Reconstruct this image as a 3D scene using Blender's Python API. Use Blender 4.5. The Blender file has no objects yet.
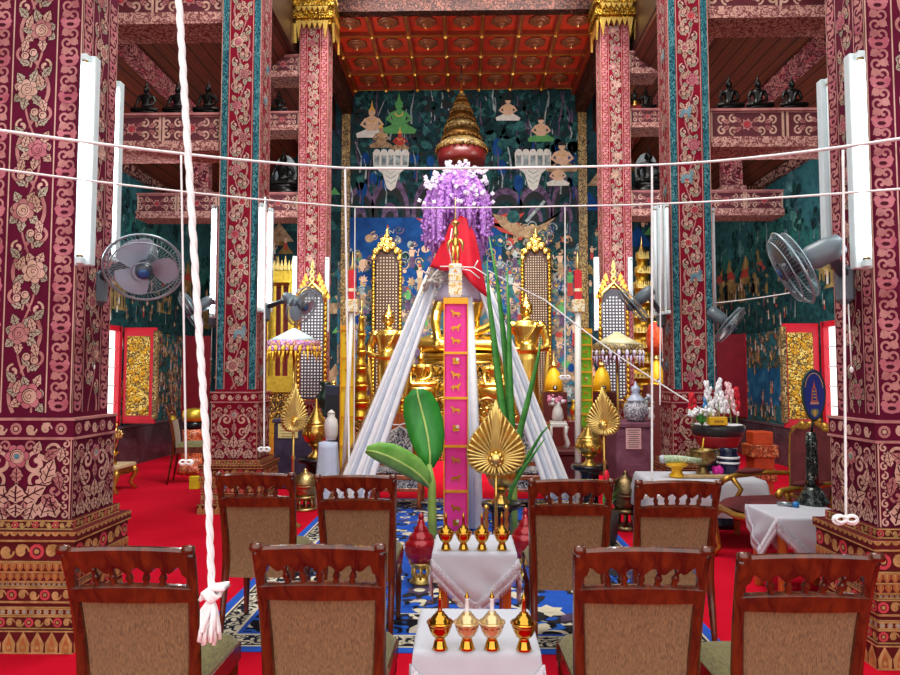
import bpy, math, random
from math import pi, sin, cos, radians, sqrt, atan2
from mathutils import Vector, Matrix
random.seed(7)
S = bpy.context.scene
COL = S.collection
V = Vector

# ------------------------------------------------------------------ camera
EYE = V((0, 0, 1.62)); FPX = 680.0
PITCH = radians(3.157); YAW = radians(1.18)
ROT = Matrix.Rotation(YAW, 3, 'Z') @ Matrix.Rotation(pi/2 + PITCH, 3, 'X')
cd = bpy.data.cameras.new('camera'); cam = bpy.data.objects.new('camera', cd); COL.objects.link(cam)
cam.location = EYE; cam.rotation_euler = (pi/2 + PITCH, 0, YAW)
cd.sensor_width = 36; cd.lens = 36*FPX/900; cd.clip_start = .05; cd.clip_end = 200
S.camera = cam
def ray(px, py): return ROT @ V(((px-450)/FPX, (337.5-py)/FPX, -1))
def at(px, py, Y):
    d = ray(px, py); return EYE + d*(Y/d.y)
def atz(px, py, z):
    d = ray(px, py); return EYE + d*((z-EYE.z)/d.z)
def sz(n, Y): return n/FPX*Y

# ------------------------------------------------------------------ materials
def lin(h):
    h = h.lstrip('#'); o = []
    for i in (0, 2, 4):
        c = int(h[i:i+2], 16)/255
        o.append(c/12.92 if c <= .04045 else ((c+.055)/1.055)**2.4)
    return (*o, 1)
MC = {}
def newmat(name):
    m = bpy.data.materials.new(name); m.use_nodes = True
    nt = m.node_tree; b = nt.nodes['Principled BSDF']
    return m, nt, b
def nd(nt, t, **k):
    n = nt.nodes.new(t)
    for a, v in k.items():
        if a.startswith('i_'):
            key = a[2:]; n.inputs[int(key) if key.isdigit() else key.replace('_', ' ')].default_value = v
        else: setattr(n, a, v)
    return n
def ramp(nt, fac, stops, interp='LINEAR'):
    r = nd(nt, 'ShaderNodeValToRGB'); r.color_ramp.interpolation = interp
    e = r.color_ramp.elements
    while len(e) < len(stops): e.new(.5)
    for i, (p, c) in enumerate(stops):
        e[i].position = p; e[i].color = lin(c) if isinstance(c, str) else c
    nt.links.new(fac, r.inputs[0]); return r.outputs[0]
def coords(nt, scale=(1, 1, 1)):
    tc = nd(nt, 'ShaderNodeTexCoord'); mp = nd(nt, 'ShaderNodeMapping'); mp.inputs['Scale'].default_value = scale
    nt.links.new(tc.outputs['Object'], mp.inputs[0]); return mp.outputs[0]
def P(name, col, rough=.5, metal=0, var=.12, vs=12, bump=0, bs=60, em=None, es=0, trans=0, coat=0, spec=.5, sss=0):
    """plain surface whose colour wanders a little"""
    if name in MC: return MC[name]
    m, nt, b = newmat(name); c = lin(col)
    co = coords(nt)
    if var:
        n = nd(nt, 'ShaderNodeTexNoise', i_Scale=vs, i_Detail=4.0); nt.links.new(co, n.inputs['Vector'])
        lo = tuple(x*(1-var) for x in c[:3])+(1,); hi = tuple(min(1, x*(1+var)) for x in c[:3])+(1,)
        nt.links.new(ramp(nt, n.outputs[0], [(.3, lo), (.7, hi)]), b.inputs['Base Color'])
    else: b.inputs['Base Color'].default_value = c
    b.inputs['Roughness'].default_value = rough; b.inputs['Metallic'].default_value = metal
    b.inputs['Specular IOR Level'].default_value = spec
    b.inputs['Transmission Weight'].default_value = trans; b.inputs['Coat Weight'].default_value = coat
    if em: b.inputs['Emission Color'].default_value = lin(em); b.inputs['Emission Strength'].default_value = es
    if bump:
        n2 = nd(nt, 'ShaderNodeTexNoise', i_Scale=bs, i_Detail=3.0); nt.links.new(co, n2.inputs['Vector'])
        bp = nd(nt, 'ShaderNodeBump', i_Strength=bump, i_Distance=.01); nt.links.new(n2.outputs[0], bp.inputs['Height'])
        nt.links.new(bp.outputs[0], b.inputs['Normal'])
    MC[name] = m; return m
def SCROLL(name, bg, fgs, scale=6, freq=5.0, rough=.55, metal=0, thr=.5, asp=(1, 1, 1), bump=0, metalmask=False):
    """dense curling ornament: distorted rings round scattered centres"""
    if name in MC: return MC[name]
    m, nt, b = newmat(name); co = coords(nt, asp)
    n = nd(nt, 'ShaderNodeTexNoise', i_Scale=scale*1.2, i_Detail=1.0); nt.links.new(co, n.inputs['Vector'])
    mx = nd(nt, 'ShaderNodeMix', data_type='VECTOR'); mx.inputs['Factor'].default_value = .06
    nt.links.new(co, mx.inputs[4]); nt.links.new(n.outputs['Color'], mx.inputs[5])
    vo = nd(nt, 'ShaderNodeTexVoronoi', i_Scale=scale); nt.links.new(mx.outputs[1], vo.inputs['Vector'])
    ml = nd(nt, 'ShaderNodeMath', operation='MULTIPLY'); ml.inputs[1].default_value = freq*6.28
    nt.links.new(vo.outputs['Distance'], ml.inputs[0])
    ad = nd(nt, 'ShaderNodeMath', operation='MULTIPLY_ADD'); ad.inputs[1].default_value = 9; nt.links.new(n.outputs[0], ad.inputs[0]); nt.links.new(ml.outputs[0], ad.inputs[2])
    sn = nd(nt, 'ShaderNodeMath', operation='SINE'); nt.links.new(ad.outputs[0], sn.inputs[0])
    mr = nd(nt, 'ShaderNodeMapRange'); mr.inputs[1].default_value = -1; mr.inputs[2].default_value = 1; nt.links.new(sn.outputs[0], mr.inputs[0])
    mask = ramp(nt, mr.outputs[0], [(thr-.08, (0, 0, 0, 1)), (thr+.08, (1, 1, 1, 1))])
    fg = ramp(nt, vo.outputs['Color'], [(i/len(fgs), c) for i, c in enumerate(fgs)], 'CONSTANT')
    mc = nd(nt, 'ShaderNodeMix', data_type='RGBA'); mc.inputs[6].default_value = lin(bg)
    nt.links.new(mask, mc.inputs[0]); nt.links.new(fg, mc.inputs[7]); nt.links.new(mc.outputs[2], b.inputs['Base Color'])
    b.inputs['Roughness'].default_value = rough; b.inputs['Metallic'].default_value = metal
    b.inputs['Specular IOR Level'].default_value = .5 if rough < .5 else .12
    if metalmask: nt.links.new(mask, b.inputs['Metallic'])
    if bump:
        bp = nd(nt, 'ShaderNodeBump', i_Strength=bump, i_Distance=.02); nt.links.new(mr.outputs[0], bp.inputs['Height']); nt.links.new(bp.outputs[0], b.inputs['Normal'])
    MC[name] = m; return m
def WOOD(name, c1, c2, rough=.25, sc=(8, 8, 1.2), coat=.3):
    if name in MC: return MC[name]
    m, nt, b = newmat(name); co = coords(nt, sc)
    n = nd(nt, 'ShaderNodeTexNoise', i_Scale=3.0, i_Detail=6.0, i_Distortion=1.2); nt.links.new(co, n.inputs['Vector'])
    nt.links.new(ramp(nt, n.outputs[0], [(.3, c1), (.7, c2)]), b.inputs['Base Color'])
    b.inputs['Roughness'].default_value = rough; b.inputs['Coat Weight'].default_value = coat
    MC[name] = m; return m
def NOISY(name, stops, scale=3, detail=8, rough=.7, dist=.6, asp=(1, 1, 1), metal=0, bump=0):
    if name in MC: return MC[name]
    m, nt, b = newmat(name); co = coords(nt, asp)
    n = nd(nt, 'ShaderNodeTexNoise', i_Scale=scale, i_Detail=detail, i_Roughness=.65, i_Distortion=dist); nt.links.new(co, n.inputs['Vector'])
    nt.links.new(ramp(nt, n.outputs[0], stops), b.inputs['Base Color']); b.inputs['Specular IOR Level'].default_value = .5 if rough < .5 else .12
    b.inputs['Roughness'].default_value = rough; b.inputs['Metallic'].default_value = metal
    if bump:
        bp = nd(nt, 'ShaderNodeBump', i_Strength=bump, i_Distance=.02); nt.links.new(n.outputs[0], bp.inputs['Height']); nt.links.new(bp.outputs[0], b.inputs['Normal'])
    MC[name] = m; return m
def WEAVE(name, c1, c2, f=(260, 40, 70), rough=.85):
    if name in MC: return MC[name]
    m, nt, b = newmat(name); co = coords(nt, f)
    n = nd(nt, 'ShaderNodeTexNoise', i_Scale=1.0, i_Detail=3.0); nt.links.new(co, n.inputs['Vector'])
    nt.links.new(ramp(nt, n.outputs[0], [(.35, c1), (.65, c2)]), b.inputs['Base Color'])
    b.inputs['Roughness'].default_value = rough; b.inputs['Sheen Weight'].default_value = .2
    bp = nd(nt, 'ShaderNodeBump', i_Strength=.3, i_Distance=.003); nt.links.new(n.outputs[0], bp.inputs['Height']); nt.links.new(bp.outputs[0], b.inputs['Normal'])
    MC[name] = m; return m
def GLOW(name, col, st):
    if name in MC: return MC[name]
    m, nt, b = newmat(name); b.inputs['Base Color'].default_value = lin(col)
    b.inputs['Emission Color'].default_value = lin(col); b.inputs['Emission Strength'].default_value = st
    MC[name] = m; return m

GOLD = P('gold', '#ecc264', .28, 1, .15, 20, .15, 40)
GOLDR = P('rough_gold', '#c99a35', .42, 1, .25, 30, .6, 50)
GOLDY = P('pale_gold', '#e8c878', .35, 1, .12, 25, .3, 60)
BRASS = P('brass', '#cf9a3a', .12, 1, .08, 8)
OLDBRASS = P('old_brass', '#9b8352', .35, 1, .3, 30, .4, 60)
WHITE = P('white_cloth', '#bfc0c9', .8, 0, .04, 8)
WHITEP = P('white_paint', '#e6e6e6', .4, 0, .04, 8)
THREAD = P('white_thread', '#f6f6f6', .8, 0, .03, 30)
BLACK = P('black_lacquer', '#141318', .25, 0, .2, 8)
RED = P('red_paint', '#c40f22', .45, 0, .1, 8)
REDCLOTH = P('red_cloth', '#e01030', .7, 0, .12, 8)
CHAIRW = WOOD('chair_wood', '#34130a', '#6d2f12', .2, (6, 6, 1.5), .5)
ORW = WOOD('orange_wood', '#9a4418', '#c2662c', .25, (6, 6, 1.5), .4)
MAROON = P('maroon_paint', '#5a0a2a', .7, 0, .15, 5, spec=.12)
MAROONB = P('bright_maroon_paint', '#7a0a24', .7, 0, .15, 5, spec=.12)
O_LT = NOISY('ornament_light', [(.35, '#b08e78'), (.6, '#d0a698')], 5, 6)
O_PK = NOISY('ornament_pink', [(.35, '#96585a'), (.6, '#ba817c')], 5, 6)
O_GR = NOISY('ornament_grey', [(.35, '#8f8672'), (.6, '#b9ab98')], 5, 6)
O_RS = NOISY('ornament_rose', [(.35, '#a0505e'), (.6, '#be747c')], 5, 6)
O_DK = P('ornament_line', '#46141f', .7, 0, .1, spec=.1)
O_RD = P('ornament_red', '#c23a45', .6, 0, .12)
O_BL = NOISY('ornament_blue', [(.35, '#3e6577'), (.6, '#7d9aa2')], 6, 6)
TEAL = SCROLL('teal_band', '#123c48', ['#3f7c84', '#316c78', '#568c90'], 26, 2.2, thr=.45, asp=(1, 1, .6))

# ------------------------------------------------------------------ mesh builder
class MB:
    def __init__(s): s.v = []; s.f = []; s.m = []; s.sm = []; s.mats = []; s.X = None
    def mi(s, M):
        if M not in s.mats: s.mats.append(M)
        return s.mats.index(M)
    def add(s, vs, fs, M, smooth=False):
        k = len(s.v); i = s.mi(M)
        s.v += [tuple(s.X @ V(p)) for p in vs] if s.X else [tuple(p) for p in vs]
        for f in fs: s.f.append([k+j for j in f]); s.m.append(i); s.sm.append(smooth)
        return s
    def box(s, a, b, M, bev=0):
        x0, y0, z0 = a; x1, y1, z1 = b
        if bev:
            e = bev; pr = [(x0+e, y0), (x1-e, y0), (x1, y0+e), (x1, y1-e), (x1-e, y1), (x0+e, y1), (x0, y1-e), (x0, y0+e)]
            cx, cy = (x0+x1)/2, (y0+y1)/2; ins = [(x+(e if x < cx else -e), y+(e if y < cy else -e)) for x, y in pr]
            vs = []
            for q, z in ((ins, z0), (pr, z0+e), (pr, z1-e), (ins, z1)): vs += [(x, y, z) for x, y in q]
            fs = [[7, 6, 5, 4, 3, 2, 1, 0], list(range(24, 32))]
            for r in range(3):
                for j in range(8): fs.append([r*8+j, r*8+(j+1) % 8, (r+1)*8+(j+1) % 8, (r+1)*8+j])
            return s.add(vs, fs, M)
        vs = [(x0, y0, z0), (x1, y0, z0), (x1, y1, z0), (x0, y1, z0), (x0, y0, z1), (x1, y0, z1), (x1, y1, z1), (x0, y1, z1)]
        return s.add(vs, [[3, 2, 1, 0], [4, 5, 6, 7], [0, 1, 5, 4], [1, 2, 6, 5], [2, 3, 7, 6], [3, 0, 4, 7]], M)
    def cbox(s, c, d, M, bev=0):
        return s.box([c[i]-d[i]/2 for i in range(3)], [c[i]+d[i]/2 for i in range(3)], M, bev)
    def lathe(s, prof, M, c=(0, 0, 0), n=20, smooth=True, rib=None, axis='Z', sq=None):
        vs = []; fs = []; c = V(c)
        for r, z in prof:
            for j in range(n):
                a = 2*pi*j/n + (pi/n if n == 4 else 0); rr = r*(1+rib*(1 if j % 2 else -1)) if rib else r
                if n == 4: rr *= sqrt(2)
                x, y = rr*cos(a), rr*sin(a)
                if sq: x *= sq[0]; y *= sq[1]
                p = V((x, y, z))
                if axis == 'Y': p = V((x, z, y))
                if axis == 'X': p = V((z, x, y))
                vs.append(c+p)
        for i in range(len(prof)-1):
            for j in range(n): fs.append([i*n+j, i*n+(j+1) % n, (i+1)*n+(j+1) % n, (i+1)*n+j])
        fs.append(list(range(n))[::-1]); fs.append([(len(prof)-1)*n+j for j in range(n)])
        return s.add(vs, fs, M, smooth)
    def tube(s, pts, r, M, n=8, closed=False, smooth=True, flat=1.0):
        pts = [V(p) for p in pts]; k = len(pts); rs = r if isinstance(r, (list, tuple)) else [r]*k
        vs = []; fs = []; up = None
        for i, p in enumerate(pts):
            if closed: t = pts[(i+1) % k]-pts[i-1]
            else: t = pts[min(i+1, k-1)]-pts[max(i-1, 0)]
            if t.length < 1e-9: t = V((0, 0, 1))
            t.normalize()
            if up is None: up = V((0, 0, 1)) if abs(t.z) < .9 else V((0, 1, 0))
            a = t.cross(up)
            if a.length < 1e-6: a = t.orthogonal()
            a.normalize(); bb = a.cross(t).normalized(); up = bb
            for j in range(n):
                th = 2*pi*j/n; vs.append(p+a*cos(th)*rs[i]+bb*sin(th)*rs[i]*flat)
        for i in range(k if closed else k-1):
            q = (i+1) % k
            for j in range(n): fs.append([i*n+j, i*n+(j+1) % n, q*n+(j+1) % n, q*n+j])
        if not closed: fs.append(list(range(n))[::-1]); fs.append([(k-1)*n+j for j in range(n)])
        return s.add(vs, fs, M, smooth)
    def ell(s, c, r, M, nu=12, nv=8, rot=None):
        c = V(c); r = (r,)*3 if not isinstance(r, (tuple, list)) else r
        vs = []; fs = []
        for i in range(nv+1):
            ph = -pi/2+pi*i/nv
            for j in range(nu):
                p = V((r[0]*cos(ph)*cos(2*pi*j/nu), r[1]*cos(ph)*sin(2*pi*j/nu), r[2]*sin(ph)))
                if rot: p = rot @ p
                vs.append(c+p)
        for i in range(nv):
            for j in range(nu): fs.append([i*nu+j, i*nu+(j+1) % nu, (i+1)*nu+(j+1) % nu, (i+1)*nu+j])
        return s.add(vs, fs, M, True)
    def prism(s, poly, o, u, v, th, M, smooth=False):
        """poly in the plane o+u,v pushed th along u x v"""
        o, u, v = V(o), V(u), V(v); n = u.cross(v).normalized(); k = len(poly)
        vs = [o+u*x+v*y for x, y in poly]+[o+u*x+v*y+n*th for x, y in poly]
        fs = [list(range(k))[::-1], [k+j for j in range(k)]]+[[j, (j+1) % k, k+(j+1) % k, k+j] for j in range(k)]
        return s.add(vs, fs, M, smooth)
    def grid(s, fn, nu, nv, M, smooth=True, th=0):
        vs = [fn(i/nu, j/nv) for i in range(nu+1) for j in range(nv+1)]
        fs = [[i*(nv+1)+j, (i+1)*(nv+1)+j, (i+1)*(nv+1)+j+1, i*(nv+1)+j+1] for i in range(nu) for j in range(nv)]
        return s.add(vs, fs, M, smooth)
    # painted ornament: frame on a face
    def frame(s, o, u, v, n): s.o, s.u, s.w, s.n = V(o), V(u), V(v), V(n); return s
    def pl(s, pts, M, L=1):
        return s.add([s.o+s.u*x+s.w*y+s.n*(.0006*L+.0004) for x, y in pts], [list(range(len(pts)))], M)
    def rib(s, path, w, M, L=1):
        k = len(path); ws = w if isinstance(w, (list, tuple)) else [w]*k; A = []; B = []
        for i in range(k):
            a = path[max(i-1, 0)]; b = path[min(i+1, k-1)]; dx, dy = b[0]-a[0], b[1]-a[1]; l = sqrt(dx*dx+dy*dy) or 1
            nx, ny = -dy/l*ws[i]/2, dx/l*ws[i]/2; A.append((path[i][0]+nx, path[i][1]+ny)); B.append((path[i][0]-nx, path[i][1]-ny))
        vs = [s.o+s.u*x+s.w*y+s.n*(.0006*L+.0004) for x, y in A+B]
        return s.add(vs, [[i, i+1, k+i+1, k+i] for i in range(k-1)], M)
    def build(s, name, parent=None, loc=None, org=None, rotz=0, mods=None):
        me = bpy.data.meshes.new(name)
        vs = s.v
        if org is not None: vs = [(x-org[0], y-org[1], z-org[2]) for x, y, z in vs]
        me.from_pydata(vs, [], s.f)
        for M in s.mats: me.materials.append(M)
        me.polygons.foreach_set('material_index', s.m); me.polygons.foreach_set('use_smooth', s.sm)
        me.update()
        o = bpy.data.objects.new(name, me); COL.objects.link(o)
        if parent: o.parent = parent
        if loc is not None: o.location = loc
        if rotz: o.rotation_euler = (0, 0, rotz)
        return o
def tag(o, label, cat, group=None, kind=None):
    o['label'] = label; o['category'] = cat
    if group: o['group'] = group
    if kind: o['kind'] = kind
    return o
def thing(name, label, cat, loc=(0, 0, 0), rotz=0, group=None):
    o = bpy.data.objects.new(name, None); COL.objects.link(o); o.empty_display_size = .1
    o.location = loc; o.rotation_euler = (0, 0, rotz); return tag(o, label, cat, group)
def struct(name, mb, **k):
    o = mb.build(name, **k); o['kind'] = 'structure'; return o
def kids(o): return [c for c in COL.objects if c.parent == o]
def dup(o, loc, rotz=None, label=None, scale=None):
    tree = {}
    for c in COL.objects:
        if c.parent: tree.setdefault(c.parent, []).append(c)
    r = o.copy(); COL.objects.link(r); r.location = loc
    if rotz is not None: r.rotation_euler = (0, 0, rotz)
    if label: r['label'] = label
    if scale: r.scale = scale if isinstance(scale, tuple) else (scale,)*3
    for ch in tree.get(o, []):
        c = ch.copy(); COL.objects.link(c); c.parent = r
        for g in tree.get(ch, []):
            d = g.copy(); COL.objects.link(d); d.parent = c
    return r

# ------------------------------------------------------------------ ornament vocabulary
def arc(cx, cy, r, a0, a1, n=12): return [(cx+r*cos(a0+(a1-a0)*i/n), cy+r*sin(a0+(a1-a0)*i/n)) for i in range(n+1)]
def circle(cx, cy, r, n=12, ry=None): return [(cx+r*cos(2*pi*i/n), cy+(ry or r)*sin(2*pi*i/n)) for i in range(n)]
def spiral(cx, cy, r, a0, turns, n=18):
    return [(cx+r*(1-.72*i/n)*cos(a0+2*pi*turns*i/n), cy+r*(1-.72*i/n)*sin(a0+2*pi*turns*i/n)) for i in range(n+1)]
def curl(mb, cx, cy, r, a0, d, M, L=2, w=.32):
    p = spiral(cx, cy, r, a0, d*.95); k = len(p)
    L = L+random.random()*.4; mb.rib(p, [r*w*(.75+.45*i/k) for i in range(k)], M, L); q = p[-1]; mb.pl(circle(q[0], q[1], r*.27, 8), M, L+1)
def leaf(mb, x, y, a, l, w, M, L=2, vein=True):
    ca, sa = cos(a), sin(a); L = L+random.random()*.4
    sh = [(0, 0), (.18, .34), (.3, .3), (.42, .5), (.55, .36), (.72, .3), (1, 0), (.72, -.3), (.55, -.36), (.42, -.5), (.3, -.3), (.18, -.34)]
    tr = lambda p, q: (x+(p*ca*l-q*sa*w), y+(p*sa*l+q*ca*w))
    if vein: mb.pl([tr(p*1.12-.04, q*1.22) for p, q in sh], O_DK, L-.5)
    mb.pl([tr(*p) for p in sh], M, L)
    if vein:
        mb.rib([tr(.08, 0), tr(.5, .03), tr(.9, 0)], w*.08, O_DK, L+1)
        for q in (-1, 1): mb.rib([tr(.25, 0), tr(.42, .34*q)], w*.05, O_DK, L+1); mb.rib([tr(.5, 0), tr(.66, .24*q)], w*.05, O_DK, L+1)
def rose(mb, x, y, r, M1, M2, L=3, n=6):
    a0 = random.random()
    for i in range(n):
        a = a0+2*pi*i/n; c = (x+r*.62*cos(a), y+r*.62*sin(a))
        mb.pl(circle(*c, r*.44, 9), O_DK, L+2*(i % 2)); mb.pl(circle(*c, r*.39, 9), M1, L+1+2*(i % 2))
    mb.pl(circle(x, y, r*.62, 12), O_DK, L+4); mb.pl(circle(x+r*.03, y-r*.02, r*.57, 12), M2, L+5)
    mb.rib(arc(x, y, r*.42, a0*6, a0*6+4, 10), r*.06, O_DK, L+6); mb.rib(spiral(x, y, r*.26, a0*6+2, 1.0, 10), r*.06, O_DK, L+6)
def starf(mb, x, y, r, M1, M2, L=3, n=7):
    a0 = random.random()
    for k, M, e in ((1.1, O_DK, 0), (1, M1, 1)):
        pts = []
        for i in range(2*n): a = a0+pi*i/n; q = r*k if i % 2 == 0 else r*.62*k; pts.append((x+q*cos(a), y+q*sin(a)))
        mb.pl(pts, M, L+e)
    mb.pl(circle(x, y, r*.5, 12), O_DK, L+2); mb.pl(circle(x, y, r*.42, 12), M2, L+3); mb.rib(arc(x, y, r*.28, 0, 5, 10), r*.06, O_DK, L+4); mb.pl(circle(x, y, r*.12, 8), O_DK, L+4)
def vine(mb, w, h, period, pal, ph=0, star=False):
    """flowering vine climbing a panel of width w, height h, origin bottom centre"""
    LT, PK, GR, RS = pal; A = w*.36; n = int(h/period*22)
    off = ph/(2*pi)*period
    X = lambda y: A*sin(2*pi*(y+off)/period)
    path = [(X(h*i/n), h*i/n) for i in range(n+1)]
    mb.rib(path, w*.13, O_DK, 1); mb.rib(path, w*.09, PK, 2)
    path = [(-.55*X(h*i/n+.1*period), h*i/n) for i in range(n+1)]; mb.rib(path, w*.05, PK, 1.5)
    k = 0; y = period*.25-off
    while y < h+period:
        sgn = 1 if X(y) > 0 else -1
        inside = lambda yy, m: m < yy < h-m
        x = -sgn*w*.15; r = w*random.uniform(.25, .31)
        if inside(y, r*1.25):
            for q in range(7):
                a = random.uniform(0, .4)+q*2*pi/7
                lx, ly = x+r*.75*cos(a), y+r*.75*sin(a); l = w*random.uniform(.26, .36)
                ex = lx+l*cos(a)
                if abs(ex) > w*.48: l *= max(.35, (w*.48-abs(lx))/max(.02, abs(ex)-abs(lx)))
                if inside(ly+l*sin(a), 0): leaf(mb, lx, ly, a, l, w*.24, GR if random.random() < .55 else LT, 3)
            (starf if star and random.random() < .7 else rose)(mb, x, y, r, random.choice([LT, PK, RS, LT]), random.choice([PK, RS, O_RD] if star else [LT, PK, RS]), 8)
            if star and random.random() < .18:
                mb.pl([(x-r, y-r), (x-r*.9, y+r*.2), (x-r*.4, y+r*.5), (x+r*.3, y+r*.4), (x+r*.5, y+r*1.1), (x+r, y+r*.9), (x+r*.8, y-r*.1), (x+r*.7, y-r), (x+r*.3, y-r*.9), (x+r*.2, y-r*.3), (x-r*.4, y-r*.3), (x-r*.6, y-r)], O_BL, 20)
        for dy, rr, M in ((period*.2, .16, LT), (-period*.19, .2, PK)):
            if inside(y+dy, w*.22): mb.pl(circle(sgn*w*.27, y+dy, w*rr*1.12, 12), O_DK if 0 else MAROON, 2.5); curl(mb, sgn*w*.27, y+dy, w*rr, pi/2*(1 if dy > 0 else -1), -sgn*(1 if dy > 0 else -1), M, 4, .42)
        for dy in (.11, -.08, .02):
            yy = y+dy*period
            if inside(yy, w*.28): leaf(mb, sgn*w*.2, yy, (pi/2 if dy > 0 else -pi/2)-sgn*.75*(1 if dy > .05 else -.4), w*.34, w*.22, GR if dy > .05 else LT, 5)
        if inside(y+period*.3, w*.3):
            bx, by = -sgn*w*.24, y+period*.27
            for q, (ex, ey) in enumerate(((0, .05), (sgn*.2, .13))):
                cx_, cy_ = bx+ex*w, by+ey*w
                mb.rib([(bx*.4, by-period*.08), (cx_, cy_)], w*.035, LT, 2); mb.pl(circle(cx_, cy_, w*.115, 10), O_DK, 6); mb.pl(circle(cx_, cy_, w*.095, 10), LT, 7); mb.rib(arc(cx_, cy_, w*.05, .5, 4, 6), w*.02, O_DK, 8)
            leaf(mb, bx*.5, by-period*.06, pi/2+sgn*1.1, w*.3, w*.2, GR, 4); leaf(mb, bx*.5, by-period*.03, pi/2-sgn*.8, w*.28, w*.18, GR, 4)
        y += period/2; k += 1
def band(mb, w, h, step, M1, M2):
    """narrow border of scrolling leaves, origin bottom centre, runs up"""
    y = step*.5; k = 0
    while y < h-step*.4:
        sg = 1 if k % 2 else -1
        if k % 4 == 0:
            mb.pl(circle(0, y, w*.42, 8, step*.42), M2, 2); mb.pl(circle(0, y, w*.2, 6, step*.18), O_DK, 3)
            for s2 in (-1, 1): mb.pl(circle(s2*w*.3, y+step*.3, w*.17, 6), M2, 3)
        else:
            curl(mb, sg*w*.12, y, min(w*.36, step*.5), -pi/2, sg, M1, 2, .4)
            leaf(mb, -sg*w*.1, y-step*.2, pi/2+sg*.5, step*.75, w*.5, M1, 2, False)
        y += step*.8; k += 1
def hband(mb, w, h, step, M1, M2, alt=0):
    """frieze along x, origin bottom left"""
    x = step*.5; k = 0
    while x < w-step*.3:
        if alt == 0:
            if k % 3 == 0: mb.pl(circle(x, h/2, h*.36, 10), M2, 2); mb.pl(circle(x, h/2, h*.2, 8), O_DK, 3); mb.pl(circle(x, h/2, h*.13, 8), M1, 4)
            else: curl(mb, x, h/2, h*.36, 0, 1 if k % 2 else -1, M1, 2, .36); leaf(mb, x-step*.3, h*.5, .6 if k % 2 else -.6, step*.7, h*.5, M1, 2, False)
        elif alt == 1:  # lotus petals
            mb.pl([(x-step*.42, h*.95), (x-step*.45, h*.5), (x, h*.04), (x+step*.45, h*.5), (x+step*.42, h*.95)], M1, 2)
            mb.pl([(x-step*.2, h*.9), (x, h*.25), (x+step*.2, h*.9)], M2, 3)
        elif alt == 2:  # bead roundels
            mb.pl(circle(x, h/2, h*.38, 10), M1, 2); mb.pl(circle(x, h/2, h*.22, 8), M2, 3); mb.pl(circle(x, h/2, h*.09, 6), O_LT, 4)
        elif alt == 3:  # flames up
            mb.pl([(x-step*.42, h*.05), (x-step*.46, h*.45), (x, h*.97), (x+step*.46, h*.45), (x+step*.42, h*.05)], M1, 2)
            mb.pl([(x-step*.22, h*.1), (x-step*.2, h*.4), (x, h*.75), (x+step*.2, h*.4), (x+step*.22, h*.1)], M2, 3)
            mb.pl(circle(x, h*.28, h*.1, 6), M1, 4)
        elif alt == 4:  # scalloped drops
            mb.pl(arc(x, h*.95, min(step*.45, h*.85), pi, 2*pi, 8), M1, 2); mb.pl(arc(x, h*.95, min(step*.22, h*.4), pi, 2*pi, 6), M2, 3)
        x += step; k += 1
def damask(mb, w, h, M1, M2, M3):
    """mirrored scroll medallion filling w x h, origin bottom centre"""
    for s in (-1, 1):
        def C(x, y, r, a, d, M, L=4): curl(mb, s*x*w, y*h, r*w, a if s > 0 else pi-a, d*s, M, L, .42)
        def LF(x, y, a, l, q, M, L=6): leaf(mb, s*x*w, y*h, a if s > 0 else pi-a, l*w, q*w, M, L)
        pt = [(s*x*w, y*h) for x, y in ((0, .28), (.1, .32), (.24, .38), (.36, .48), (.4, .62), (.34, .74), (.22, .8))]
        mb.rib(pt, w*.085, O_DK, 1); mb.rib(pt, w*.055, M1, 2)
        C(.2, .7, .12, pi/2, 1, M1); C(.22, .5, .1, -pi/2, -1, M1); C(.41, .36, .075, pi/2, -1, M2); C(.4, .86, .085, pi, -1, M1); C(.13, .92, .06, 0, 1, M2)
        LF(.06, .24, .5, .3, .2, M1); LF(.3, .45, 1.2, .28, .18, M1); LF(.28, .3, -.7, .24, .17, M2); LF(.3, .76, .6, .18, .13, M2); LF(.2, .82, 1.3, .14, .11, M1)
        LF(.44, .02, 1.9, .26, .2, M1); LF(.27, .02, 1.2, .24, .18, M1); LF(.1, .02, 1.7, .17, .15, M2); LF(.2, .22, -1.9, .26, .18, M1); LF(.44, .6, -1.4, .2, .12, M2); LF(.46, .72, 1.4, .16, .1, M1)
    mb.rib([(0, h*.08), (0, h*.7)], w*.035, M1, 5); leaf(mb, 0, h*.2, pi/2, h*.24, w*.24, M1, 8); leaf(mb, 0, h*.19, -pi/2, h*.17, w*.22, M1, 8)
    leaf(mb, 0, h*.46, pi/2, h*.2, w*.15, M2, 7); rose(mb, 0, h*.79, w*.13, M3, M1, 9); mb.pl(circle(0, h*.79, w*.035, 6), O_BL, 18)
# ------------------------------------------------------------------ the shell
XL, XR, YB, ZW = -6.0, 5.75, 16.1, 5.35
WINS = {-1: [(10.55, 11.72), (14.42, 15.4)], 1: [(9.85, 10.98), (14.02, 15.0)]}
def carpet_mat():
    m, nt, b = newmat('red_carpet'); co = coords(nt)
    n = nd(nt, 'ShaderNodeTexNoise', i_Scale=1.3, i_Detail=5.0); n2 = nd(nt, 'ShaderNodeTexNoise', i_Scale=220.0)
    for q in (n, n2): nt.links.new(co, q.inputs['Vector'])
    nt.links.new(ramp(nt, n.outputs[0], [(.3, '#b4001c'), (.7, '#cc0a2a')]), b.inputs['Base Color'])
    b.inputs['Roughness'].default_value = .95; b.inputs['Specular IOR Level'].default_value = .1
    bp = nd(nt, 'ShaderNodeBump', i_Strength=.4, i_Distance=.004); nt.links.new(n2.outputs[0], bp.inputs['Height']); nt.links.new(bp.outputs[0], b.inputs['Normal'])
    return m
struct('floor', MB().box((-6.4, -2.5, -.1), (6.2, 16.5, 0), carpet_mat()))

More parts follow.
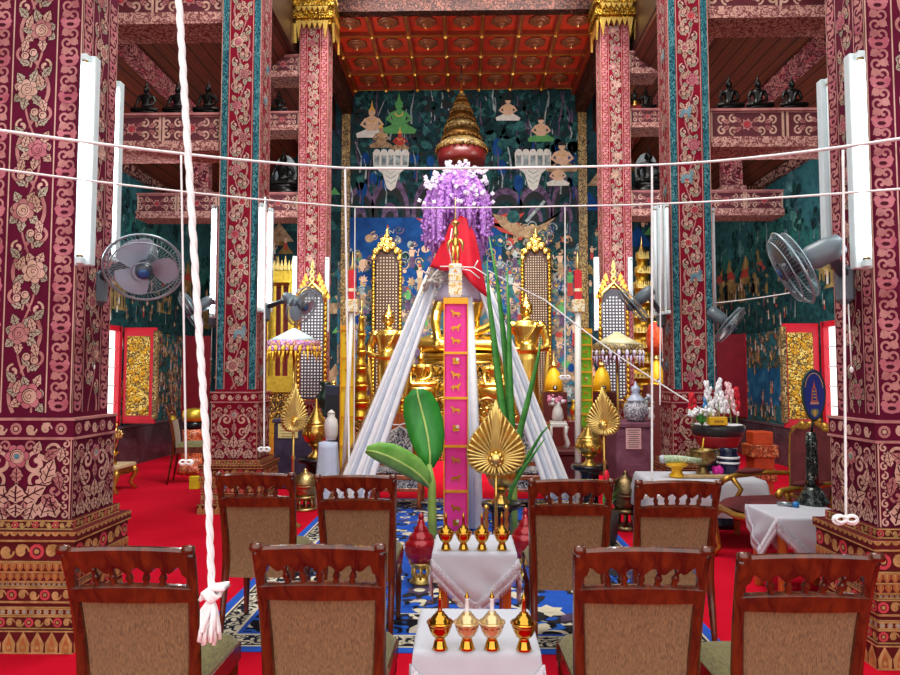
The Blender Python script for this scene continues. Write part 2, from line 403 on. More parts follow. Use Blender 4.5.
DADO = NOISY('dado_marble', [(.3, '#2f2529'), (.55, '#4c3d44'), (.75, '#6a5a63')], 1.6, 8, .25, 1.5, (1, 1, 1))
MURALS = NOISY('side_mural', [(.2, '#0c1b22'), (.36, '#17414a'), (.46, '#2e6a70'), (.54, '#1c2c30'), (.6, '#6a5f47'), (.66, '#8d8468'), (.74, '#1d5870'), (.85, '#a9b8a6')], 2.2, 12, .75, 1.4, (1, 1, 1.3))
GREENM = NOISY('mural_hill', [(.35, '#0f3338'), (.48, '#2a6a62'), (.56, '#16444a'), (.7, '#6aa594')], 2.2, 10, .75, 1.2)
SKYM = NOISY('mural_sky', [(.3, '#16323c'), (.46, '#2f646a'), (.56, '#1f464f'), (.68, '#5c8f8c'), (.8, '#93b8ae')], 1.8, 11, .75, .4)
TREEM = NOISY('mural_trees', [(.35, '#0b1a1c'), (.6, '#1d4a4c'), (.8, '#3b6f66')], 7, 8, .75, .6)
SEAM = NOISY('mural_sea', [(.3, '#123a5a'), (.55, '#1c5a80'), (.75, '#3f83a0')], 2.5, 8, .75, 1.0)
SANDM = NOISY('mural_ochre', [(.3, '#5c4a2c'), (.55, '#8a7444'), (.75, '#b8a274')], 4, 8, .75, .8)
FLESH = P('mural_flesh', '#c9a78c', .8, 0, .15)
MWHITE = P('mural_white', '#c9c9c2', .8, 0, .12)
MGREEN = P('mural_green', '#4c8f4f', .8, 0, .2)
MRED = P('mural_red', '#a33328', .8, 0, .2)
MDARK = P('mural_dark', '#0d1418', .8, 0, .2)
MTEALD = NOISY('mural_dark_teal', [(.35, '#091719'), (.65, '#1c4044')], 8, 6, .8, .6)
MTEAL = NOISY('mural_teal', [(.35, '#143438'), (.65, '#356868')], 8, 6, .8, .6)
MBLUE = NOISY('mural_blue', [(.35, '#0c3268'), (.65, '#164a88')], 3, 4, .7, .3)
MPUR = NOISY('mural_purple', [(.35, '#3a2c44'), (.65, '#6f5a78')], 8, 6, .8, .6)
MTAN = NOISY('mural_tan', [(.35, '#7a6048'), (.65, '#b49a7a')], 8, 6, .8, .6)
MGOLD = P('mural_gold', '#c79c46', .5, 0, .2)
MGREY = NOISY('mural_grey', [(.35, '#5c6a70'), (.65, '#a8b4b4')], 8, 6, .8, .6)
GILTBAND = SCROLL('gilt_band', '#3a2a14', ['#a8864a', '#8a6f42', '#bfa468'], 14, 2.4, .45, thr=.45)

def figure(mb, x, y, h, skin, cloth, L=6, crown=True):
    """small painted figure sitting cross-legged"""
    mb.pl([(x-h*.42, y), (x-h*.45, y+h*.12), (x-h*.15, y+h*.25), (x+h*.2, y+h*.25), (x+h*.45, y+h*.1), (x+h*.4, y)], cloth, L)
    mb.pl([(x-h*.14, y+h*.2), (x-h*.2, y+h*.55), (x-h*.06, y+h*.62), (x+h*.08, y+h*.62), (x+h*.2, y+h*.54), (x+h*.14, y+h*.2)], skin, L+1)
    for s in (-1, 1): mb.rib([(x+s*h*.17, y+h*.54), (x+s*h*.3, y+h*.38), (x+s*h*.12, y+h*.27)], h*.08, skin, L+2)
    mb.pl(circle(x, y+h*.73, h*.1, 10, h*.12), skin, L+2)
    if crown: mb.pl([(x-h*.11, y+h*.77), (x+h*.11, y+h*.77), (x+h*.04, y+h*.88), (x, y+h*1.08), (x-h*.04, y+h*.88)], MGOLD if skin is not MGREEN else MGREEN, L+3)
    else: mb.pl(arc(x, y+h*.75, h*.12, 0, pi, 8), MDARK, L+3)
    mb.rib(arc(x, y+h*.55, h*.1, pi, 2*pi, 6), h*.03, MGOLD, L+4)
def stander(mb, x, y, h, skin, cloth, L=6):
    mb.pl([(x-h*.11, y), (x-h*.09, y+h*.5), (x+h*.09, y+h*.5), (x+h*.13, y)], cloth, L)
    mb.pl([(x-h*.08, y+h*.48), (x-h*.13, y+h*.76), (x+h*.13, y+h*.76), (x+h*.08, y+h*.48)], skin, L+1)
    s = random.choice((-1, 1)); mb.rib([(x+s*h*.12, y+h*.74), (x+s*h*.26, y+h*.62), (x+s*h*.3, y+h*.8)], h*.05, skin, L+1)
    mb.pl(circle(x, y+h*.85, h*.07, 8), skin, L+2); mb.pl([(x-h*.07, y+h*.88), (x+h*.07, y+h*.88), (x, y+h*1.04)], random.choice((MGOLD, MDARK, MRED)), L+3)
def tree(mb, x, y, h, L=2, mats=None):
    mats = mats or (MTEALD, MTEAL); mb.rib([(x, y), (x+h*.03, y+h*.3), (x-h*.02, y+h*.6)], [h*.05, h*.035, h*.02], MGREY if random.random() < .4 else MPUR, L)
    for i in range(9):
        a = random.random()*6.28; r = h*.22*sqrt(random.random())
        mb.pl(circle(x+r*cos(a), y+h*.68+r*sin(a)*1.2, h*random.uniform(.07, .13), 9), mats[i % 2], L+1+i)
def cave(mb, x, y, w, h, L=2):
    for i, M in enumerate((MPUR, MDARK, MTEALD, MPUR, MDARK)):
        k = 1-i*.19; mb.pl([(x-w/2*k, y)]+[(x+w/2*k*cos(a), y+h*k*sin(a)**.8) for a in [pi-pi*j/14 for j in range(1, 14)]]+[(x+w/2*k, y)], M, L+i)

def side_wall(s):
    X = XL if s < 0 else XR; xo = X+s*.07; mb = MB(); wins = WINS[s]; z0, z1 = .8, 2.42
    ys = [-2.5]+[q for w in wins for q in w]+[YB+.3]
    def blk(ya, yb, za, zb, M): mb.box((min(X, xo), ya, za), (max(X, xo), yb, zb), M)
    for i in range(0, len(ys), 2): blk(ys[i], ys[i+1], .72, ZW, MURALS)
    for a, b in wins: blk(a, b, .72, z0, MURALS); blk(a, b, z1, ZW, MURALS)
    mb.frame((X, 16, 0), (0, -1, 0), (0, 0, 1), (-s, 0, 0))
    # painted landscape: sky and green ridges high up, towns and crowds below (u runs towards the entrance)
    def ridge(base, amp, M, L, u0=-.1, u1=12, bot=.75):
        pts = [(u0, bot)]; n = 60
        for i in range(n+1):
            u = u0+(u1-u0)*i/n; pts.append((u, base+amp*(sin(u*1.7+L)+.5*sin(u*4.1+2*L))))
        pts.append((u1, bot)); mb.pl(pts, M, L)
    mb.pl([(-.1, 3.4), (-.1, ZW), (12, ZW), (12, 3.4)], SKYM, 1)
    ridge(4.3, .25, GREENM, 2, bot=2.44); ridge(3.75, .2, TREEM, 3, bot=2.44)
    rnd = random.Random(3+s)
    for i in range(70):
        u = rnd.uniform(0, 11); z = 3.75+.2*(sin(u*1.7+3)+.5*sin(u*4.1+6))
        mb.pl([(u-.07, z-.3), (u, z+rnd.uniform(.1, .35)), (u+.07, z-.3)], TREEM, 4)
    for i in range(10):                                      # little palaces
        u = rnd.uniform(0, 10); z = rnd.uniform(2.6, 3.2); w = rnd.uniform(.4, .8)
        mb.pl([(u-w/2, z), (u-w/2, z+.35), (u+w/2, z+.35), (u+w/2, z)], SANDM, 5)
        for k in range(3): mb.pl([(u-w*(.6-.15*k), z+.33+.16*k), (u, z+.62+.16*k), (u+w*(.6-.15*k), z+.33+.16*k)], MRED if k % 2 else SANDM, 6+k)
        for k in range(5): mb.pl([(u-w*.42+k*w*.18, z+.05), (u-w*.42+k*w*.18, z+.25), (u-w*.36+k*w*.18, z+.25), (u-w*.36+k*w*.18, z+.05)], MDARK, 9)
    segs = [(16-ys[i+1], 16-ys[i]) for i in range(0, len(ys), 2)]
    for a, b in segs:
        a, b = max(a, -.1), min(b, 12)
        if b < a: continue
        if s > 0: mb.pl([(a, 1.05), (a, 1.75), (b, 1.75), (b, 1.05)], SEAM, 2)
        for i in range(int((b-a)*70)):
            u = rnd.uniform(a+.08, b-.08); z = rnd.uniform(.75, 2.3)
            if s > 0 and 1.05 < z < 1.75 and rnd.random() < .85: continue
            stander(mb, u, z, rnd.uniform(.14, .26), rnd.choice((FLESH, MTAN, MGREY)), rnd.choice((MRED, MTEAL, MWHITE, MTAN, MDARK, MGOLD)), 6+i % 5)
    for i in range(120):
        u = rnd.uniform(0, 11); z = rnd.uniform(2.5, 3.5)
        stander(mb, u, z, rnd.uniform(.16, .26), rnd.choice((FLESH, MTAN)), rnd.choice((MRED, MTEAL, MWHITE, MTAN, MDARK)), 12)
    for i in range(90): tree(mb, rnd.uniform(0, 11), rnd.uniform(2.5, 4.3), rnd.uniform(.35, .8), 14, (TREEM, MTEALD if i % 3 else MTEAL))
    # cornice
    blkx = X-s*.1
    mb.box((min(X, blkx), 3, ZW-.16), (max(X, blkx), YB, ZW), SCROLL('cornice', '#3d1a1c', ['#8f6b62', '#a57f72'], 8, 2, thr=.5))
    struct('wall_left' if s < 0 else 'wall_right', mb)
    d = MB(); dx = X-s*.04
    d.box((min(dx, xo), -2.5, 0), (max(dx, xo), YB+.3, .72), DADO); d.box((min(dx-s*.02, xo), -2.5, .69), (max(dx-s*.02, xo), YB+.3, .73), P('dado_cap', '#5a5055', .3))
    struct('baseboard_left' if s < 0 else 'baseboard_right', d)
side_wall(-1); side_wall(1)

# windows with red shutters folded into the room
RELIEF = SCROLL('gilt_relief', '#5b4410', ['#e0b93e', '#c79a2a', '#efd06a'], 13, 2.2, .35, 0, .42, bump=.6)
SHRED = P('shutter_red', '#c3122a', .4, 0, .08, 6); SHSHADE = P('shutter_red_shaded', '#7d0e20', .45, 0, .15, 6)  # second red has the backlit shade of the far leaves in its colour
def window(n, s, a, b, lit):
    X = XL if s < 0 else XR
    t = bpy.data.objects.new('window_%d' % n, None); COL.objects.link(t); t.location = (X, (a+b)/2, .8); t['kind'] = 'structure'; og = t.location
    f = MB(); x0, x1 = sorted((X+s*.065, X-s*.02))
    for q in ((x0, a-.05, .75, x1, a+.04, 2.47), (x0, b-.04, .75, x1, b+.05, 2.47), (x0, a, .75, x1, b, .82), (x0, a, 2.38, x1, b, 2.47)): f.box(q[:3], q[3:], SHRED)
    f.build('window_frame', t, org=og)
    g = MB(); x0, x1 = sorted((X+s*.06, X+s*.045))
    for k in range(1, 4): y = a+(b-a)*k/4; g.box((x0, y-.012, .82), (x1, y+.012, 2.38), WHITEP)
    for k in range(1, 5): z = .82+1.56*k/5; g.box((x0, a, z-.012), (x1, b, z+.012), WHITEP)
    g.build('window_bars', t, org=og)
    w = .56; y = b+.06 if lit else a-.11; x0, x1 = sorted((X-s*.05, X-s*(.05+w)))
    sh = MB().box((x0, y, .78), (x1, y+.05, 2.45), SHRED if lit else SHSHADE); so = sh.build('shutter', t, org=og); so['label'] = 'red shutter leaf folded into the hall'
    if lit:
        r = MB(); r.frame(((x0+x1)/2, y-.014, .93), (1, 0, 0), (0, 0, 1), (0, -1, 0)); r.box((x0+.06, y-.014, .92), (x1-.1, y, 2.3), RELIEF)
        rb = random.Random(n)
        for i in range(60):
            xx = rb.uniform(x0+.1, x1-.14); zz = rb.uniform(.96, 2.26); r.ell((xx, y-.014, zz), (rb.uniform(.015, .04), .018, rb.uniform(.02, .05)), GOLDR, 8, 5)
        q = r.build('gilt_relief', so, org=og); q['label'] = 'gilded carved relief'
        e = MB(); xe = x1 if s < 0 else x0; e.box((xe-.035, y-.02, .86), (xe+.035, y+.06, 2.4), GILTBAND); e.build('gilt_edge', so, org=og)
window(1, -1, *WINS[-1][0], True); window(2, -1, *WINS[-1][1], False); window(3, 1, *WINS[1][0], True); window(4, 1, *WINS[1][1], False)

# back wall with the great mural
BACKM = NOISY('forest_mural', [(.25, '#0a1114'), (.42, '#142a30'), (.52, '#1d4048'), (.6, '#191a26'), (.68, '#33475c'), (.78, '#4b4560'), (.88, '#2f6a66')], 1.6, 11, .75, 1.2, (1, 1, .7))
def back_wall():
    mb = MB(); mb.box((XL-.3, YB, 0), (XR+.3, YB+.3, 9.2), BACKM)
    mb.frame((0, YB, 0), (1, 0, 0), (0, 0, 1), (0, -1, 0)); r = random.Random(11)
    # p(px,py): picture of the wall, in wall metres
    def p(px, py): q = at(px, py, YB); return (q.x, q.z)
    k = YB/FPX
    for row in range(9):                                     # forest
        for i in range(22):
            x = -2.7+5.4*(i+r.random())/22; y = 4.9+row*.38+r.uniform(-.15, .15)
            tree(mb, x, y, r.uniform(.5, .95), 1+row, (MTEALD, MDARK) if r.random() < .5 else (MTEALD, MTEAL))
    for i in range(60):
        x = r.uniform(-2.7, 2.7); y = r.uniform(5.2, 8); mb.rib([(x, y), (x+r.uniform(-.1, .1), y+.35), (x+r.uniform(-.15, .15), y+.75)], [.05, .035, .015], r.choice((MGREY, MPUR, MTEAL)), 20)
    for px, w in ((360, 26), (390, 34), (430, 30), (505, 34), (535, 30), (566, 26)):
        x, y = p(px, 222); cave(mb, x, y, w*k*1.2, r.uniform(34, 48)*k, 24)
    for i in range(34):
        x, y = p(r.uniform(345, 580), r.uniform(165, 215)); mb.rib([(x, y), (x+.02, y+.25), (x-.04, y+.5)], [.04, .03, .01], r.choice((MGREY, MPUR, MBLUE)), 32)
        mb.pl(circle(x, y+.5, r.uniform(.08, .16), 10, r.uniform(.12, .25)), r.choice((MTEAL, MTEALD, MBLUE)), 31)
    for px in (391, 533):                                    # white mountain pedestals with seated figures
        x, y = p(px, 178)
        mb.pl([(x-.42, y+.28), (x-.44, y+.62), (x+.44, y+.62), (x+.42, y+.28), (x+.2, y+.1), (x+.1, y-.25), (x, y-.32), (x-.1, y-.25), (x-.2, y+.1)], MWHITE, 38)
        for j in range(5): mb.pl([(x-.4+.17*j, y+.3), (x-.4+.17*j, y+.6), (x-.4+.17*j+.12, y+.6), (x-.4+.17*j+.12, y+.3)], MGREY, 39); mb.pl(circle(x-.34+.17*j, y+.62, .085, 8), MWHITE, 40)
        for j in range(3): mb.rib([(x-.12, y+.18-.12*j), (x, y+.1-.12*j), (x+.12, y+.18-.12*j)], .02, MGREY, 40)
    def F(px, py, hp, *a, **q): x, y = p(px, py); figure(mb, x, y, hp*k, *a, 44, **q)
    F(372, 138, 36, FLESH, MWHITE); F(399, 134, 40, MGREEN, MGREEN); F(381, 148, 26, MTAN, MTAN); F(400, 150, 22, MRED, MTAN)
    F(508, 121, 28, FLESH, MWHITE, crown=False); F(541, 142, 30, FLESH, MGREEN, crown=False); F(562, 172, 36, FLESH, MTAN, crown=False); F(558, 186, 26, FLESH, MWHITE, crown=False)
    for i in range(16):
        x, y = p(505+r.uniform(-22, 22), 140+r.uniform(-16, 8)); mb.pl(circle(x, y, .14, 10), MTEAL if i % 2 else MTEALD, 36+i % 3)
    # blue sky field and the battle of demons lower down
    a, b = p(346, 218); c, d = p(452, 286); mb.pl([(a, d), (a, b), (c, b), (c, d)], MBLUE, 50)
    a, b = p(486, 228); c, d = p(502, 285); mb.pl([(a, d), (a, b), (c, b), (c, d)], MBLUE, 50)
    a, b = p(338, 262); c, d = p(588, 402)
    mb.pl([(a, d), (a, b), (c, b), (c, d)], NOISY('battle_ground', [(.25, '#142838'), (.42, '#2c6a86'), (.5, '#3a4a50'), (.58, '#8a7a6a'), (.68, '#5a3a4a'), (.8, '#a8c0c0')], 3.5, 10, .75, 1.5), 49)
    def swirl(px, py, rp, M, L):
        x, y = p(px, py); rr = rp*k; q = spiral(x, y, rr, r.random()*6, r.choice((-1.3, 1.3)), 20); mb.rib(q, [rr*.28*(1.1-i/22) for i in range(21)], M, L); mb.pl(circle(x, y, rr*.3, 7), r.choice((MDARK, MGOLD, FLESH, MTEAL)), L)
    for i in range(620):
        px = r.choice((r.uniform(344, 442), r.uniform(488, 584))); py = r.uniform(236, 395)
        if px < 440 and py < 255 and r.random() < .8: continue
        x, y = p(px, py); q = r.uniform(2, 6)*k; a = r.random()*3; n = r.randint(5, 9); M = r.choice((MTAN, MPUR, MGREY, MTAN, MTEAL, MTEALD, MDARK, FLESH, SANDM, MGREEN if r.random() < .4 else MPUR, MRED if r.random() < .4 else MTAN, MBLUE))
        mb.pl([(x+q*(1.0 if j % 2 else .55)*cos(a+2*pi*j/(2*n)), y+q*(1.0 if j % 2 else .55)*1.2*sin(a+2*pi*j/(2*n))) for j in range(2*n)] if r.random() < .5 else circle(x, y, q*.8, 9, q*r.uniform(.5, 1.3)), M, 50.5+r.random())
    for i in range(260):
        px = r.choice((r.uniform(346, 440), r.uniform(490, 582))); py = r.uniform(240, 350)
        if 372 < px < 402 or 522 < px < 552: py = r.uniform(226, 245)
        if px < 440 and py < 250 and r.random() < .85: continue
        swirl(px, py, r.uniform(3, 6), r.choice((MTAN, MPUR, MGREY, MTAN, MTEAL, MBLUE)), 52+i % 6)
    for px, py, hp in ((388, 240, 26), (352, 280, 26), (362, 300, 30), (412, 262, 30), (420, 285, 34), (408, 305, 30), (425, 320, 30), (500, 275, 32), (510, 292, 34), (498, 305, 28), (515, 262, 26), (520, 320, 30), (560, 268, 30), (570, 290, 34), (562, 320, 34), (575, 340, 34), (345, 330, 30), (355, 345, 30)):
        x, y = p(px, py+6); stander(mb, x, y, hp*k*.8, r.choice((MTAN, FLESH, MGREEN, MGREY)), r.choice((MRED, MGREEN, MTEAL, MTAN, MPUR)), 60)
    for px, py in ((430, 224), (497, 222), (503, 228), (436, 232), (512, 222)):  # red lotus demons' wings
        x, y = p(px, py); mb.pl([(x-.35, y+.15), (x-.1, y+.1), (x+.3, y+.22), (x+.12, y), (x+.3, y-.2), (x-.05, y-.1)], MRED, 56)
    x, y = p(530, 222); mb.pl([(x-.9, y+.2), (x-.5, y+.1), (x-.2, y-.12), (x+.2, y-.1), (x+.6, y+.1), (x+.8, y+.3), (x+.4, y-.1), (x+.1, y-.35), (x-.3, y-.38), (x-.7, y-.1)], MTAN, 58); mb.pl(circle(x-.4, y+.12, .16, 10), MTEAL, 59); mb.rib([(x-.1, y), (x+.35, y+.5)], .07, MGREY, 60)
    # the aisles: landscape with elephants and tents
    for s in (-1, 1):
        for i in range(60):
            x = s*r.uniform(2.95, 5.6); z = r.uniform(.9, 6.5); M = r.choice((MTEAL, MBLUE, MGREEN, MTAN, MTEALD, MDARK, SANDM))
            q = r.uniform(.12, .4); mb.pl([(x-q, z), (x, z+q*1.3), (x+q, z)], M, 3+i % 9)
        for i in range(40): stander(mb, s*r.uniform(2.95, 5.6), r.uniform(.9, 5), .35, r.choice((FLESH, MTAN)), r.choice((MRED, MGOLD, MWHITE, MTEAL)), 14)
    struct('wall_back', mb)
    for s in (-1, 1): struct('trim_%d' % (1 if s < 0 else 2), MB().box((s*2.83-.1, YB-.1, 0), (s*2.83+.1, YB, 8.4), GILTBAND))
    struct('baseboard_back', MB().box((XL, YB-.06, 0), (XR, YB, .72), DADO))
back_wall()

# coffered ceiling over the altar
COFF = P('coffer_red', '#b02c12', .4, 0, .15, 3); RIBM = P('coffer_rib', '#7c2a14', .4, 0, .2, 6); ROSEM = P('coffer_rosette', '#7a4226', .45, .2, .3, 20)
def coffers():
    mb = MB(); X0, X1, Y0, Y1, Z = -2.62, 2.62, 12.62, YB, 8.6; nx, ny = 7, 4
    mb.box((X0-.4, Y0, Z), (X1+.4, Y1, Z+.15), COFF)
    px = (X1-X0)/nx; py = (Y1-Y0)/ny
    for i in range(nx+1): x = X0+i*px; mb.box((x-.05, Y0, Z-.08), (x+.05, Y1, Z), RIBM); mb.box((x-.011, Y0, Z-.09), (x+.011, Y1, Z-.08), GOLDR)
    for j in range(ny+1): y = Y0+j*py; mb.box((X0, y-.05, Z-.085), (X1, y+.05, Z), RIBM); mb.box((X0, y-.011, Z-.095), (X1, y+.011, Z-.085), GOLDR)
    for i in range(nx+1):
        for j in range(ny+1): mb.ell((X0+i*px, Y0+j*py, Z-.1), (.05, .05, .05), GOLD, 8, 6)
    for i in range(nx):
        for j in range(ny):
            c = (X0+(i+.5)*px, Y0+(j+.5)*py, Z)
            mb.lathe([(.21, 0), (.21, -.03), (.18, -.05), (.16, -.03), (.145, -.06), (.11, -.08), (.1, -.06), (.07, -.1), (.03, -.13), (.001, -.14)], ROSEM, c, 16, True, .06)
            mb.ell((c[0], c[1], Z-.13), (.03, .03, .03), GOLDY, 8, 5)
    for s in (-1, 1): mb.box((s*2.62-.02, Y0, Z-.25), (s*2.62+.1*s, Y1, Z), RIBM)
    struct('ceiling', mb)
coffers()

# ------------------------------------------------------------------ columns
PAL = (O_LT, O_PK, O_GR, O_RS)
BASEBG = P('base_red', '#5a1418', .65, 0, .2, 8, spec=.15); BASEOR = P('base_ochre', '#a4602c', .5, 0, .2, 10); BASETN = NOISY('base_tan', [(.35, '#96703f'), (.65, '#c79c68')], 12, 6)
BANDS = [(.756, .70, 0), (.70, .645, 4), (.645, .52, 0), (.52, .461, 1), (.461, .402, 1), (.402, .373, 2), (.373, .285, 0), (.285, .25, 5), (.25, .208, 2), (.208, .132, 0), (.132, 0, 3)]
PROFB = [.03, .085, .07, .075, .06, .05, .06, .05, .055, .06, .085]
def column(cx, yf, hw, ht, label, detail, zb=1.36, bw=.07, bgm=MAROON, teal=False, hd=.21):
    s = 1 if cx < 0 else -1; cy = yf+hd                       # inner side faces the nave
    t = thing('carved_column', label, 'column', (cx, cy, 0)); gp = .035
    half = lambda fi, e=0: (hd if fi == 0 else hw)+e          # distance of a face from the axis
    wid = lambda fi, e=0: (hw if fi == 0 else hd)+e           # half its width
    faces = [((0, -1), (1, 0)), ((s, 0), (0, s))]             # normal, u direction
    def framed(mb, e, fi, z): n, u = faces[fi]; d = half(fi, e); mb.frame((n[0]*d, n[1]*d, z), (u[0], u[1], 0), (0, 0, 1), (n[0], n[1], 0))
    zt = .756 if detail else .62
    b = MB(); kz = zt/.756
    for (z1, z0, k), e in zip(BANDS, PROFB):
        g = gp+e+(bw-.07); z1 *= kz; z0 *= kz; b.box((-hw-g, -hd-g, z0), (hw+g, hd+g, z1), BASEBG)
        for fi in (0, 1):
            framed(b, g, fi, z0); hh = z1-z0; h = wid(fi, g)
            for q in (0, hh-.008): b.pl([(-h, q), (h, q), (h, q+.008), (-h, q+.008)], BASETN, 1)
            if k == 5: continue
            n, u = faces[fi]; b.o = b.o-b.u*h
            st = {0: hh*.72, 1: hh*.75, 2: hh*1.05, 3: hh*.62, 4: hh*.9}[k]; st = 2*h/max(1, round(2*h/st))
            hband(b, 2*h, hh, st, BASETN if k != 1 else BASEOR, {0: O_RD, 1: BASETN, 2: O_BL, 3: BASEOR, 4: BASEOR}[k], k)
    b.build('base', t)
    p = MB()
    for e, za, zc, M in ((gp, zt, zb-.13, bgm), (gp+.012, zb-.13, zb-.115, O_PK), (gp+.004, zb-.115, zb-.015, bgm), (gp+.012, zb-.015, zb, O_PK)): p.box((-hw-e, -hd-e, za), (hw+e, hd+e, zc), M)
    for fi in (0, 1):
        framed(p, gp, fi, zt); w = 2*wid(fi, gp); H = zb-.13-zt
        for q in (-1, 1): p.rib([(q*w*.485, 0), (q*w*.485, H)], w*.012, O_LT, 1)
        for q in (-1, 1):
            for j in range(9): curl(p, q*w*.44, H*(j+.5)/9, w*.035, pi/2, q*(1 if j % 2 else -1), O_LT, 2, .5)
        damask(p, w*.84, H, O_LT, O_PK, O_RS)
        framed(p, gp+.004, fi, zb-.115); hp = wid(fi, gp); p.o = p.o-p.u*hp; hband(p, 2*hp, .1, .092, O_LT, O_PK, 0)
    p.build('pedestal', t)
    sh = MB(); sh.box((-hw, -hd, zb), (hw, hd, ht), bgm); z0 = zb+.03; H = min(ht, (EYE.z+(cy-hd)*.62))-z0
    for fi in (0, 1):
        framed(sh, 0, fi, z0); w = 2*wid(fi)
        pw, bx = (.44, .40) if not teal else (.56, .41)
        for q in (-1, 1):
            for x in (pw/2+.012, .488): sh.rib([(q*w*x, 0), (q*w*x, H)], w*.014, O_LT, 1)
            if teal and fi == 0:
                sh.pl([(q*w*.32, 0), (q*w*.32, H), (q*w*.476, H), (q*w*.476, 0)], TEAL, 1)
            else:
                o = sh.o.copy(); sh.o = o+sh.u*(q*w*(pw/2+.488+.02)/2); band(sh, w*(.45-pw/2), H, w*(.125 if fi == 0 else .17), O_PK, O_RS); sh.o = o
        vine(sh, w*pw*.98, H, w*pw*(2.9 if fi == 0 else 3.6), PAL, random.uniform(0, 6), star=teal)
    sh.build('shaft', t)
    return t
random.seed(21)
column(-2.695, 4.12, .30, 9.2, 'nearest left carved maroon column, wrapped in pink painted flower vines above a stepped base', True)
column(2.69, 4.0, .30, 9.2, 'nearest right carved maroon column, partly out of frame, with painted vines and stepped base', True)
column(-2.73, 8.1, .245, 9.2, 'left middle column with teal edge bands and star flowers, behind the left chairs', False, 1.42, .09, MAROONB, True)
column(2.72, 8.1, .245, 9.2, 'right middle column with teal edge bands, its brown carved foot beside the flower offerings', False, 1.42, .09, MAROONB, True)
CAPG = SCROLL('capital_gold', '#6a4a10', ['#e0b040', '#d09a30', '#f0cc60'], 16, 2, .3, .9, .4, bump=.6)
for s in (-1, 1):
    c = column(s*2.745, 12.1, .26, 8.6, ('left' if s < 0 else 'right')+' far column with a gilded capital, beside the altar ceiling', False, 1.42, .07, MAROONB, False)
    m = MB(); h = .29
    for z, e, hh in ((8.02, .03, .1), (8.12, .08, .12), (8.24, .04, .1), (8.34, .1, .1), (8.44, .06, .16)): m.box((-h-e, -h-e+.05, z), (h+e, h+e, z+hh), CAPG)
    for fx, fy in ((0, -1), (1, 0), (-1, 0)):
        for j in range(6):
            u = (-h+2*h*(j+.5)/6); w = h/5.2
            for zz, dz in ((8.03, -.16 if j not in (0, 5) else -.34), (8.3, -.1), (8.46, .14)):
                a = [(-w, 0), (0, dz), (w, 0)]
                o = V((fx*(h+.06), fy*(h+.06), zz))+V((abs(fy)*u, abs(fx)*u, 0)); m.prism(a, o, (abs(fy), abs(fx), 0), (0, 0, 1), .04, GOLD)
    m.build('capital', c)

# ------------------------------------------------------------------ beams, aisle roofs
BEAMM = SCROLL('beam_pattern', '#4e1722', ['#a8686a', '#b98078', '#8f5a5a', '#b0555f'], 13, 2.2, .6, 0, .48)
BEAML = SCROLL('beam_ledge', '#7a4444', ['#b98a80', '#c79a8e'], 20, 1.6, .6, 0, .4)
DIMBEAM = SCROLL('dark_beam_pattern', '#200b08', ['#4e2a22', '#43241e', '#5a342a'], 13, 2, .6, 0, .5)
ROOFW = WOOD('roof_planks', '#3a160c', '#6b2a16', .5, (9, .35, 9), 0)
def beam(x0, x1, y, z0, z1, label, ornate=True, dy=.2):
    mb = MB(); c = ((x0+x1)/2, y, z0); led = (z1-z0)*.26
    BG = P('beam_maroon', '#561a26', .55, 0, .15)
    mb.box((x0, y-dy, z0+led), (x1, y+dy, z1), BG); mb.box((x0, y-dy-.05, z0), (x1, y+dy+.05, z0+led), BEAML); mb.box((x0, y-dy-.03, z1-.03), (x1, y+dy+.03, z1), O_PK)
    H = z1-z0-led-.03; w = x1-x0; mb.frame(((x0+x1)/2, y-dy, z0+led), (1, 0, 0), (0, 0, 1), (0, -1, 0))
    n = max(1, round(w/(H*2.4)))
    for i in range(n):
        px = -w/2+w*(i+.5)/n; pw = w/n
        for q in (-1, 1): mb.rib([(px+q*pw*.47, 0), (px+q*pw*.47, H)], .03, O_LT, 2)
        for q in (.03, .97): mb.rib([(px-pw*.46, H*q), (px+pw*.46, H*q)], H*.05, O_PK, 2)
        starf(mb, px, H*.5, H*.26, O_PK, O_RD, 4)
        for sx in (-1, 1):
            for dz in (-1, 1):
                curl(mb, px+sx*H*.5, H*.5+dz*H*.22, H*.17, dz*pi/2, -sx*dz, O_LT, 3, .45); leaf(mb, px+sx*H*.2, H*.5+dz*H*.1, atan2(dz*.5, sx), H*.4, H*.2, O_PK, 3)
                curl(mb, px+sx*H*.92, H*.5+dz*H*.22, H*.17, -dz*pi/2, sx*dz, O_LT, 3, .45); leaf(mb, px+sx*H*.65, H*.5+dz*H*.05, atan2(dz*.6, sx), H*.35, H*.2, O_PK, 3)
    return tag(mb.build('carved_beam', loc=c, org=c), label, 'beam')
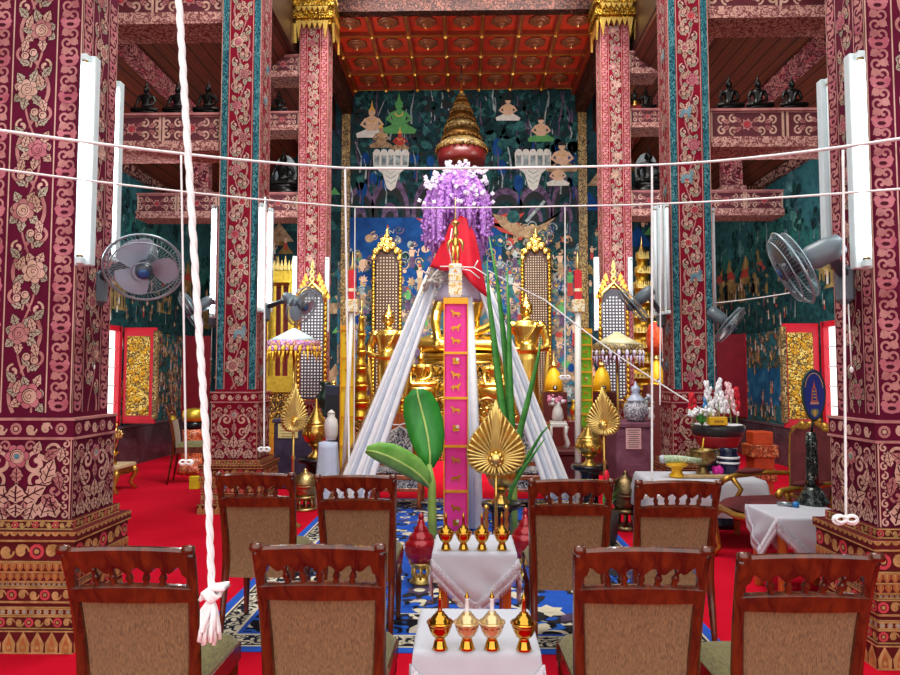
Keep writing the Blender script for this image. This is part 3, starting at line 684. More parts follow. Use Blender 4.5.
for s, X, sd in ((-1, XL, 'left'), (1, XR, 'right')):
    a, b = sorted((s*2.99, X)); beam(a, b, 8.4, 4.375, 4.86, 'carved pink beam from the %s middle column to the wall, carrying black statues' % sd)
    a, b = sorted((s*2.99, s*4.75)); beam(a, b, 8.4, 5.98, 6.55, 'upper carved beam high above the %s middle column, at the top of the photo' % sd)
    a, b = sorted((s*3.02, X)); beam(a, b, 12.4, 4.48, 4.95, 'lowest carved beam out from the %s far column, under the dim statues' % sd)
    a, b = sorted((s*3.02, s*4.95)); beam(a, b, 12.4, 6.1, 6.46, 'middle carved beam out from the %s far column' % sd)
    a, b = sorted((s*3.02, s*3.65)); beam(a, b, 12.4, 7.1, 7.53, 'topmost short carved beam out from the %s far column' % sd)
    m = MB(); m.box((s*4.9-.17, 12.3, 4.95), (s*4.9+.17, 12.5, 6.1), BEAMM); m.box((s*4.9-.22, 12.25, 4.95), (s*4.9+.22, 12.55, 5.05), BEAML)
    tag(m.build('roof_post', loc=(s*4.9, 12.4, 4.95), org=(s*4.9, 12.4, 4.95)), 'short patterned post standing on the %s far beam' % sd, 'post')
    r = MB(); sl = .80
    z = lambda x: ZW+sl*(abs(X)-abs(x))
    xs = [X+s*.35, s*3.12]; y0, y1 = 2.2, YB+.2
    vs = [(xs[0], y0, z(xs[0])), (xs[1], y0, z(xs[1])), (xs[1], y1, z(xs[1])), (xs[0], y1, z(xs[0]))]; vs += [(x, y, q+.08) for x, y, q in vs]
    r.add(vs, [[3, 2, 1, 0], [4, 5, 6, 7], [0, 1, 5, 4], [1, 2, 6, 5], [2, 3, 7, 6], [3, 0, 4, 7]], ROOFW)
    n = 22
    for i in range(n):
        x = xs[0]+(xs[1]-xs[0])*i/n; r.add([(x, y0, z(x)-.004), (x-s*.012, y0, z(x-s*.012)-.004), (x-s*.012, y1, z(x-s*.012)-.004), (x, y1, z(x)-.004)], [[0, 1, 2, 3]], P('plank_gap', '#1c0a06', .8, 0, 0))
    struct('ceiling', r)
    u = MB(); a, b = sorted((s*3.1, s*3.18)); u.box((a, 2.2, 7.55), (b, YB, 9.8), WOOD('upper_boards', '#2c110a', '#4a1f12', .5, (1, 1, 9), 0)); struct('wall_upper_'+sd, u)
    for x, w in ((s*4.72, .2), (s*3.7, .16)):
        g = MB(); g.box((x-w/2, 2.4, z(x)-.3), (x+w/2, YB, z(x)-.1), BEAMM)
        tag(g.build('roof_purlin', loc=(x, 9, z(x)-.2), org=(x, 9, z(x)-.2)), '%s patterned purlin running back under the %s aisle roof' % ('lower' if w == .2 else 'upper', sd), 'beam')
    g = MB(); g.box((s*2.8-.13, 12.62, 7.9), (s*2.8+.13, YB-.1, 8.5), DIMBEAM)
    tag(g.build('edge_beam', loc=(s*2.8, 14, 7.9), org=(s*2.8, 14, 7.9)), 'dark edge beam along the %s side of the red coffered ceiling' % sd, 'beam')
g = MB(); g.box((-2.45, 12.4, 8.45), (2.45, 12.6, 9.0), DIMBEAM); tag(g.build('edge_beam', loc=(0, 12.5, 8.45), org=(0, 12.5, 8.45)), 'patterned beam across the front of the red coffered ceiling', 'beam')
# ------------------------------------------------------------------ rug
RUGF = SCROLL('rug_field', '#15141c', ['#c9bfa8', '#1d4fa8', '#b8b0a0', '#2a62c0', '#d8cfb8', '#8a7f6a'], 5.5, 2.6, .95, 0, .58)
RUGB = P('rug_blue', '#0c4fb8', .95, 0, .12, 8); RUGC = SCROLL('rug_cream', '#1c2030', ['#cfc6b0', '#b5ab95', '#ddd5c0'], 13, 2.2, .95, 0, .45); RUGL = P('rug_line', '#d8cfb5', .95, 0, .1); RUGK = P('rug_black', '#14131a', .95, 0, .2)
def rug():
    mb = MB(); x0, x1, y0, y1 = -1.68, 1.56, 4.05, 9.0; mb.box((x0, y0, .002), (x1, y1, .006), RUGB)
    mb.frame((0, 0, .006), (1, 0, 0), (0, 1, 0), (0, 0, 1))
    def ring(d, M, L): mb.pl([(x0+d, y0+d), (x1-d, y0+d), (x1-d, y1-d), (x0+d, y1-d)], M, L)
    ring(.07, RUGL, 1); ring(.085, RUGK, 2); ring(.1, RUGC, 3); ring(.24, RUGL, 4); ring(.26, RUGB, 5); ring(.29, RUGF, 6); ring(.62, RUGL, 7); ring(.64, RUGB, 8)
    r = random.Random(5)
    for i in range(520):
        x, y = r.uniform(x0+.35, x1-.35), r.uniform(y0+.35, y1-.35); q = r.uniform(.04, .13)
        M = r.choice((RUGB, RUGL, RUGK, MPUR, RUGF, RUGK, RUGK, RUGL, RUGF))
        if r.random() < .5: leaf(mb, x, y, r.uniform(0, 6.28), q*2.2, q*1.4, M, 9+i % 5, False)
        else:
            pts = [(x+q*(1 if j % 2 else .65)*cos(j*pi/6), y+q*(1 if j % 2 else .65)*sin(j*pi/6)) for j in range(12)]; mb.pl(pts, M, 9+i % 5); mb.pl(circle(x, y, q*.4, 8), r.choice((RUGL, RUGB)), 15)
    tag(mb.build('patterned_rug', loc=(0, 6.5, 0), org=(0, 6.5, 0)), 'blue bordered rug with black and cream floral field, laid on the red carpet', 'rug')
rug()

# ------------------------------------------------------------------ dining chairs (backs to the camera)
SEATM = WEAVE('olive_seat', '#57502c', '#79703f'); BACKN = WEAVE('brown_weave', '#604a31', '#96764e', (420, 60, 60))
def chair(label, loc, group):
    t = thing('dining_chair', label, 'chair', loc, 0, group)
    stile = lambda s, z: V((s*(.205+.018*max(0, (z-.5)/.5)), -.185-.02*max(0, (.46-z)/.46)*4 if z < .46 else -.185-.125*((z-.46)/.56)**1.7, z))
    for s in (-1, 1):
        m = MB(); zs = [0, .15, .3, .46, .6, .75, .88, .97, 1.0]
        m.tube([stile(s, z) for z in zs], [.014, .018, .022, .026, .024, .022, .021, .022, .02], CHAIRW, 8, flat=.8)
        p = stile(s, 1.0); m.lathe([(.004, -.022), (.015, -.02), (.018, 0), (.015, .02), (.004, .022)], CHAIRW, p+V((0, -.012, .004)), 12, axis='X')
        m.build('rear_leg', t)
    for s in (-1, 1):
        m = MB(); m.lathe([(.016, 0), (.02, .015), (.015, .03), (.019, .12), (.024, .24), (.018, .28), (.028, .3), (.028, .315), (.02, .33), (.027, .35), (.027, .44)], CHAIRW, (s*.205, .225, 0), 12); m.build('front_leg', t)
    m = MB(); m.box((-.2, -.155, .41), (.2, -.125, .47), CHAIRW)
    for s in (-1, 1): m.box((s*.212-.014, -.15, .40), (s*.22+.014, .24, .475), CHAIRW)
    m.box((-.235, .225, .40), (.235, .255, .475), CHAIRW, .004); m.build('seat_frame', t)
    m = MB()
    def cush(u, v):
        x = -1+2*u; y = -1+2*v; e = (1-abs(x)**6)*(1-abs(y)**6); return V((x*(.215+.012*(v)), .045+y*.205, .475+.055*max(0, e)**.35))
    m.grid(cush, 16, 16, SEATM); m.build('seat', t)
    # upholstered back panel, its rear face towards the camera, hollow towards the sitter
    m = MB()
    def pan(u, v, side):
        z = .365+(.805-.365)*v; p = stile(1, z); w = p.x-.022-.012*sin(pi*v)*0; x = (-1+2*u)*w
        arch = .012*(1-(2*u-1)**2)*(1 if v > .99 else 0)
        return V((x, p.y+.012+side*(.012+.010*(1-(2*u-1)**2))-.028*(1-(2*u-1)**2)*0, z+arch))
    m.grid(lambda u, v: pan(u, v, -1), 10, 10, BACKN); m.grid(lambda u, v: pan(1-u, v, 1), 10, 10, BACKN)
    for u in (0, 1): m.grid(lambda a, v: pan(u, v, (-1+2*a)*(1 if u else -1)), 1, 10, CHAIRW)
    for v in (0, 1): m.grid(lambda u, a: pan(u, v, (-1+2*a)*(-1 if v else 1)), 10, 1, CHAIRW)
    m.build('backrest', t)
    def rail(zl, zh, scal, name):
        m = MB(); n = 60; F = []; B = []
        rows = []
        for i in range(n+1):
            u = i/n; x = (-1+2*u)*.222; bow = .02*(1-(2*u-1)**2)
            lo = zl
            if scal: e = abs(2*u-1); lo = zl+.024*(1-cos(u*pi*12))/2 if e < .834 else zl-.03*(e-.834)/.166
            else: lo = zl
            hi = zh+(.012*(1-(2*u-1)**2))
            y1, y0 = stile(1, lo).y-bow*.7, stile(1, hi).y-bow*.7
            rows.append([(x, y1-.016, lo), (x, y0-.016, hi-.01), (x, y0-.006, hi), (x, y0+.012, hi), (x, y1+.014, lo)])
        vs = [p for r in rows for p in r]; k = 5
        fs = [[i*k+j, (i+1)*k+j, (i+1)*k+(j+1) % k, i*k+(j+1) % k] for i in range(n) for j in range(k)]+[[0, 1, 2, 3, 4], [n*k+j for j in (4, 3, 2, 1, 0)]]
        m.add(vs, fs, CHAIRW); return m
    rail(.915, 1.005, True, 0).build('top_rail', t); rail(.803, .862, False, 0).build('cross_rail', t)
    for i in range(5):
        x = -.12+.06*i; m = MB(); b = V((x*.96, stile(1, .862).y-.014, .866)); e = V((x*1.08, stile(1, .93).y-.014, .94))
        prof = [(0, .011), (.12, .013), (.2, .009), (.4, .015), (.55, .011), (.7, .008), (.8, .013), (1, .011)]
        m.tube([b.lerp(e, q) for q, _ in prof], [r for _, r in prof], CHAIRW, 10); m.build('spindle', t)
    return t
near = [(-1.196, 2.73, 'near dining chair at the far left, in front of the patterned column base'), (-.522, 2.77, 'near dining chair just left of the front table of water vessels'), (.629, 2.755, 'near dining chair just right of the front table of water vessels'), (1.18, 2.68, 'near dining chair at the far right, seat turned to the blue-fan corner')]
near[3] = (1.172, 2.68, 'near dining chair at the far right, in front of the right column base')
far = [(-1.262, 4.42, 'second-row dining chair at the far left, behind the thick hanging cord'), (-.64, 4.34, 'second-row dining chair left of the banana plant, a thin knotted thread hanging before it'), (.606, 4.21, 'second-row dining chair right of the gold leaf stand, with light woven back'), (1.197, 4.17, 'second-row dining chair at the far right, knotted thread at its top rail')]
c0 = None
for row in (near, far):
    for x, y, l in row:
        l = 'brown '+l
        if c0 is None: c0 = chair(l, (x, y, 0), 'dining chairs with woven backs')
        else: dup(c0, (x, y, 0), 0, l)

# ------------------------------------------------------------------ cloth-covered offering tables with water vessels
LACE = WEAVE('lace_trim', '#b9b4be', '#e4e0e8', (120, 120, 120))
def drape(cx, cy, a, b, z, reach, lab, name='tablecloth', sk=0, fr=True):
    """square cloth laid corner-wise over a table 2a x 2b"""
    m = MB(); n = 44
    def fn(u, v):
        p, q = -1+2*u, -1+2*v; x = (p-q)/2*reach*1.0; y = (p+q)/2*reach
        dx, dy = max(0, abs(x)-a), max(0, abs(y)-b); sx, sy = (1 if x > 0 else -1), (1 if y > 0 else -1)
        d = dx+dy; fold = .012*sin((x+y)*26)*min(1, d*6)
        return V((sx*(min(abs(x), a)+.006+(.018+fold if dx > dy else .004)*min(1, d*5)), sy*(min(abs(y), b)+.006+(.018+fold if dy >= dx else .004)*min(1, d*5)), z+.006-d))
    m.grid(fn, n, n, WHITE)
    o = m.build(name, loc=(cx, cy, 0)); tag(o, lab, 'tablecloth')
    l = MB()
    for i in range(120):
        for side in range(4):
            u = (i+.5)/120; uv = [(u, 0), (1, u), (u, 1), (0, u)][side]; iu = [(u, .06), (.94, u), (u, .94), (.06, u)][side]
            p, k = fn(*uv), fn(*iu)
            if p.z > z-.015: continue
            dn = .05 if i % 2 else .035; out = V((p.x, p.y, 0)).normalized()*.004
            if fr: l.tube([p+out, p+out+V((0, 0, -dn))], [.0022, .0016], LACE, 4)
            l.tube([k+out*1.5, k.lerp(p, .5)+out*2, p+out], [.0045, .003, .004], LACE, 4)
            if i % 3 == 0: l.ell(p+out, (.006, .004, .006), LACE, 6, 4)
    f = l.build('lace_fringe', o); f['kind'] = 'stuff'
    return o
def table(cx, cy, a, b, z, lab, name='side_table'):
    t = thing(name, lab, 'table', (cx, cy, 0)); m = MB(); m.box((-a, -b, z-.03), (a, b, z), ORW, .006); m.build('tabletop', t)
    m = MB(); m.box((-a+.03, -b+.03, z-.09), (a-.03, b-.03, z-.03), ORW); m.build('apron', t)
    for sx in (-1, 1):
        for sy in (-1, 1): m = MB(); x, y = sx*(a-.045), sy*(b-.045); m.box((x-.025, y-.025, 0), (x+.025, y+.025, z-.03), ORW, .004); m.build('leg', t)
    return t
REFLBAND = P('carpet_reflection', '#b8602a', .12, .8, .2, 14); GLASSY = P('ribbed_glass', '#dcc08a', .1, .55, .1, 30, coat=.6)
def vessel(label, loc, group, clear, sc=1.0):
    t = thing('water_vessel', label, 'vessel', loc, 0, group); t.scale = (sc*.86, sc*.86, sc)
    m = MB(); m.lathe([(.03, 0), (.034, .003), (.03, .012), (.024, .03), (.02, .04), (.024, .044)], BRASS, n=20); m.build('foot', t)
    m = MB(); m.lathe([(.02, .042), (.034, .05), (.046, .07), (.054, .094), (.058, .097), (.055, .1), (.046, .095)], GLASSY if clear else BRASS, n=24, rib=.02 if clear else None)
    m.lathe([(.049, .08), (.0525, .088), (.051, .0885)], REFLBAND, n=24); m.build('bowl', t)  # coloured band stands for the red carpet reflected in the bowl
    m = MB(); m.lathe([(.041, .094), (.042, .1), (.037, .111), (.027, .122), (.018, .128), (.02, .131), (.014, .135)], GLASSY if clear else BRASS, n=24, rib=.03)
    m.build('lid', t)
    m = MB(); M2 = WHITEP if clear else P('copper_spire', '#b56a3a', .2, 1, .1)
    m.lathe([(.012, .132), (.0095, .14), (.0085, .175), (.0105, .178), (.0105, .182)], M2, n=12); m.lathe([(.009, .18), (.011, .186), (.007, .192), (.002, .205), (.0005, .212)], BRASS, n=12); m.build('spire', t)
    return t
table(.045, 2.745, .22, .22, .615, 'small wooden table nearest the camera, under a white lace cloth', 'side_table')
drape(.045, 2.745, .225, .225, .617, .56, 'white lace-edged cloth over the small table nearest the camera')
table(.06, 4.11, .225, .21, .598, 'small orange wooden table behind the front one, under a fringed white cloth')
drape(.06, 4.11, .23, .215, .617, .545, 'white cloth with a fringed point hanging down, over the second small table')
vl = None; VN = ['first', 'second', 'third', 'fourth']
for px, py, clear, d in ((440, 650, 0, 'solid gold water vessel with copper spire, leftmost on the front white table'), (467, 650, 1, 'ribbed glass water vessel with white spire, second from left on the front table'), (492, 650, 1, 'ribbed glass water vessel with white spire, third from left on the front table'), (524, 651, 0, 'solid gold water vessel with copper spire, rightmost on the front white table')):
    p = atz(px, py-1, .624); vessel(d, p, 'water vessels on the front table', clear, 1.0)
for i, px in enumerate((446, 463.5, 482, 502)):
    p = atz(px, 550, .624); vessel('gold water vessel, %s from the left on the second small table' % VN[i], p, 'water vessels on the second table', 0, 1.03)

# ------------------------------------------------------------------ fluorescent lights on the columns
HOUS = P('lamp_housing', '#cfdfe2', .35, 0, .05); TUBE_ON = GLOW('lit_tube', '#eefcff', 14.0); TUBE_OFF = P('unlit_tube', '#dfe9ee', .3, 0, .03)
def tube_light(px, py0, py1, Y, label, on=True, w=.075):
    a, b = at(px, py0, Y), at(px, py1, Y); c = (a+b)/2; h = abs(a.z-b.z); x = c.x
    t = thing('tube_light', label, 'lamp', (x, Y, min(a.z, b.z)), 0, 'fluorescent tubes on the columns')
    m = MB(); m.box((-w/2, .01, 0), (w/2, .07, h), HOUS, .006); m.build('housing', t)
    for z in (.0, h-.05): m = MB(); m.box((-.02, -.035, z+.005), (.02, .012, z+.045), HOUS, .004); m.build('tube_socket', t)
    m = MB(); m.lathe([(.019, .05), (.019, h-.05)], TUBE_ON if on else TUBE_OFF, (0, -.014, 0), 12); m.build('tube', t)
    for z in (.045, h-.06): m = MB(); m.lathe([(.0195, z), (.0195, z+.015)], OLDBRASS, (0, -.014, 0), 12); m.build('end_cap', t)
tube_light(84, 55, 265, 4.02, 'lit tube on the front corner of the nearest left column, above the fan', True, .1)
tube_light(112, 80, 262, 4.56, 'lit tube on the rear inner edge of the nearest left column, beside the fan')
tube_light(862, 52, 268, 3.9, 'lit tube on the front corner of the nearest right column', True, .1)
tube_light(831, 78, 262, 4.45, 'pale unlit tube on the rear inner edge of the nearest right column, above the fan', False, .09)
tube_light(213, 205, 318, 8.3, 'lit tube on the outer edge of the left middle column')
tube_light(261, 203, 312, 8.0, 'lit tube on the inner edge of the left middle column, front of the pair', True, .085)
tube_light(269.5, 208, 312, 8.45, 'lit tube on the inner edge of the left middle column, rear of the pair', True, .06)
tube_light(655.5, 206, 316, 8.4, 'unlit grey tube farthest from the right middle column, first of three', False, .05)
tube_light(661.5, 203, 315, 8.3, 'unlit grey tube in the middle of the three at the right middle column', False, .06)
tube_light(667.5, 203, 314, 8.0, 'unlit grey tube against the right middle column, last of three', False, .06)
tube_light(713.5, 208, 320, 8.2, 'pale unlit tube on the outer edge of the right middle column', False, .06)
tube_light(294, 256, 316, 12.0, 'lit tube left of the left far column, above the tiered parasol')
tube_light(326.5, 257, 332, 12.0, 'unlit tube right of the left far column, beside the lattice arch', False)
tube_light(597, 257, 331, 12.0, 'lit tube left of the right far column, beside the lattice arch', True, .09)
tube_light(631, 257, 300, 12.0, 'unlit tube right of the right far column, above the wall fan', False)

# ------------------------------------------------------------------ wall fans
FANG = P('fan_grey', '#5b6870', .35, 0, .08); FAND = P('fan_dark_grey', '#39424c', .35, 0, .1); WIREM = P('fan_wire', '#8fa0a8', .3, .6, .05); BLADE = P('fan_blade', '#9db4c6', .25, 0, .05, coat=.4); HUBB = P('fan_hub_blue', '#1c4f86', .3, 0, .05)
def fan(c, n, R, br, label, blade=None):
    """c head centre, n the way it blows, br where its bracket is fixed"""
    c, n, br = V(c), V(n).normalized(), V(br); t = thing('wall_fan', label, 'fan', br); q = n.to_track_quat('Z', 'Y').to_matrix().to_4x4()
    F = Matrix.Translation(c-br) @ q
    m = MB(); m.cbox((0, 0, 0), (.1, .1, .24), FANG, .03); m.tube([(0, -.03, -.12), (.0, -.04, -.5)], .004, THREAD, 5); m.ell((0, -.04, -.52), (.012, .012, .02), WHITEP, 8, 6); m.build('bracket', t)
    e = F @ V((0, 0, -.2)); m = MB(); m.tube([(0, 0, .06), e.lerp(V((0, 0, 0)), .4)+V((0, 0, .03)), e], [.035, .03, .03], FAND, 10); m.build('arm', t)
    m = MB(); m.X = F; m.lathe([(.02, -.3), (.06, -.29), (.075, -.22), (.075, -.12), (.055, -.07), (.03, -.05)], FANG, n=18); m.build('motor_housing', t)
    m = MB(); m.X = F
    for z, r in ((0, R), (.045, R*.86), (-.045, R*.9), (.06, R*.3), (-.06, R*.35)): m.tube([(r*cos(2*pi*i/36), r*sin(2*pi*i/36), z) for i in range(36)], .0075 if z == 0 else .004, WIREM, 5, True)
    for i in range(56):
        a = 2*pi*i/56
        for sg in (1, -1):
            m.tube([(r*cos(a+tw), r*sin(a+tw), z*sg) for r, z, tw in ((R*.28, .062, 0), (R*.6, .058, .1), (R*.86, .046, .18), (R, 0, .22))], .0012, WIREM, 3)
    m.build('grille', t)
    for k in range(3):
        m = MB(); m.X = F @ Matrix.Rotation(2*pi*k/3, 4, 'Z')
        def bl(u, v): a = -.8+1.75*u*(1-.2*v); r = .05+(R*.86-.05)*v*(1-.18*(2*u-1)**2); return V((r*cos(a), r*sin(a), .025*(u-.5)*2))
        m.grid(bl, 8, 8, blade or BLADE); m.build('blade', t)
    m = MB(); m.X = F; m.lathe([(.05, -.03), (.05, .055), (.042, .07), (.02, .078)], FAND, n=20); m.build('hub', t); m = MB(); m.X = F; m.lathe([(.032, .07), (.032, .08), (.01, .084)], HUBB, n=20); m.build('hub_badge', t)
fan(at(144, 268, 4.1), (.32, -.72, -.6), .228, at(99, 288, 4.4), 'blue-grey wall fan facing the camera on the nearest left column')
fan(at(792, 268, 4.0), (-.86, .25, -.45), .23, at(845, 285, 4.2), 'dark wall fan seen from behind on the nearest right column', FAND)
fan(at(302, 306, 8.2), (.82, -.35, -.45), .25, at(266, 312, 8.4), 'grey wall fan reaching right from the left middle column, over the parasol')
fan(at(191, 311, 8.2), (-.75, -.4, -.5), .25, at(213, 318, 8.5), 'pale wall fan reaching left from the left middle column')
fan(at(633, 305, 8.1), (-.72, .2, -.62), .25, at(661, 318, 8.4), 'dark wall fan reaching left from the right middle column, over a round red lantern', FAND)
fan(at(730, 325, 8.0), (.72, -.3, -.62), .25, at(713, 322, 8.3), 'silvery wall fan reaching right from the right middle column', P('fan_blade_light', '#b8c2c8', .2, .4, .05))

# ------------------------------------------------------------------ sacred threads
def cord(name, pts, r, label, sag=0, group=None, knot=None):
    t = MB(); n = 24; P_ = [V(p) for p in pts]; out = []
    for i in range(len(P_)-1):
        for j in range(n if i == len(P_)-2 else n): out.append(P_[i].lerp(P_[i+1], j/n)-V((0, 0, sag*4*(j/n)*(1-j/n))))
    out.append(P_[-1]); o0 = P_[0]
    t.tube(out, r, THREAD, 6); o = t.build(name, loc=o0, org=o0); tag(o, label, 'thread', group)
    if knot:
        k = MB(); e = P_[-1]; s = knot; rr = random.Random(len(label))
        for sg in (-1, 1):
            for q in range(2): k.tube([e+V((sg*s*(.5+.1*q)*(1-cos(a))*.9, (q-.5)*s*.2, s*.38*sin(a)*(1 if q else .7)-q*s*.08)) for a in [2*pi*i/14 for i in range(15)]], s*.13, THREAD, 7)
        k.ell(e, (s*.22, s*.2, s*.25), THREAD, 10, 7)
        for sg in (-1, 1): k.tube([e, e+V((sg*s*.5, -s*.1, -s*.35)), e+V((sg*s*.75, 0, -s*.55))], s*.07, THREAD, 6)
        kk = k.build('bow_knot', o, org=o0)
    return o
A, Bn = at(345, 168, 4.4), at(652, 165, 4.4); L0, R0 = at(-25, 127, 2.6), at(925, 135, 2.6)
cord('overhead_thread', [L0, A], .0075, 'upper white thread running from the left edge to the centre', .02)
cord('overhead_thread', [A, Bn], .0075, 'upper white thread crossing the centre above the purple flowers', .01)
cord('overhead_thread', [Bn, R0], .0075, 'upper white thread running from the centre to the right edge', .02)
C2, D2 = at(355, 207, 5.4), at(565, 206, 5.4); L1, R1 = at(-25, 166, 3.0), at(925, 187, 3.0)
cord('overhead_thread', [L1, C2], .006, 'lower white thread running from the left edge to the centre', .02)
cord('overhead_thread', [C2, D2], .006, 'lower white thread crossing over the purple flowers', .01)
cord('overhead_thread', [D2, R1], .006, 'lower white thread running from the centre to the right edge', .02)
def hang(top, bot, r, label, kn): cord('hanging_thread', [top, bot], r, label, 0, 'threads hanging over the seats', kn)
q = L0.lerp(A, .62); hang(at(181, 152, q.y), at(186, 462, q.y), .006, 'thin thread hanging beside the thick cord, bow over the empty left carpet', .035)
q = L1.lerp(C2, .76); hang(at(265, 197, q.y), at(264, 449, q.y), .006, 'thin thread hanging along the left middle column, bow at its carved foot', .04)
hang(A, at(350, 521, 4.4), .007, 'thin thread hanging over the chair left of the banana plant', .055)
hang(C2, at(354, 448, 5.4), .004, 'fine thread hanging beside the yellow banner, without a bow', None)
hang(Bn, at(652, 493, 4.4), .0075, 'thread hanging right of centre, bow touching the second-row chair at far right', .065)
q = D2.lerp(R1, .27); hang(at(661, 203, q.y), at(660, 405, q.y), .005, 'fine thread hanging down the inner edge of the right middle column, without a bow', None)
hang(D2, at(565, 377, 5.4), .005, 'short thread hanging left of the green banner, bow by the yellow offering cone', .04)
q = Bn.lerp(R0, .75); hang(at(843, 150, q.y), at(846, 519, q.y), .006, 'thread hanging down the nearest right column, bow at its base', .05)
# thick cord in the foreground with a tasselled knot
def bigcord():
    Y = 1.5; pts = [at(*p, Y) for p in ((177, -30), (186, 120), (197, 300), (207, 450), (212, 596))]; o0 = pts[0]
    m = MB(); out = []
    for i in range(len(pts)-1):
        for j in range(30): out.append(pts[i].lerp(pts[i+1], j/30))
    for k in range(3): m.tube([p+V((.0042*cos(i*.55+k*2.09), .0042*sin(i*.55+k*2.09), 0)) for i, p in enumerate(out)], .0046, THREAD, 6)
    o = m.build('thick_cord', loc=o0, org=o0); tag(o, 'thick white twisted cord hanging in the left foreground, ending in a tassel', 'thread')
    k = MB(); e = pts[-1]; s = .045; r = random.Random(2)
    for i in range(5): k.tube([e+V((s*(.1+.55*t)+s*.35*sin(a)*.6, (i-2)*.006, s*(.15+.55*t)+s*.28*cos(a)*(1-.3*t))) for a, t in [(2*pi*j/16, .5-.5*cos(2*pi*j/16)) for j in range(17)]], .0055, THREAD, 6)
    for i in range(4): k.tube([e+V((s*.3*cos(a)+(i-1.5)*.004, s*.3*sin(a), s*.2*sin(a*2)+.003*i)) for a in [2*pi*j/14 for j in range(15)]], .005, THREAD, 6)
    k.tube([e, e+V((-.02, 0, .004)), e+V((-.026, 0, -.01))], .005, THREAD, 6); k.build('bow_knot', o, org=o0)
    k = MB()
    for i in range(26):
        dx, dy = r.gauss(0, .006), r.gauss(0, .006); sx = r.uniform(-.026, .014)
        k.tube([e+V((0, 0, 0)), e+V((dx+sx*.3, dy, -.03)), e+V((dx+sx, dy*2, -.07)), e+V((dx+sx*1.2, dy*2, -.085+r.uniform(-.02, .02)))], .0042, THREAD, 5)
    k.build('tassel', o, org=o0)
bigcord()
# ------------------------------------------------------------------ Buddha images (one continuous body each)
BRONZE = P('dark_bronze', '#1c1a19', .3, .6, .3, 10); HALO = P('pale_halo', '#9aa4a6', .5, .2, .2, 10)
BIGGOLD = P('statue_gold', '#e8bf5c', .3, 1, .12, 6, .1, 12)
def remesh(o, vs, it=3):
    r = o.modifiers.new('remesh', 'REMESH'); r.mode = 'VOXEL'; r.voxel_size = vs; r.use_smooth_shade = True
    s = o.modifiers.new('smooth', 'SMOOTH'); s.iterations = it; s.factor = .5
def seated_body(h, M):
    """cross-legged, right hand over the knee, facing -Y"""
    m = MB(); m.X = Matrix.Scale(h, 4)
    m.ell((0, .02, .075), (.3, .2, .075), M)
    for s in (-1, 1): m.tube([(s*.1, .05, .09), (s*.3, -.05, .085), (s*.34, -.12, .075), (s*.2, -.2, .07), (s*-.08, -.21, .075)], [.09, .085, .075, .055, .04], M, 10)
    m.lathe([(.14, .06), (.145, .16), (.12, .28), (.14, .38), (.17, .48), (.15, .545), (.06, .58), (.055, .63)], M, n=18, sq=(1, .68))
    for s in (-1, 1): m.ell((s*.165, 0, .5), (.07, .06, .065), M)
    m.tube([(-.19, 0, .51), (-.25, .0, .36), (-.26, -.06, .26), (-.24, -.17, .16), (-.23, -.22, .1)], [.055, .048, .042, .034, .025], M, 10)
    m.tube([(.19, 0, .51), (.25, .0, .36), (.22, -.07, .24), (.08, -.17, .175), (-.02, -.19, .165)], [.055, .048, .042, .034, .026], M, 10)
    for k in range(4): m.tube([(-.245+.016*k, -.21, .115), (-.247+.017*k, -.238, .07), (-.245+.016*k, -.236, .03)], [.013, .011, .008], M, 6)
    m.tube([(.1, -.175, .175), (0, -.2, .178), (-.07, -.2, .172)], [.026, .024, .014], M, 8)
    m.ell((0, -.012, .7), (.076, .086, .1), M, 16, 12); m.ell((0, .0, .755), (.08, .085, .06), M, 14, 8); m.ell((0, 0, .82), (.045, .045, .04), M)
    m.lathe([(.028, .84), (.03, .88), (.015, .94), (.004, 1.0)], M, n=8)
    for s in (-1, 1): m.tube([(s*.078, .0, .74), (s*.086, .0, .69), (s*.08, -.005, .63)], [.014, .016, .014], M, 6)
    m.tube([(0, -.09, .72), (0, -.105, .69), (0, -.095, .675)], [.01, .015, .008], M, 6)
    m.tube([(-.03, -.085, .65), (0, -.094, .647), (.03, -.085, .65)], .008, M, 6)
    for s in (-1, 1): m.tube([(s*.014, -.088, .718), (s*.035, -.087, .727), (s*.058, -.07, .718)], .007, M, 6)
    m.tube([(.13, -.09, .54), (.06, -.115, .42), (.02, -.11, .3), (.0, -.12, .2)], [.02, .024, .024, .02], M, 8, flat=.5)
    return m
def seated_buddha(label, loc, h, M=None, group=None, pedestal=.16, PM=None, halo=False, name='seated_buddha'):
    t = thing(name, label, 'statue', loc, 0, group); M = M or BIGGOLD; PM = PM or M
    b = seated_body(h, M).build('body', t, loc=(0, 0, pedestal*h)); remesh(b, .009*h if h > 1 else .014*h, 2)
    m = MB(); p = pedestal*h; m.lathe([(.4*h, 0), (.42*h, p*.15), (.36*h, p*.35), (.33*h, p*.55), (.37*h, p*.7), (.4*h, p*.9), (.38*h, p)], PM, n=28, sq=(1, .75), rib=.025); m.build('lotus_base', t)
    if halo:
        m = MB(); m.prism([(.28*h*cos(a)*(1 if a < pi else 1), .62*h+.45*h*sin(a)) for a in [2*pi*i/24 for i in range(24)]], (0, .2*h, 0), (1, 0, 0), (0, 0, 1), -.03, HALO); m.build('halo', t)
    return t
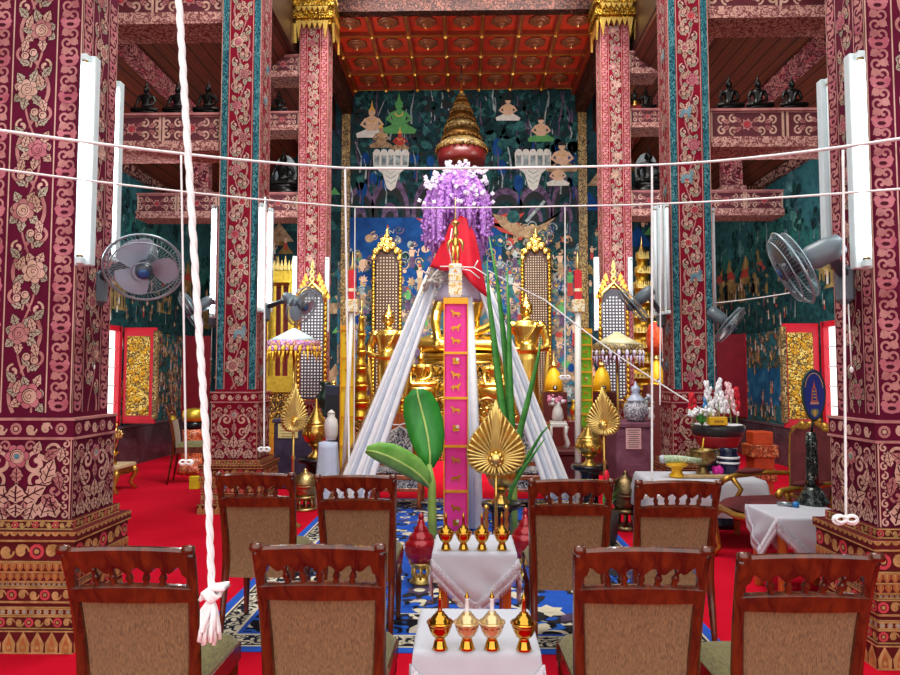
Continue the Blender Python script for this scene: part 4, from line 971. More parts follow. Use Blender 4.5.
def standing_buddha(label, loc, h, M=None):
    t = thing('standing_buddha', label, 'statue', loc, 0); M = M or BIGGOLD; m = MB(); m.X = Matrix.Scale(h, 4)
    for s in (-1, 1): m.tube([(s*.045, -.05, .012), (s*.045, .01, .02), (s*.045, .01, .1)], [.025, .03, .03], M, 8)
    m.lathe([(.115, .04), (.1, .2), (.095, .35), (.1, .48), (.082, .56), (.1, .66), (.125, .745), (.1, .785), (.036, .8), (.034, .84)], M, n=20, sq=(1, .62))
    for s in (-1, 1):
        m.ell((s*.115, 0, .75), (.042, .04, .04), M); m.tube([(s*.125, 0, .75), (s*.165, .01, .64), (s*.16, -.01, .575), (s*.08, -.075, .555), (s*.03, -.09, .56)], [.036, .032, .029, .023, .018], M, 10)
        m.tube([(s*.175, .02, .6), (s*.17, .02, .4), (s*.14, .02, .12)], [.012, .03, .012], M, 8, flat=.5)   # robe edge
        for k in range(4): m.tube([(s*(.04-.012*k), -.09, .56+.004*k), (s*(.02-.01*k), -.1, .552+.004*k)], .008, M, 5)
    m.lathe([(.062, .535), (.066, .55), (.06, .6), (.045, .615)], M, (0, -.075, 0), 12)      # alms bowl in both hands
    m.ell((0, -.005, .885), (.044, .048, .058), M, 14, 10); m.ell((0, 0, .915), (.044, .046, .032), M)
    m.lathe([(.05, .915), (.046, .93), (.03, .945), (.026, .96), (.012, .985), (.002, 1.02)], M, n=10)
    for s in (-1, 1): m.tube([(s*.043, 0, .91), (s*.047, 0, .85)], .008, M, 6)
    m.tube([(0, -.05, .897), (0, -.062, .876)], [.006, .01], M, 6); m.tube([(-.016, -.05, .852), (0, -.056, .85), (.016, -.05, .852)], .006, M, 6)
    for s in (-1, 1): m.tube([(s*.008, -.052, .9), (s*.022, -.052, .905), (s*.036, -.042, .899)], .006, M, 6)
    m.tube([(.08, -.06, .77), (.03, -.075, .68), (-.02, -.07, .62)], .012, M, 8, flat=.5)
    b = m.build('body', t, loc=(0, 0, .12*h)); remesh(b, .0058*h, 1)
    m = MB(); m.lathe([(.19*h, 0), (.2*h, .015*h), (.16*h, .04*h), (.15*h, .07*h), (.18*h, .09*h), (.17*h, .12*h)], M, n=24, rib=.03); m.build('lotus_base', t)
    return t
# black images on the beams
b0 = seated_buddha('black seated Buddha statue on the left middle beam, nearest the big left column', (at(146, 113, 8.4).x, 8.4, 4.865), .44, BRONZE, 'black Buddha statues on the beams')
def black(px, Y, z, label, h=.44): dup(b0, (at(px, 100, Y).x, Y, z), 0, label, h/.44)
black(178, 8.4, 4.865, 'black seated Buddha statue, middle of the three on the left middle beam'); black(208, 8.4, 4.865, 'black seated Buddha statue on the left middle beam, against the teal-edged column')
black(729, 8.4, 4.865, 'black seated Buddha statue on the right middle beam, against the teal-edged column'); black(758, 8.4, 4.865, 'black seated Buddha statue, middle of the three on the right middle beam'); black(792, 8.4, 4.865, 'black seated Buddha statue on the right middle beam, nearest the big right column')
black(279, 12.4, 6.465, 'small dark Buddha statue on the middle beam beside the left far column'); black(646, 12.4, 6.465, 'small dark Buddha statue on the middle beam beside the right far column')
for px, sd in ((283, 'left'), (649, 'right')): seated_buddha('dim Buddha statue with a pale halo on the lowest beam by the %s far column' % sd, (at(px, 190, 12.4).x, 12.4, 4.955), .75, BRONZE, None, .2, BRONZE, True)
REDBASE = P('red_pedestal', '#7a1812', .4, 0, .15)
def shelf_image(px, Y, z, label, h=.34, grp=None):
    x = at(px, 60, Y).x; t = thing('shelf_shrine', label, 'statue', (x, Y, z), 0, grp)
    m = MB(); m.box((-.095, -.1, 0), (.095, .1, .08), REDBASE); m.build('pedestal', t); m = MB(); m.lathe([(.085, .08), (.093, .1), (.07, .13), (.08, .17), (.05, .2)], GOLD, n=16); m.build('gilt_base', t)
    b = seated_body(h*.8, BRONZE).build('body', t, loc=(0, 0, .19)); remesh(b, .02*h)
    return t
for i, (px, l) in enumerate(((274, 'small statue on gold and red pedestal, left of three on the topmost left beam'), (285, 'small statue on gold and red pedestal, middle of three on the topmost left beam'), (293.5, 'small statue on gold and red pedestal, right of three on the topmost left beam'), (639, 'small statue on gold and red pedestal, left of two on the topmost right beam'), (650, 'small statue on gold and red pedestal, right of two on the topmost right beam'))): shelf_image(px, 12.4, 7.54, l)
shelf_image(634, 12.35, 6.465, 'small statue on a red and gold pedestal against the right far column')

# ------------------------------------------------------------------ the altar
ALTARM = SCROLL('altar_carving', '#33230f', ['#b98f3c', '#9a7430', '#cfa650'], 12, 2.3, .4, 0, .5, bump=.5, metalmask=True)
def altar():
    t = thing('altar', 'stepped dark and gold carved altar below the great golden Buddha', 'altar', (0, 14.2, 0))
    for nm, x, y0, z0, z1 in (('lower_tier', 2.05, 12.95, 0, .8), ('middle_tier', 1.95, 13.46, .8, 1.2), ('upper_tier', 1.45, 14.14, 1.2, 1.5), ('throne', 1.15, 14.24, 1.5, 1.84)):
        m = MB(); y0 -= 14.2; y1 = 1.5; h = z1-z0
        for a, b, e in ((0, .14, .05), (.14, .28, .02), (.28, .7, 0), (.7, .84, .025), (.84, 1, .06)): m.box((-x-e, y0-e, z0+h*a), (x+e, y1, z0+h*b), ALTARM)
        n = int(x*2/.16)
        for i in range(n): u = -x+2*x*(i+.5)/n; m.prism([(-.07, 0), (0, -.11), (.07, 0)], (u, y0-.062, z0+h*.84), (1, 0, 0), (0, 0, 1), .015, GOLDR); m.ell((u, y0-.0, z0+h*.5), (.045, .02, .06), GOLDR, 8, 5)
        m.build(nm, t)
    return t
altar()
g = seated_buddha('great golden seated Buddha, head hidden behind the red cloth and purple flowers', (at(466, 370, 15.02).x, 15.02, 1.842), 2.6, BIGGOLD, None, .09)
seated_buddha('middle-sized golden seated Buddha before the great one, mostly hidden by the pink banner', (at(460, 400, 13.72).x, 13.72, 1.203), 1.02, BIGGOLD, None, .1)
seated_buddha('small golden seated Buddha on the altar, beside the left white cloth leg', (at(421, 383, 13.12).x, 13.13, .803), .78, BIGGOLD, None, .75)
seated_buddha('small golden seated Buddha on the altar, between pink banner and sword-leaf plant', (at(494, 383, 13.12).x, 13.13, .803), .72, BIGGOLD, None, .8)
standing_buddha('golden standing Buddha left of the altar, holding a bowl, under a lattice screen', (at(388, 430, 12.4).x, 12.4, .55), 2.08)
standing_buddha('golden standing Buddha right of the altar, holding a bowl, beside the green leaves', (at(527, 430, 12.4).x, 12.4, .55), 2.26)
for px, sd in ((388, 'left'), (527, 'right')):
    m = MB(); x = at(px, 430, 12.4).x; m.box((x-.44, 11.98, 0), (x+.44, 12.83, .55), ALTARM); m.box((x-.46, 11.94, .48), (x+.46, 12.84, .548), GOLDR)
    tag(m.build('statue_plinth', loc=(x, 12.4, 0), org=(x, 12.4, 0)), 'carved plinth under the %s golden standing Buddha' % sd, 'plinth')
DOTD = P('lattice_brown', '#4a2a1c', .5, 0, .15); DOTL = P('lattice_light', '#d8cba8', .5, 0, .1); DOTG = P('lattice_grey', '#3c3642', .5, 0, .15); DOTW = P('lattice_white', '#e8e6e6', .5, 0, .05)
def archpoly(w, h, k=.16): # pointed arch outline, base centre origin
    return [(-w/2, 0), (w/2, 0), (w/2, h*(1-k))]+[(w/2*cos(a)*(1 if 1 else 0), h*(1-k)+h*k*sin(a)) for a in [pi*i/12 for i in range(1, 12)]]+[(-w/2, h*(1-k))]
def lattice(px, y0, y1, Y, wpx, label, M, L, n, naga):
    a, b = at(px, y1, Y), at(px, y0, Y); x, z = a.x, a.z; h = b.z-a.z; w = sz(wpx, Y); t = thing('lattice_screen', label, 'screen', (x, Y, z))
    hb = h*(.80 if naga else .9); fr = w*.11
    m = MB(); o, u, v = (0, 0, 0), (1, 0, 0), (0, 0, 1); m.prism(archpoly(w*.82, hb-.02, .1), (0, 0, .02), u, v, .05, M); p = w*.82/n; k = int((hb*.93)/p)
    for i in range(n):
        for j in range(k):
            cx, cz = -w*.41+p*(i+.5), .03+p*(j+.7)
            if cz > hb*.9-.1 and abs(cx) > w*.41*(1-(cz-hb*.9+.1)/(hb*.12+.1)): continue
            m.cbox((cx, -.052, cz), (p*(.5 if naga else .36), .008, p*(.5 if naga else .36)), L)
    m.build('lattice_panel', t)
    m = MB(); out = archpoly(w, hb+.03, .1); pts = [V((q[0], -.06, q[1])) for q in out]; m.tube(pts, fr*.5, GOLD, 8, True)
    for q in (pts[1:]+pts[:1]):
        pass
    for i in range(int(hb/.09)):
        for s in (-1, 1): m.ell((s*w*.5, -.075, .05+.09*i), (fr*.65, .03, .05), GOLDR, 7, 5)
    m.build('gilt_frame', t)
    m = MB()
    if naga:
        zt = hb*.93
        for s in (-1, 1):
            m.tube([(s*w*.5, -.08, zt-.1), (s*w*.42, -.08, zt+.06), (s*w*.12, -.09, zt+.18), (-s*w*.1, -.09, zt+.3), (s*w*.08, -.09, zt+.42), (-s*w*.05, -.09, zt+.52), (0, -.08, h+.02)], [.035, .035, .032, .028, .024, .018, .004], GOLDY, 8)
            for k in range(5): m.prism([(0, 0), (.1, .04), (.05, .16), (.02, .1)], (s*(w*.46-k*.035), -.05, zt-.06+k*.08), (s, 0, 0), (0, 0, 1), .03, P('flame_orange', '#d98a2a', .4, .5, .2))
    else:
        for i, (cx, cz, r) in enumerate([(0, hb+.08, .11), (-.14, hb+.0, .09), (.14, hb, .09), (-.24, hb-.12, .08), (.24, hb-.12, .08), (0, hb+.22, .07), (-.09, hb+.14, .06), (.09, hb+.14, .06), (-.3, hb-.28, .06), (.3, hb-.28, .06), (0, hb-.06, .1)]):
            m.ell((cx*w/.63, -.09, cz), (r, .05, r), GOLDY, 9, 6); m.tube([(cx*w/.63+r*cos(q)*.8, -.13, cz+r*sin(q)*.8) for q in [j*2*pi/9 for j in range(8)]], r*.22, GOLD, 6)
        m.lathe([(.04, 0), (.05, .05), (.015, .15), (.002, .26)], GOLDY, (0, -.06, hb+.26), 8)
    m.build('crest', t)
lattice(386.5, 230, 400, 15.85, 27, 'tall brown lattice screen in a gilt frame on the mural, left of the Buddha', DOTD, DOTL, 7, False)
lattice(536.5, 230, 400, 15.85, 27, 'tall brown lattice screen in a gilt frame on the mural, right of the Buddha', DOTD, DOTL, 9, False)
lattice(312, 262, 400, 11.8, 27, 'grey lattice arch with a twisted gold crest before the left far column', DOTG, DOTW, 7, True)
lattice(614, 262, 400, 11.8, 27, 'grey lattice arch with a twisted gold crest before the right far column', DOTG, DOTW, 7, True)

# many-tiered royal parasol over the Buddha
BRONZEG = P('bronze_gilt', '#6e4a1e', .4, .8, .3, 20, .4, 40)
def chatra():
    Y = 14.6; c = at(461.5, 165, Y); t = thing('tiered_canopy', 'many-tiered golden canopy hanging high above the Buddha against the mural', 'canopy', c); k = Y/FPX
    m = MB(); m.lathe([(23*k, 0), (24.5*k, 6*k), (25*k, 14*k)], P('canopy_maroon', '#5a1010', .4, 0, .2), n=32); m.build('maroon_valance', t)
    for i in range(14): a = 2*pi*i/14; m2 = MB()
    tiers = [(14, 26, 12), (26, 20, 10), (36, 17.5, 9), (45, 14, 9), (54, 11, 8), (62, 8, 6), (68, 5.5, 5)]
    for i, (z, r, h) in enumerate(tiers):
        m = MB(); m.lathe([(r*k*.86, z*k-.02), (r*k, z*k), (r*k*1.0, (z+h*.35)*k), (r*k*.92, (z+h*.5)*k), (r*k*.7, (z+h*.85)*k), (r*k*.6, (z+h+1)*k)], GILTBAND if i % 2 == 0 else BRONZEG, n=32)
        for j in range(24): a = 2*pi*j/24; m.ell((r*k*cos(a), r*k*sin(a), z*k), (.03, .03, .045), BRONZEG, 6, 4)
        m.build('tier', t)
    m = MB(); m.lathe([(3.5*k, 72*k), (2*k, 77*k), (1*k, 82*k), (.15*k, 92*k)], GOLD, n=10); m.build('spire', t)
    m = MB(); m.tube([(0, 0, 90*k), (0, 0, 8.4-c.z)], .012, BLACK, 6); m.build('hanging_rod', t)
chatra()

# tiered parasols, pulpit, stupa at the sides
def parasol(px, py, Y, wpx, label, top, f1, f2, tilt=0):
    c = at(px, py, Y); t = thing('temple_parasol', label, 'parasol', (c.x, Y, 0)); R = sz(wpx, Y)/2; z = c.z
    m = MB(); m.tube([(0, 0, 0), (0, 0, z+.2)], .018, GOLD, 8); m.lathe([(.16, 0), (.16, .04), (.05, .1), (.03, .16)], GOLDR, n=16); m.build('pole', t)
    m = MB(); m.lathe([(R, z), (R*.6, z+.08), (R*.2, z+.17), (.02, z+.2)], top, n=24); m.build('canopy', t)
    m = MB(); m.lathe([(R*.99, z-.1), (R*1.01, z-.09), (R*1.01, z)], f1, n=32); m.build('valance', t)
    m = MB()
    for i in range(40):
        a = 2*pi*i/40; x, y = R*cos(a), R*sin(a); m.ell((x, y, z-.13), (.03, .03, .05), f2 if i % 2 else f1, 7, 5); m.tube([(x, y, z-.16), (x*1.0, y, z-.22-.05*(i % 3))], [.02, .006], f2, 5)
    m.build('fringe', t)
VIOLET = SCROLL('valance_violet', '#8a3f86', ['#c9a0c0', '#d8b040'], 22, 2, .6); FRY = P('fringe_yellow', '#dcae2c', .6, 0, .2); FRW = P('fringe_lilac', '#cfc4dc', .7, 0, .1)
parasol(294, 341, 10.55, 52, 'pale temple parasol with violet band and yellow fringe, under the left column fan', P('parasol_pale', '#b9c9c6', .5, 0, .1), VIOLET, FRY)
parasol(617, 345, 10.3, 50, 'pale gold temple parasol with white tassels, under the dark right column fan', P('parasol_gold', '#cfc49a', .45, .2, .15), GILTBAND, FRW)
def tower(px, py0, py1, Y, wpx, label, name, cat, tiers, M, flames=True):
    a, b = at(px, py1, Y), at(px, py0, Y); t = thing(name, label, cat, (a.x, Y, 0)); w = sz(wpx, Y); z0 = max(0, a.z); H = b.z
    m = MB(); m.box((-w*.55, -w*.5, 0), (w*.55, w*.5, H*.3), ALTARM); m.build('base', t)
    m = MB(); z = H*.3; zb = H*.3
    for i in range(tiers):
        f = 1-.72*i/tiers; hh = (H*.6)/tiers; m.lathe([(w*.5*f, z), (w*.54*f, z+hh*.2), (w*.44*f, z+hh*.35), (w*.42*f, z+hh*.8), (w*.52*f, z+hh*.9), (w*.5*f, z+hh)], M, n=4); z += hh
        if flames:
            for j in range(7):
                for fx in (0, 1, -1):
                    u = (-.5+(j+.5)/7)*w*f*.95; o = (u, -w*.5*f-.02, z-hh*.1) if fx == 0 else (fx*w*.5*f, u, z-hh*.1)
                    m.prism([(-w*.06*f, 0), (0, hh*.5), (w*.06*f, 0)], o, (1, 0, 0) if fx == 0 else (0, 1, 0), (0, 0, 1), .02, GOLDY)
    m.build('tiers', t)
    m = MB(); m.lathe([(w*.13, z-.02), (w*.12, z+H*.03), (w*.04, z+H*.06), (.004, H)], GOLDY, n=10); m.build('spire', t)
    return t
YGOLD = P('yellow_gold', '#d8b23c', .35, .75, .2, 14, .4, 30)
def pulpit():
    Y = 13.0; c = at(282, 330, Y); w = sz(30, Y); t = thing('gilded_pulpit', 'gilded yellow pulpit with flame cresting behind the left parasol', 'pulpit', (c.x, Y, 0))
    ztop = at(282, 272, Y).z; zf = at(282, 330, Y).z
    m = MB(); 
    for a, b, e in ((0, .5, .1), (.5, .8, .04), (.8, 1.3, 0), (1.3, 1.5, .08), (1.5, 1.6, .03)): m.box((-w/2-e, -w/2-e, a), (w/2+e, w/2+e, b), YGOLD if a != .8 else ALTARM)
    m.build('base', t); m = MB()
    for sx in (-1, 1):
        for sy in (-1, 1): m.box((sx*w*.45-.05, sy*w*.45-.05, 1.6), (sx*w*.45+.05, sy*w*.45+.05, ztop-.25), YGOLD)
    m.box((-w*.4, w*.4, 1.6), (w*.4, w*.44, ztop-.25), REDBASE)
    for k in range(4): x = -w*.36+w*.24*k; m.box((x-.02, -w*.47, 1.6), (x+.02, -w*.43, ztop-.3), YGOLD)
    m.build('columns', t); m = MB(); m.box((-w*.58, -w*.58, ztop-.25), (w*.58, w*.58, ztop-.1), YGOLD); m.box((-w*.52, -w*.52, ztop-.1), (w*.52, w*.52, ztop), YGOLD)
    for j in range(9):
        for fx in (0, 1, -1):
            u = (-.5+(j+.5)/9)*w*1.1; o = (u, -w*.55, ztop-.02) if fx == 0 else (fx*w*.55, u, ztop-.02); m.prism([(-.05, 0), (.0, .28 if j % 2 == 0 else .2), (.05, 0)], o, (1, 0, 0) if fx == 0 else (0, 1, 0), (0, 0, 1), .03, GOLDY)
    m.build('roof', t)
pulpit()
tower(644, 236, 400, 13.2, 28, 'tall many-tiered gilded spire behind the right column, above the round lantern', 'gilded_spire', 'shrine', 9, GOLDR)
tower(361, 300, 400, 11.6, 14, 'slim golden stupa on the left of the altar beside the yellow banner', 'golden_stupa', 'shrine', 6, GOLDR, False)
tower(594, 395, 455, 12.0, 10, 'little golden stupa behind the green banner', 'golden_stupa', 'shrine', 5, GOLDR, False)
tower(402, 392, 470, 11.5, 10, 'little golden stupa at the foot of the altar beside the orange chair', 'golden_stupa', 'shrine', 5, GOLDR, False)

# wheel of law, small offerings on the altar steps
def dharma():
    Y = 12.6; c = at(487, 409, Y); R = sz(10.5, Y); zt = .55; t = thing('dharma_wheel', 'gilded eight-spoked wheel with dark gaps, before the altar and above the leaf stand', 'wheel', (c.x, Y, 0))
    m = MB(); m.tube([(R*cos(2*pi*i/32), 0, c.z+R*sin(2*pi*i/32)) for i in range(32)], R*.14, OLDBRASS, 8, True); m.build('rim', t)
    for i in range(8): a = pi*i/4; m = MB(); m.tube([(R*.2*cos(a), 0, c.z+R*.2*sin(a)), (R*.55*cos(a), 0, c.z+R*.55*sin(a)), (R*.95*cos(a), 0, c.z+R*.95*sin(a))], [R*.05, R*.1, R*.05], OLDBRASS, 6); m.build('spoke', t)
    m = MB(); m.ell((0, 0, c.z), (R*.24, .06, R*.24), GOLDY); m.build('hub', t); m = MB(); m.lathe([(.2, 0), (.2, .05), (.1, .12), (.06, c.z-R-.1), (.14, c.z-R-.03), (.12, c.z-R*.95)], GOLDR, n=16); m.build('stand', t)
dharma()
YEL = P('yellow_cone', '#f0b818', .45, .2, .12, 20); PINKF = P('pink_flower', '#e58fb0', .7, 0, .2, 30)
def cone(px, py, Y, label, s=1.0):
    c = at(px, py, Y); t = thing('offering_cone', label, 'offering', (c.x, Y, 0)); z = c.z
    m = MB(); m.box((-.2, -.15, 0), (.2, .15, z), P('offering_stand', '#5a1f1a', .4, 0, .2)); m.build('stand', t)
    m = MB(); m.lathe([(.12*s, z), (.15*s, z+.03), (.145*s, z+.16), (.11*s, z+.3), (.05*s, z+.4), (.04*s, z+.43)], YEL, n=20); m.build('cone', t)
    m = MB(); m.lathe([(.06*s, z+.42), (.07*s, z+.45), (.03*s, z+.48), (.012, z+.56), (.001, z+.66)], GOLDY, n=10); m.build('spire', t)
    m = MB(); m.ell((0, -.15*s, z+.07), (.04, .015, .04), BLACK, 10, 6); m.ell((0, -.163*s, z+.07), (.018, .006, .018), WHITEP, 8, 5); m.build('badge', t)
    m = MB(); m.lathe([(.155*s, z+.0), (.16*s, z+.015), (.155*s, z+.03)], GOLDR, n=20); m.build('band', t)
cone(554, 392, 11.5, 'yellow offering cone with a dark badge, left of the green banner'); cone(602, 392, 11.3, 'yellow offering cone with a dark badge, right of the green banner'); cone(657, 385, 11.6, 'narrow yellow offering cone tucked behind the right middle column', .8)
WPORC = P('white_porcelain', '#dfdcd8', .25, 0, .08)
def shrine():
    Y = 9.4; c = at(558, 449, Y); t = thing('spirit_stand', 'white carved little stand with pink flowers on a dark red altar table', 'stand', (c.x, Y, .62)); k = Y/FPX
    for sx in (-1, 1):
        for sy in (-1, 1): m = MB(); m.tube([(sx*8*k, sy*6*k, 0), (sx*9.5*k, sy*7*k, 5*k), (sx*7*k, sy*5*k, 14*k), (sx*8*k, sy*6*k, 22*k)], [.02, .025, .02, .03], WPORC, 8); m.build('leg', t)
    m = MB(); m.box((-9*k, -7*k, 21*k), (9*k, 7*k, 25*k), WPORC, .01); m.box((-8*k, -5*k, 25*k), (8*k, 5*k, 27*k), WPORC); m.build('top', t)
    m = MB(); m.lathe([(4*k, 27*k), (6*k, 30*k), (5*k, 38*k), (3*k, 42*k), (3.5*k, 46*k)], WPORC, n=14); m.build('vase', t)
    m = MB(); r = random.Random(9)
    for i in range(26): m.ell((r.uniform(-9, 9)*k, r.uniform(-3, 3)*k, (46+r.uniform(-3, 6))*k), r.uniform(1.3, 2.4)*k, PINKF if i % 4 else WHITEP, 7, 5)
    m.build('flowers', t)
shrine()
DKRED = P('altar_table_red', '#5a121a', .35, 0, .2)
def box_table(px0, px1, py0, Y, label, M, name='altar_table', d=.6, z1=None, legs=False):
    a, b = at(px0, py0, Y), at(px1, py0, Y); x = (a.x+b.x)/2; w = b.x-a.x; z = a.z if z1 is None else z1
    t = thing(name, label, 'table', (x, Y+d/2, 0)); m = MB(); m.box((-w/2, -d/2, z-.06), (w/2, d/2, z), M, .01); m.build('tabletop', t)
    if legs:
        for sx in (-1, 1):
            for sy in (-1, 1): m = MB(); m.tube([(sx*(w/2-.05), sy*(d/2-.05), z-.05), (sx*(w/2-.03), sy*(d/2-.03), z*.6), (sx*(w/2-.07), sy*(d/2-.07), z*.2), (sx*(w/2-.02), sy*(d/2-.02), 0)], [.05, .04, .025, .035], M, 8); m.build('leg', t)
        m = MB(); m.box((-w/2+.03, -d/2+.03, z-.13), (w/2-.03, d/2-.03, z-.06), M); m.build('apron', t)
    else:
        m = MB(); m.box((-w/2+.02, -d/2+.02, 0), (w/2-.02, d/2-.02, z-.06), M, .02); m.build('skirt', t)
    return t, z
box_table(542, 590, 452, 9.1, 'dark red altar table under the white stand with pink flowers', DKRED, z1=.62)
VELV = NOISY('purple_velvet', [(.35, '#2f2a3c'), (.65, '#4a4258')], 3, 5, .7, .8); VELM = NOISY('mauve_velvet', [(.3, '#5a3040'), (.5, '#7a4a5c'), (.7, '#8f6276')], 3, 6, .6, 1.2)
tl, zl = box_table(272, 322, 419, 9.7, 'table under a dark purple velvet cover with a yellow notice, left side', VELV, d=.5)
tr, zr = box_table(615, 656, 423, 8.6, 'table under a mauve velvet cover with a pink notice, right side', VELM, d=.7)
def notice(px0, py0, px1, py1, Y, label, M, lines):
    a, b = at(px0, py1, Y), at(px1, py0, Y); m = MB(); w, h = b.x-a.x, b.z-a.z; m.box((-w/2, -.004, 0), (w/2, .004, h), M)
    o = tag(m.build('paper_notice', loc=((a.x+b.x)/2, Y, a.z)), label, 'notice'); m = MB()
    for i in range(lines): z = h*(.9-.8*i/(lines-1)); q = random.Random(i).uniform(.6, .85)*w/2; m.box((-q, -.006, z-h*.018), (q, -.0045, z+h*.018), P('ink', '#6a5a4a', .7))
    m.build('printed_lines', o)
notice(278, 423.5, 298, 438, 9.714, 'yellow paper notice pinned to the purple velvet table', P('yellow_paper', '#d6c884', .8), 5)
notice(626, 428, 641, 449, 8.614, 'pink paper notice pinned to the mauve velvet table', P('pink_paper', '#e5b3b4', .8), 9)
# ------------------------------------------------------------------ the ceremonial tripod
def tripod():
    Y = 8.0; ap = at(459, 268, Y); t = thing('ceremonial_tripod', 'tall tripod draped in pleated white cloth, crowned with red cloth and purple flowers', 'tripod', (ap.x, Y, 0)); O = V((ap.x, Y, 0)); A = ap-O
    PLEAT = P('pleated_white', '#f6f7fb', .75, 0, .05); SHAD = P('pleat_shade', '#c9d2e2', .75, 0, .05)  # second tone paints the shade between the white folds
    def leg(px0, px1, pyb, Yb, name='cloth_leg', top=(434, 276), wt=12):
        b0, b1 = at(px0, pyb, Yb)-O, at(px1, pyb, Yb)-O; u0, u1 = at(top[0]-wt/2, top[1], Y-.1)-O, at(top[0]+wt/2, top[1], Y-.1)-O
        m = MB(); n = 9
        for i in range(n):
            f = i/(n-1); b, u = b0.lerp(b1, f), u0.lerp(u1, f); pts = [u.lerp(b, k/10)+V((0, -.02*sin(pi*k/10)+(.02 if i % 2 else 0), 0)) for k in range(11)]
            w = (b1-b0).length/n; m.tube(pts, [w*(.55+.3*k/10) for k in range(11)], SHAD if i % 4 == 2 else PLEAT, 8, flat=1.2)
        m.build(name, t)
    leg(331, 362, 512, 7.6, top=(433, 277)); leg(549, 574, 500, 7.7, top=(483, 285), wt=10)
    m = MB(); m.tube([at(432, 274, 7.9)-O, at(327, 510, 7.7)-O], .035, NOISY('bamboo_pole', [(.4, '#8f7448'), (.6, '#c9b48a')], 20, 3, .5), 8); m.build('bamboo_pole', t)
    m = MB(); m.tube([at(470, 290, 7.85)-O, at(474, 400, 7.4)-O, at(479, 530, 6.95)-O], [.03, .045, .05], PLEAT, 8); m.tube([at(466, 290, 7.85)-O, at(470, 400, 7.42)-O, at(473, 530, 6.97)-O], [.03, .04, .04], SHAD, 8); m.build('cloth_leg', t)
    m = MB(); m.tube([A, at(470, 440, 9.1)-O-V((0, 0, 0))], .04, PLEAT, 8); q = at(468, 440, 9.1)-O; m.tube([q, V((q.x, q.y+.3, 0))], .04, PLEAT, 8); m.build('rear_pole', t)
    m = MB(); LAV = P('lavender_wrap', '#d8d4ea', .75, 0, .05); c0, c1 = at(459, 302, Y)-O, at(459, 270, Y)-O
    m.lathe([(.27, c0.z), (.26, c0.z+.08), (.2, (c0.z+c1.z)/2), (.12, c1.z)], LAV, (c0.x, 0, 0), 24, rib=.04); m.build('white_wrap', t)
    m = MB()
    for i in range(9): a = i*.7; m.tube([at(431, 286, 7.8)-O+V((.1*cos(a)*.9, .05*sin(a), .07*sin(a*1.7))), at(436, 277, 7.75)-O+V((.1*cos(a+1.5), -.05, .08*sin(a*2))), at(441, 281, 7.8)-O+V((.08*cos(a*3), 0, .09*cos(a)))], .022, P('ecru_rag', '#c9c2bb', .85, 0, .15), 6)
    m.build('tied_rag', t)
    # red cloth
    edge = [(429.5, 268), (436, 270), (444, 273), (452, 271), (458, 270), (464, 276), (471, 285), (479, 293), (487, 299)]; ct = [(447, 234), (449, 228), (452, 223), (456, 219), (460, 217), (463, 218), (466, 220), (469, 224), (476, 238)]
    m = MB(); n = len(edge)
    def rc(u, v):
        x = u*(n-1); i = min(n-2, int(x)); f = x-i; e = [edge[i][k]*(1-f)+edge[i+1][k]*f for k in (0, 1)]; c = [ct[i][k]*(1-f)+ct[i+1][k]*f for k in (0, 1)]
        p = [c[k]*(1-v)+e[k]*v for k in (0, 1)]; return at(p[0], p[1], 7.72-.12*sin(pi*u)*v+.05*sin(u*14)*v)-O
    m.grid(rc, 32, 12, REDCLOTH); o = m.build('red_cloth', t); sd = o.modifiers.new('thick', 'SOLIDIFY'); sd.thickness = .01
    # string lashing
    m = MB()
    for pts in (((440, 268), (456, 268), (474, 269), (487, 277), (494, 285)), ((460, 270), (470, 272), (480, 280)), ((474, 269), (478, 262)), ((452, 230), (449, 250), (453, 270))): m.tube([at(x, y, 7.5)-O for x, y in pts], .007, THREAD, 5)
    m.build('lashing', t)
    # purple flower spray
    PUR = NOISY('lilac_blossom', [(.34, '#7d3aa0'), (.44, '#bd78de'), (.56, '#d8a2f0'), (.7, '#efd0fa')], 42, 3, .6, .2, bump=.6); PUL = P('pale_blossom', '#f4ecfc', .6, 0, .05); r = random.Random(4)
    top = at(457.5, 172, Y)-O; k = Y/FPX
    ends = []
    for i in range(46):
        a = 2*pi*i*.381966*1.0; rr = 34*sqrt((i+.5)/46); ends.append((rr*cos(a), rr*sin(a)*.8))
    for i, (ex, ey) in enumerate(ends):
        d = sqrt(ex*ex+ey*ey)/34; zt = -(4+26*d*d); zl = -(r.uniform(52, 64)+ (36 if r.random() < .35 else 0)) if d > .3 else -r.uniform(45, 58)
        if d > .75: zl = -r.uniform(66, 100)
        P3 = [(ex*.3, ey*.3, zt*.2), (ex*.75, ey*.75, zt*.6-1), (ex*.97, ey*.97, zt-6), (ex*1.0, ey, (zt+zl)*.5), (ex*1.02, ey*1.02, zl*.85), (ex*1.02, ey*1.02, zl)]
        m = MB(); m.tube([top+V((x*k, y*k, z*k)) for x, y, z in P3], [.025, .04, .05, .045, .028, .004], PUR, 8)
        for j in range(64):
            f = r.random(); q = f*4.2; a = int(q); b = q-a; p = [P3[a][c]*(1-b)+P3[a+1][c]*b for c in range(3)]
            m.ell(top+V((p[0]*k+r.uniform(-.06, .06), p[1]*k+r.uniform(-.06, .06), p[2]*k)), (.02, .02, .024), PUR, 5, 3)
        m.build('flower_strand', t)
    m = MB()
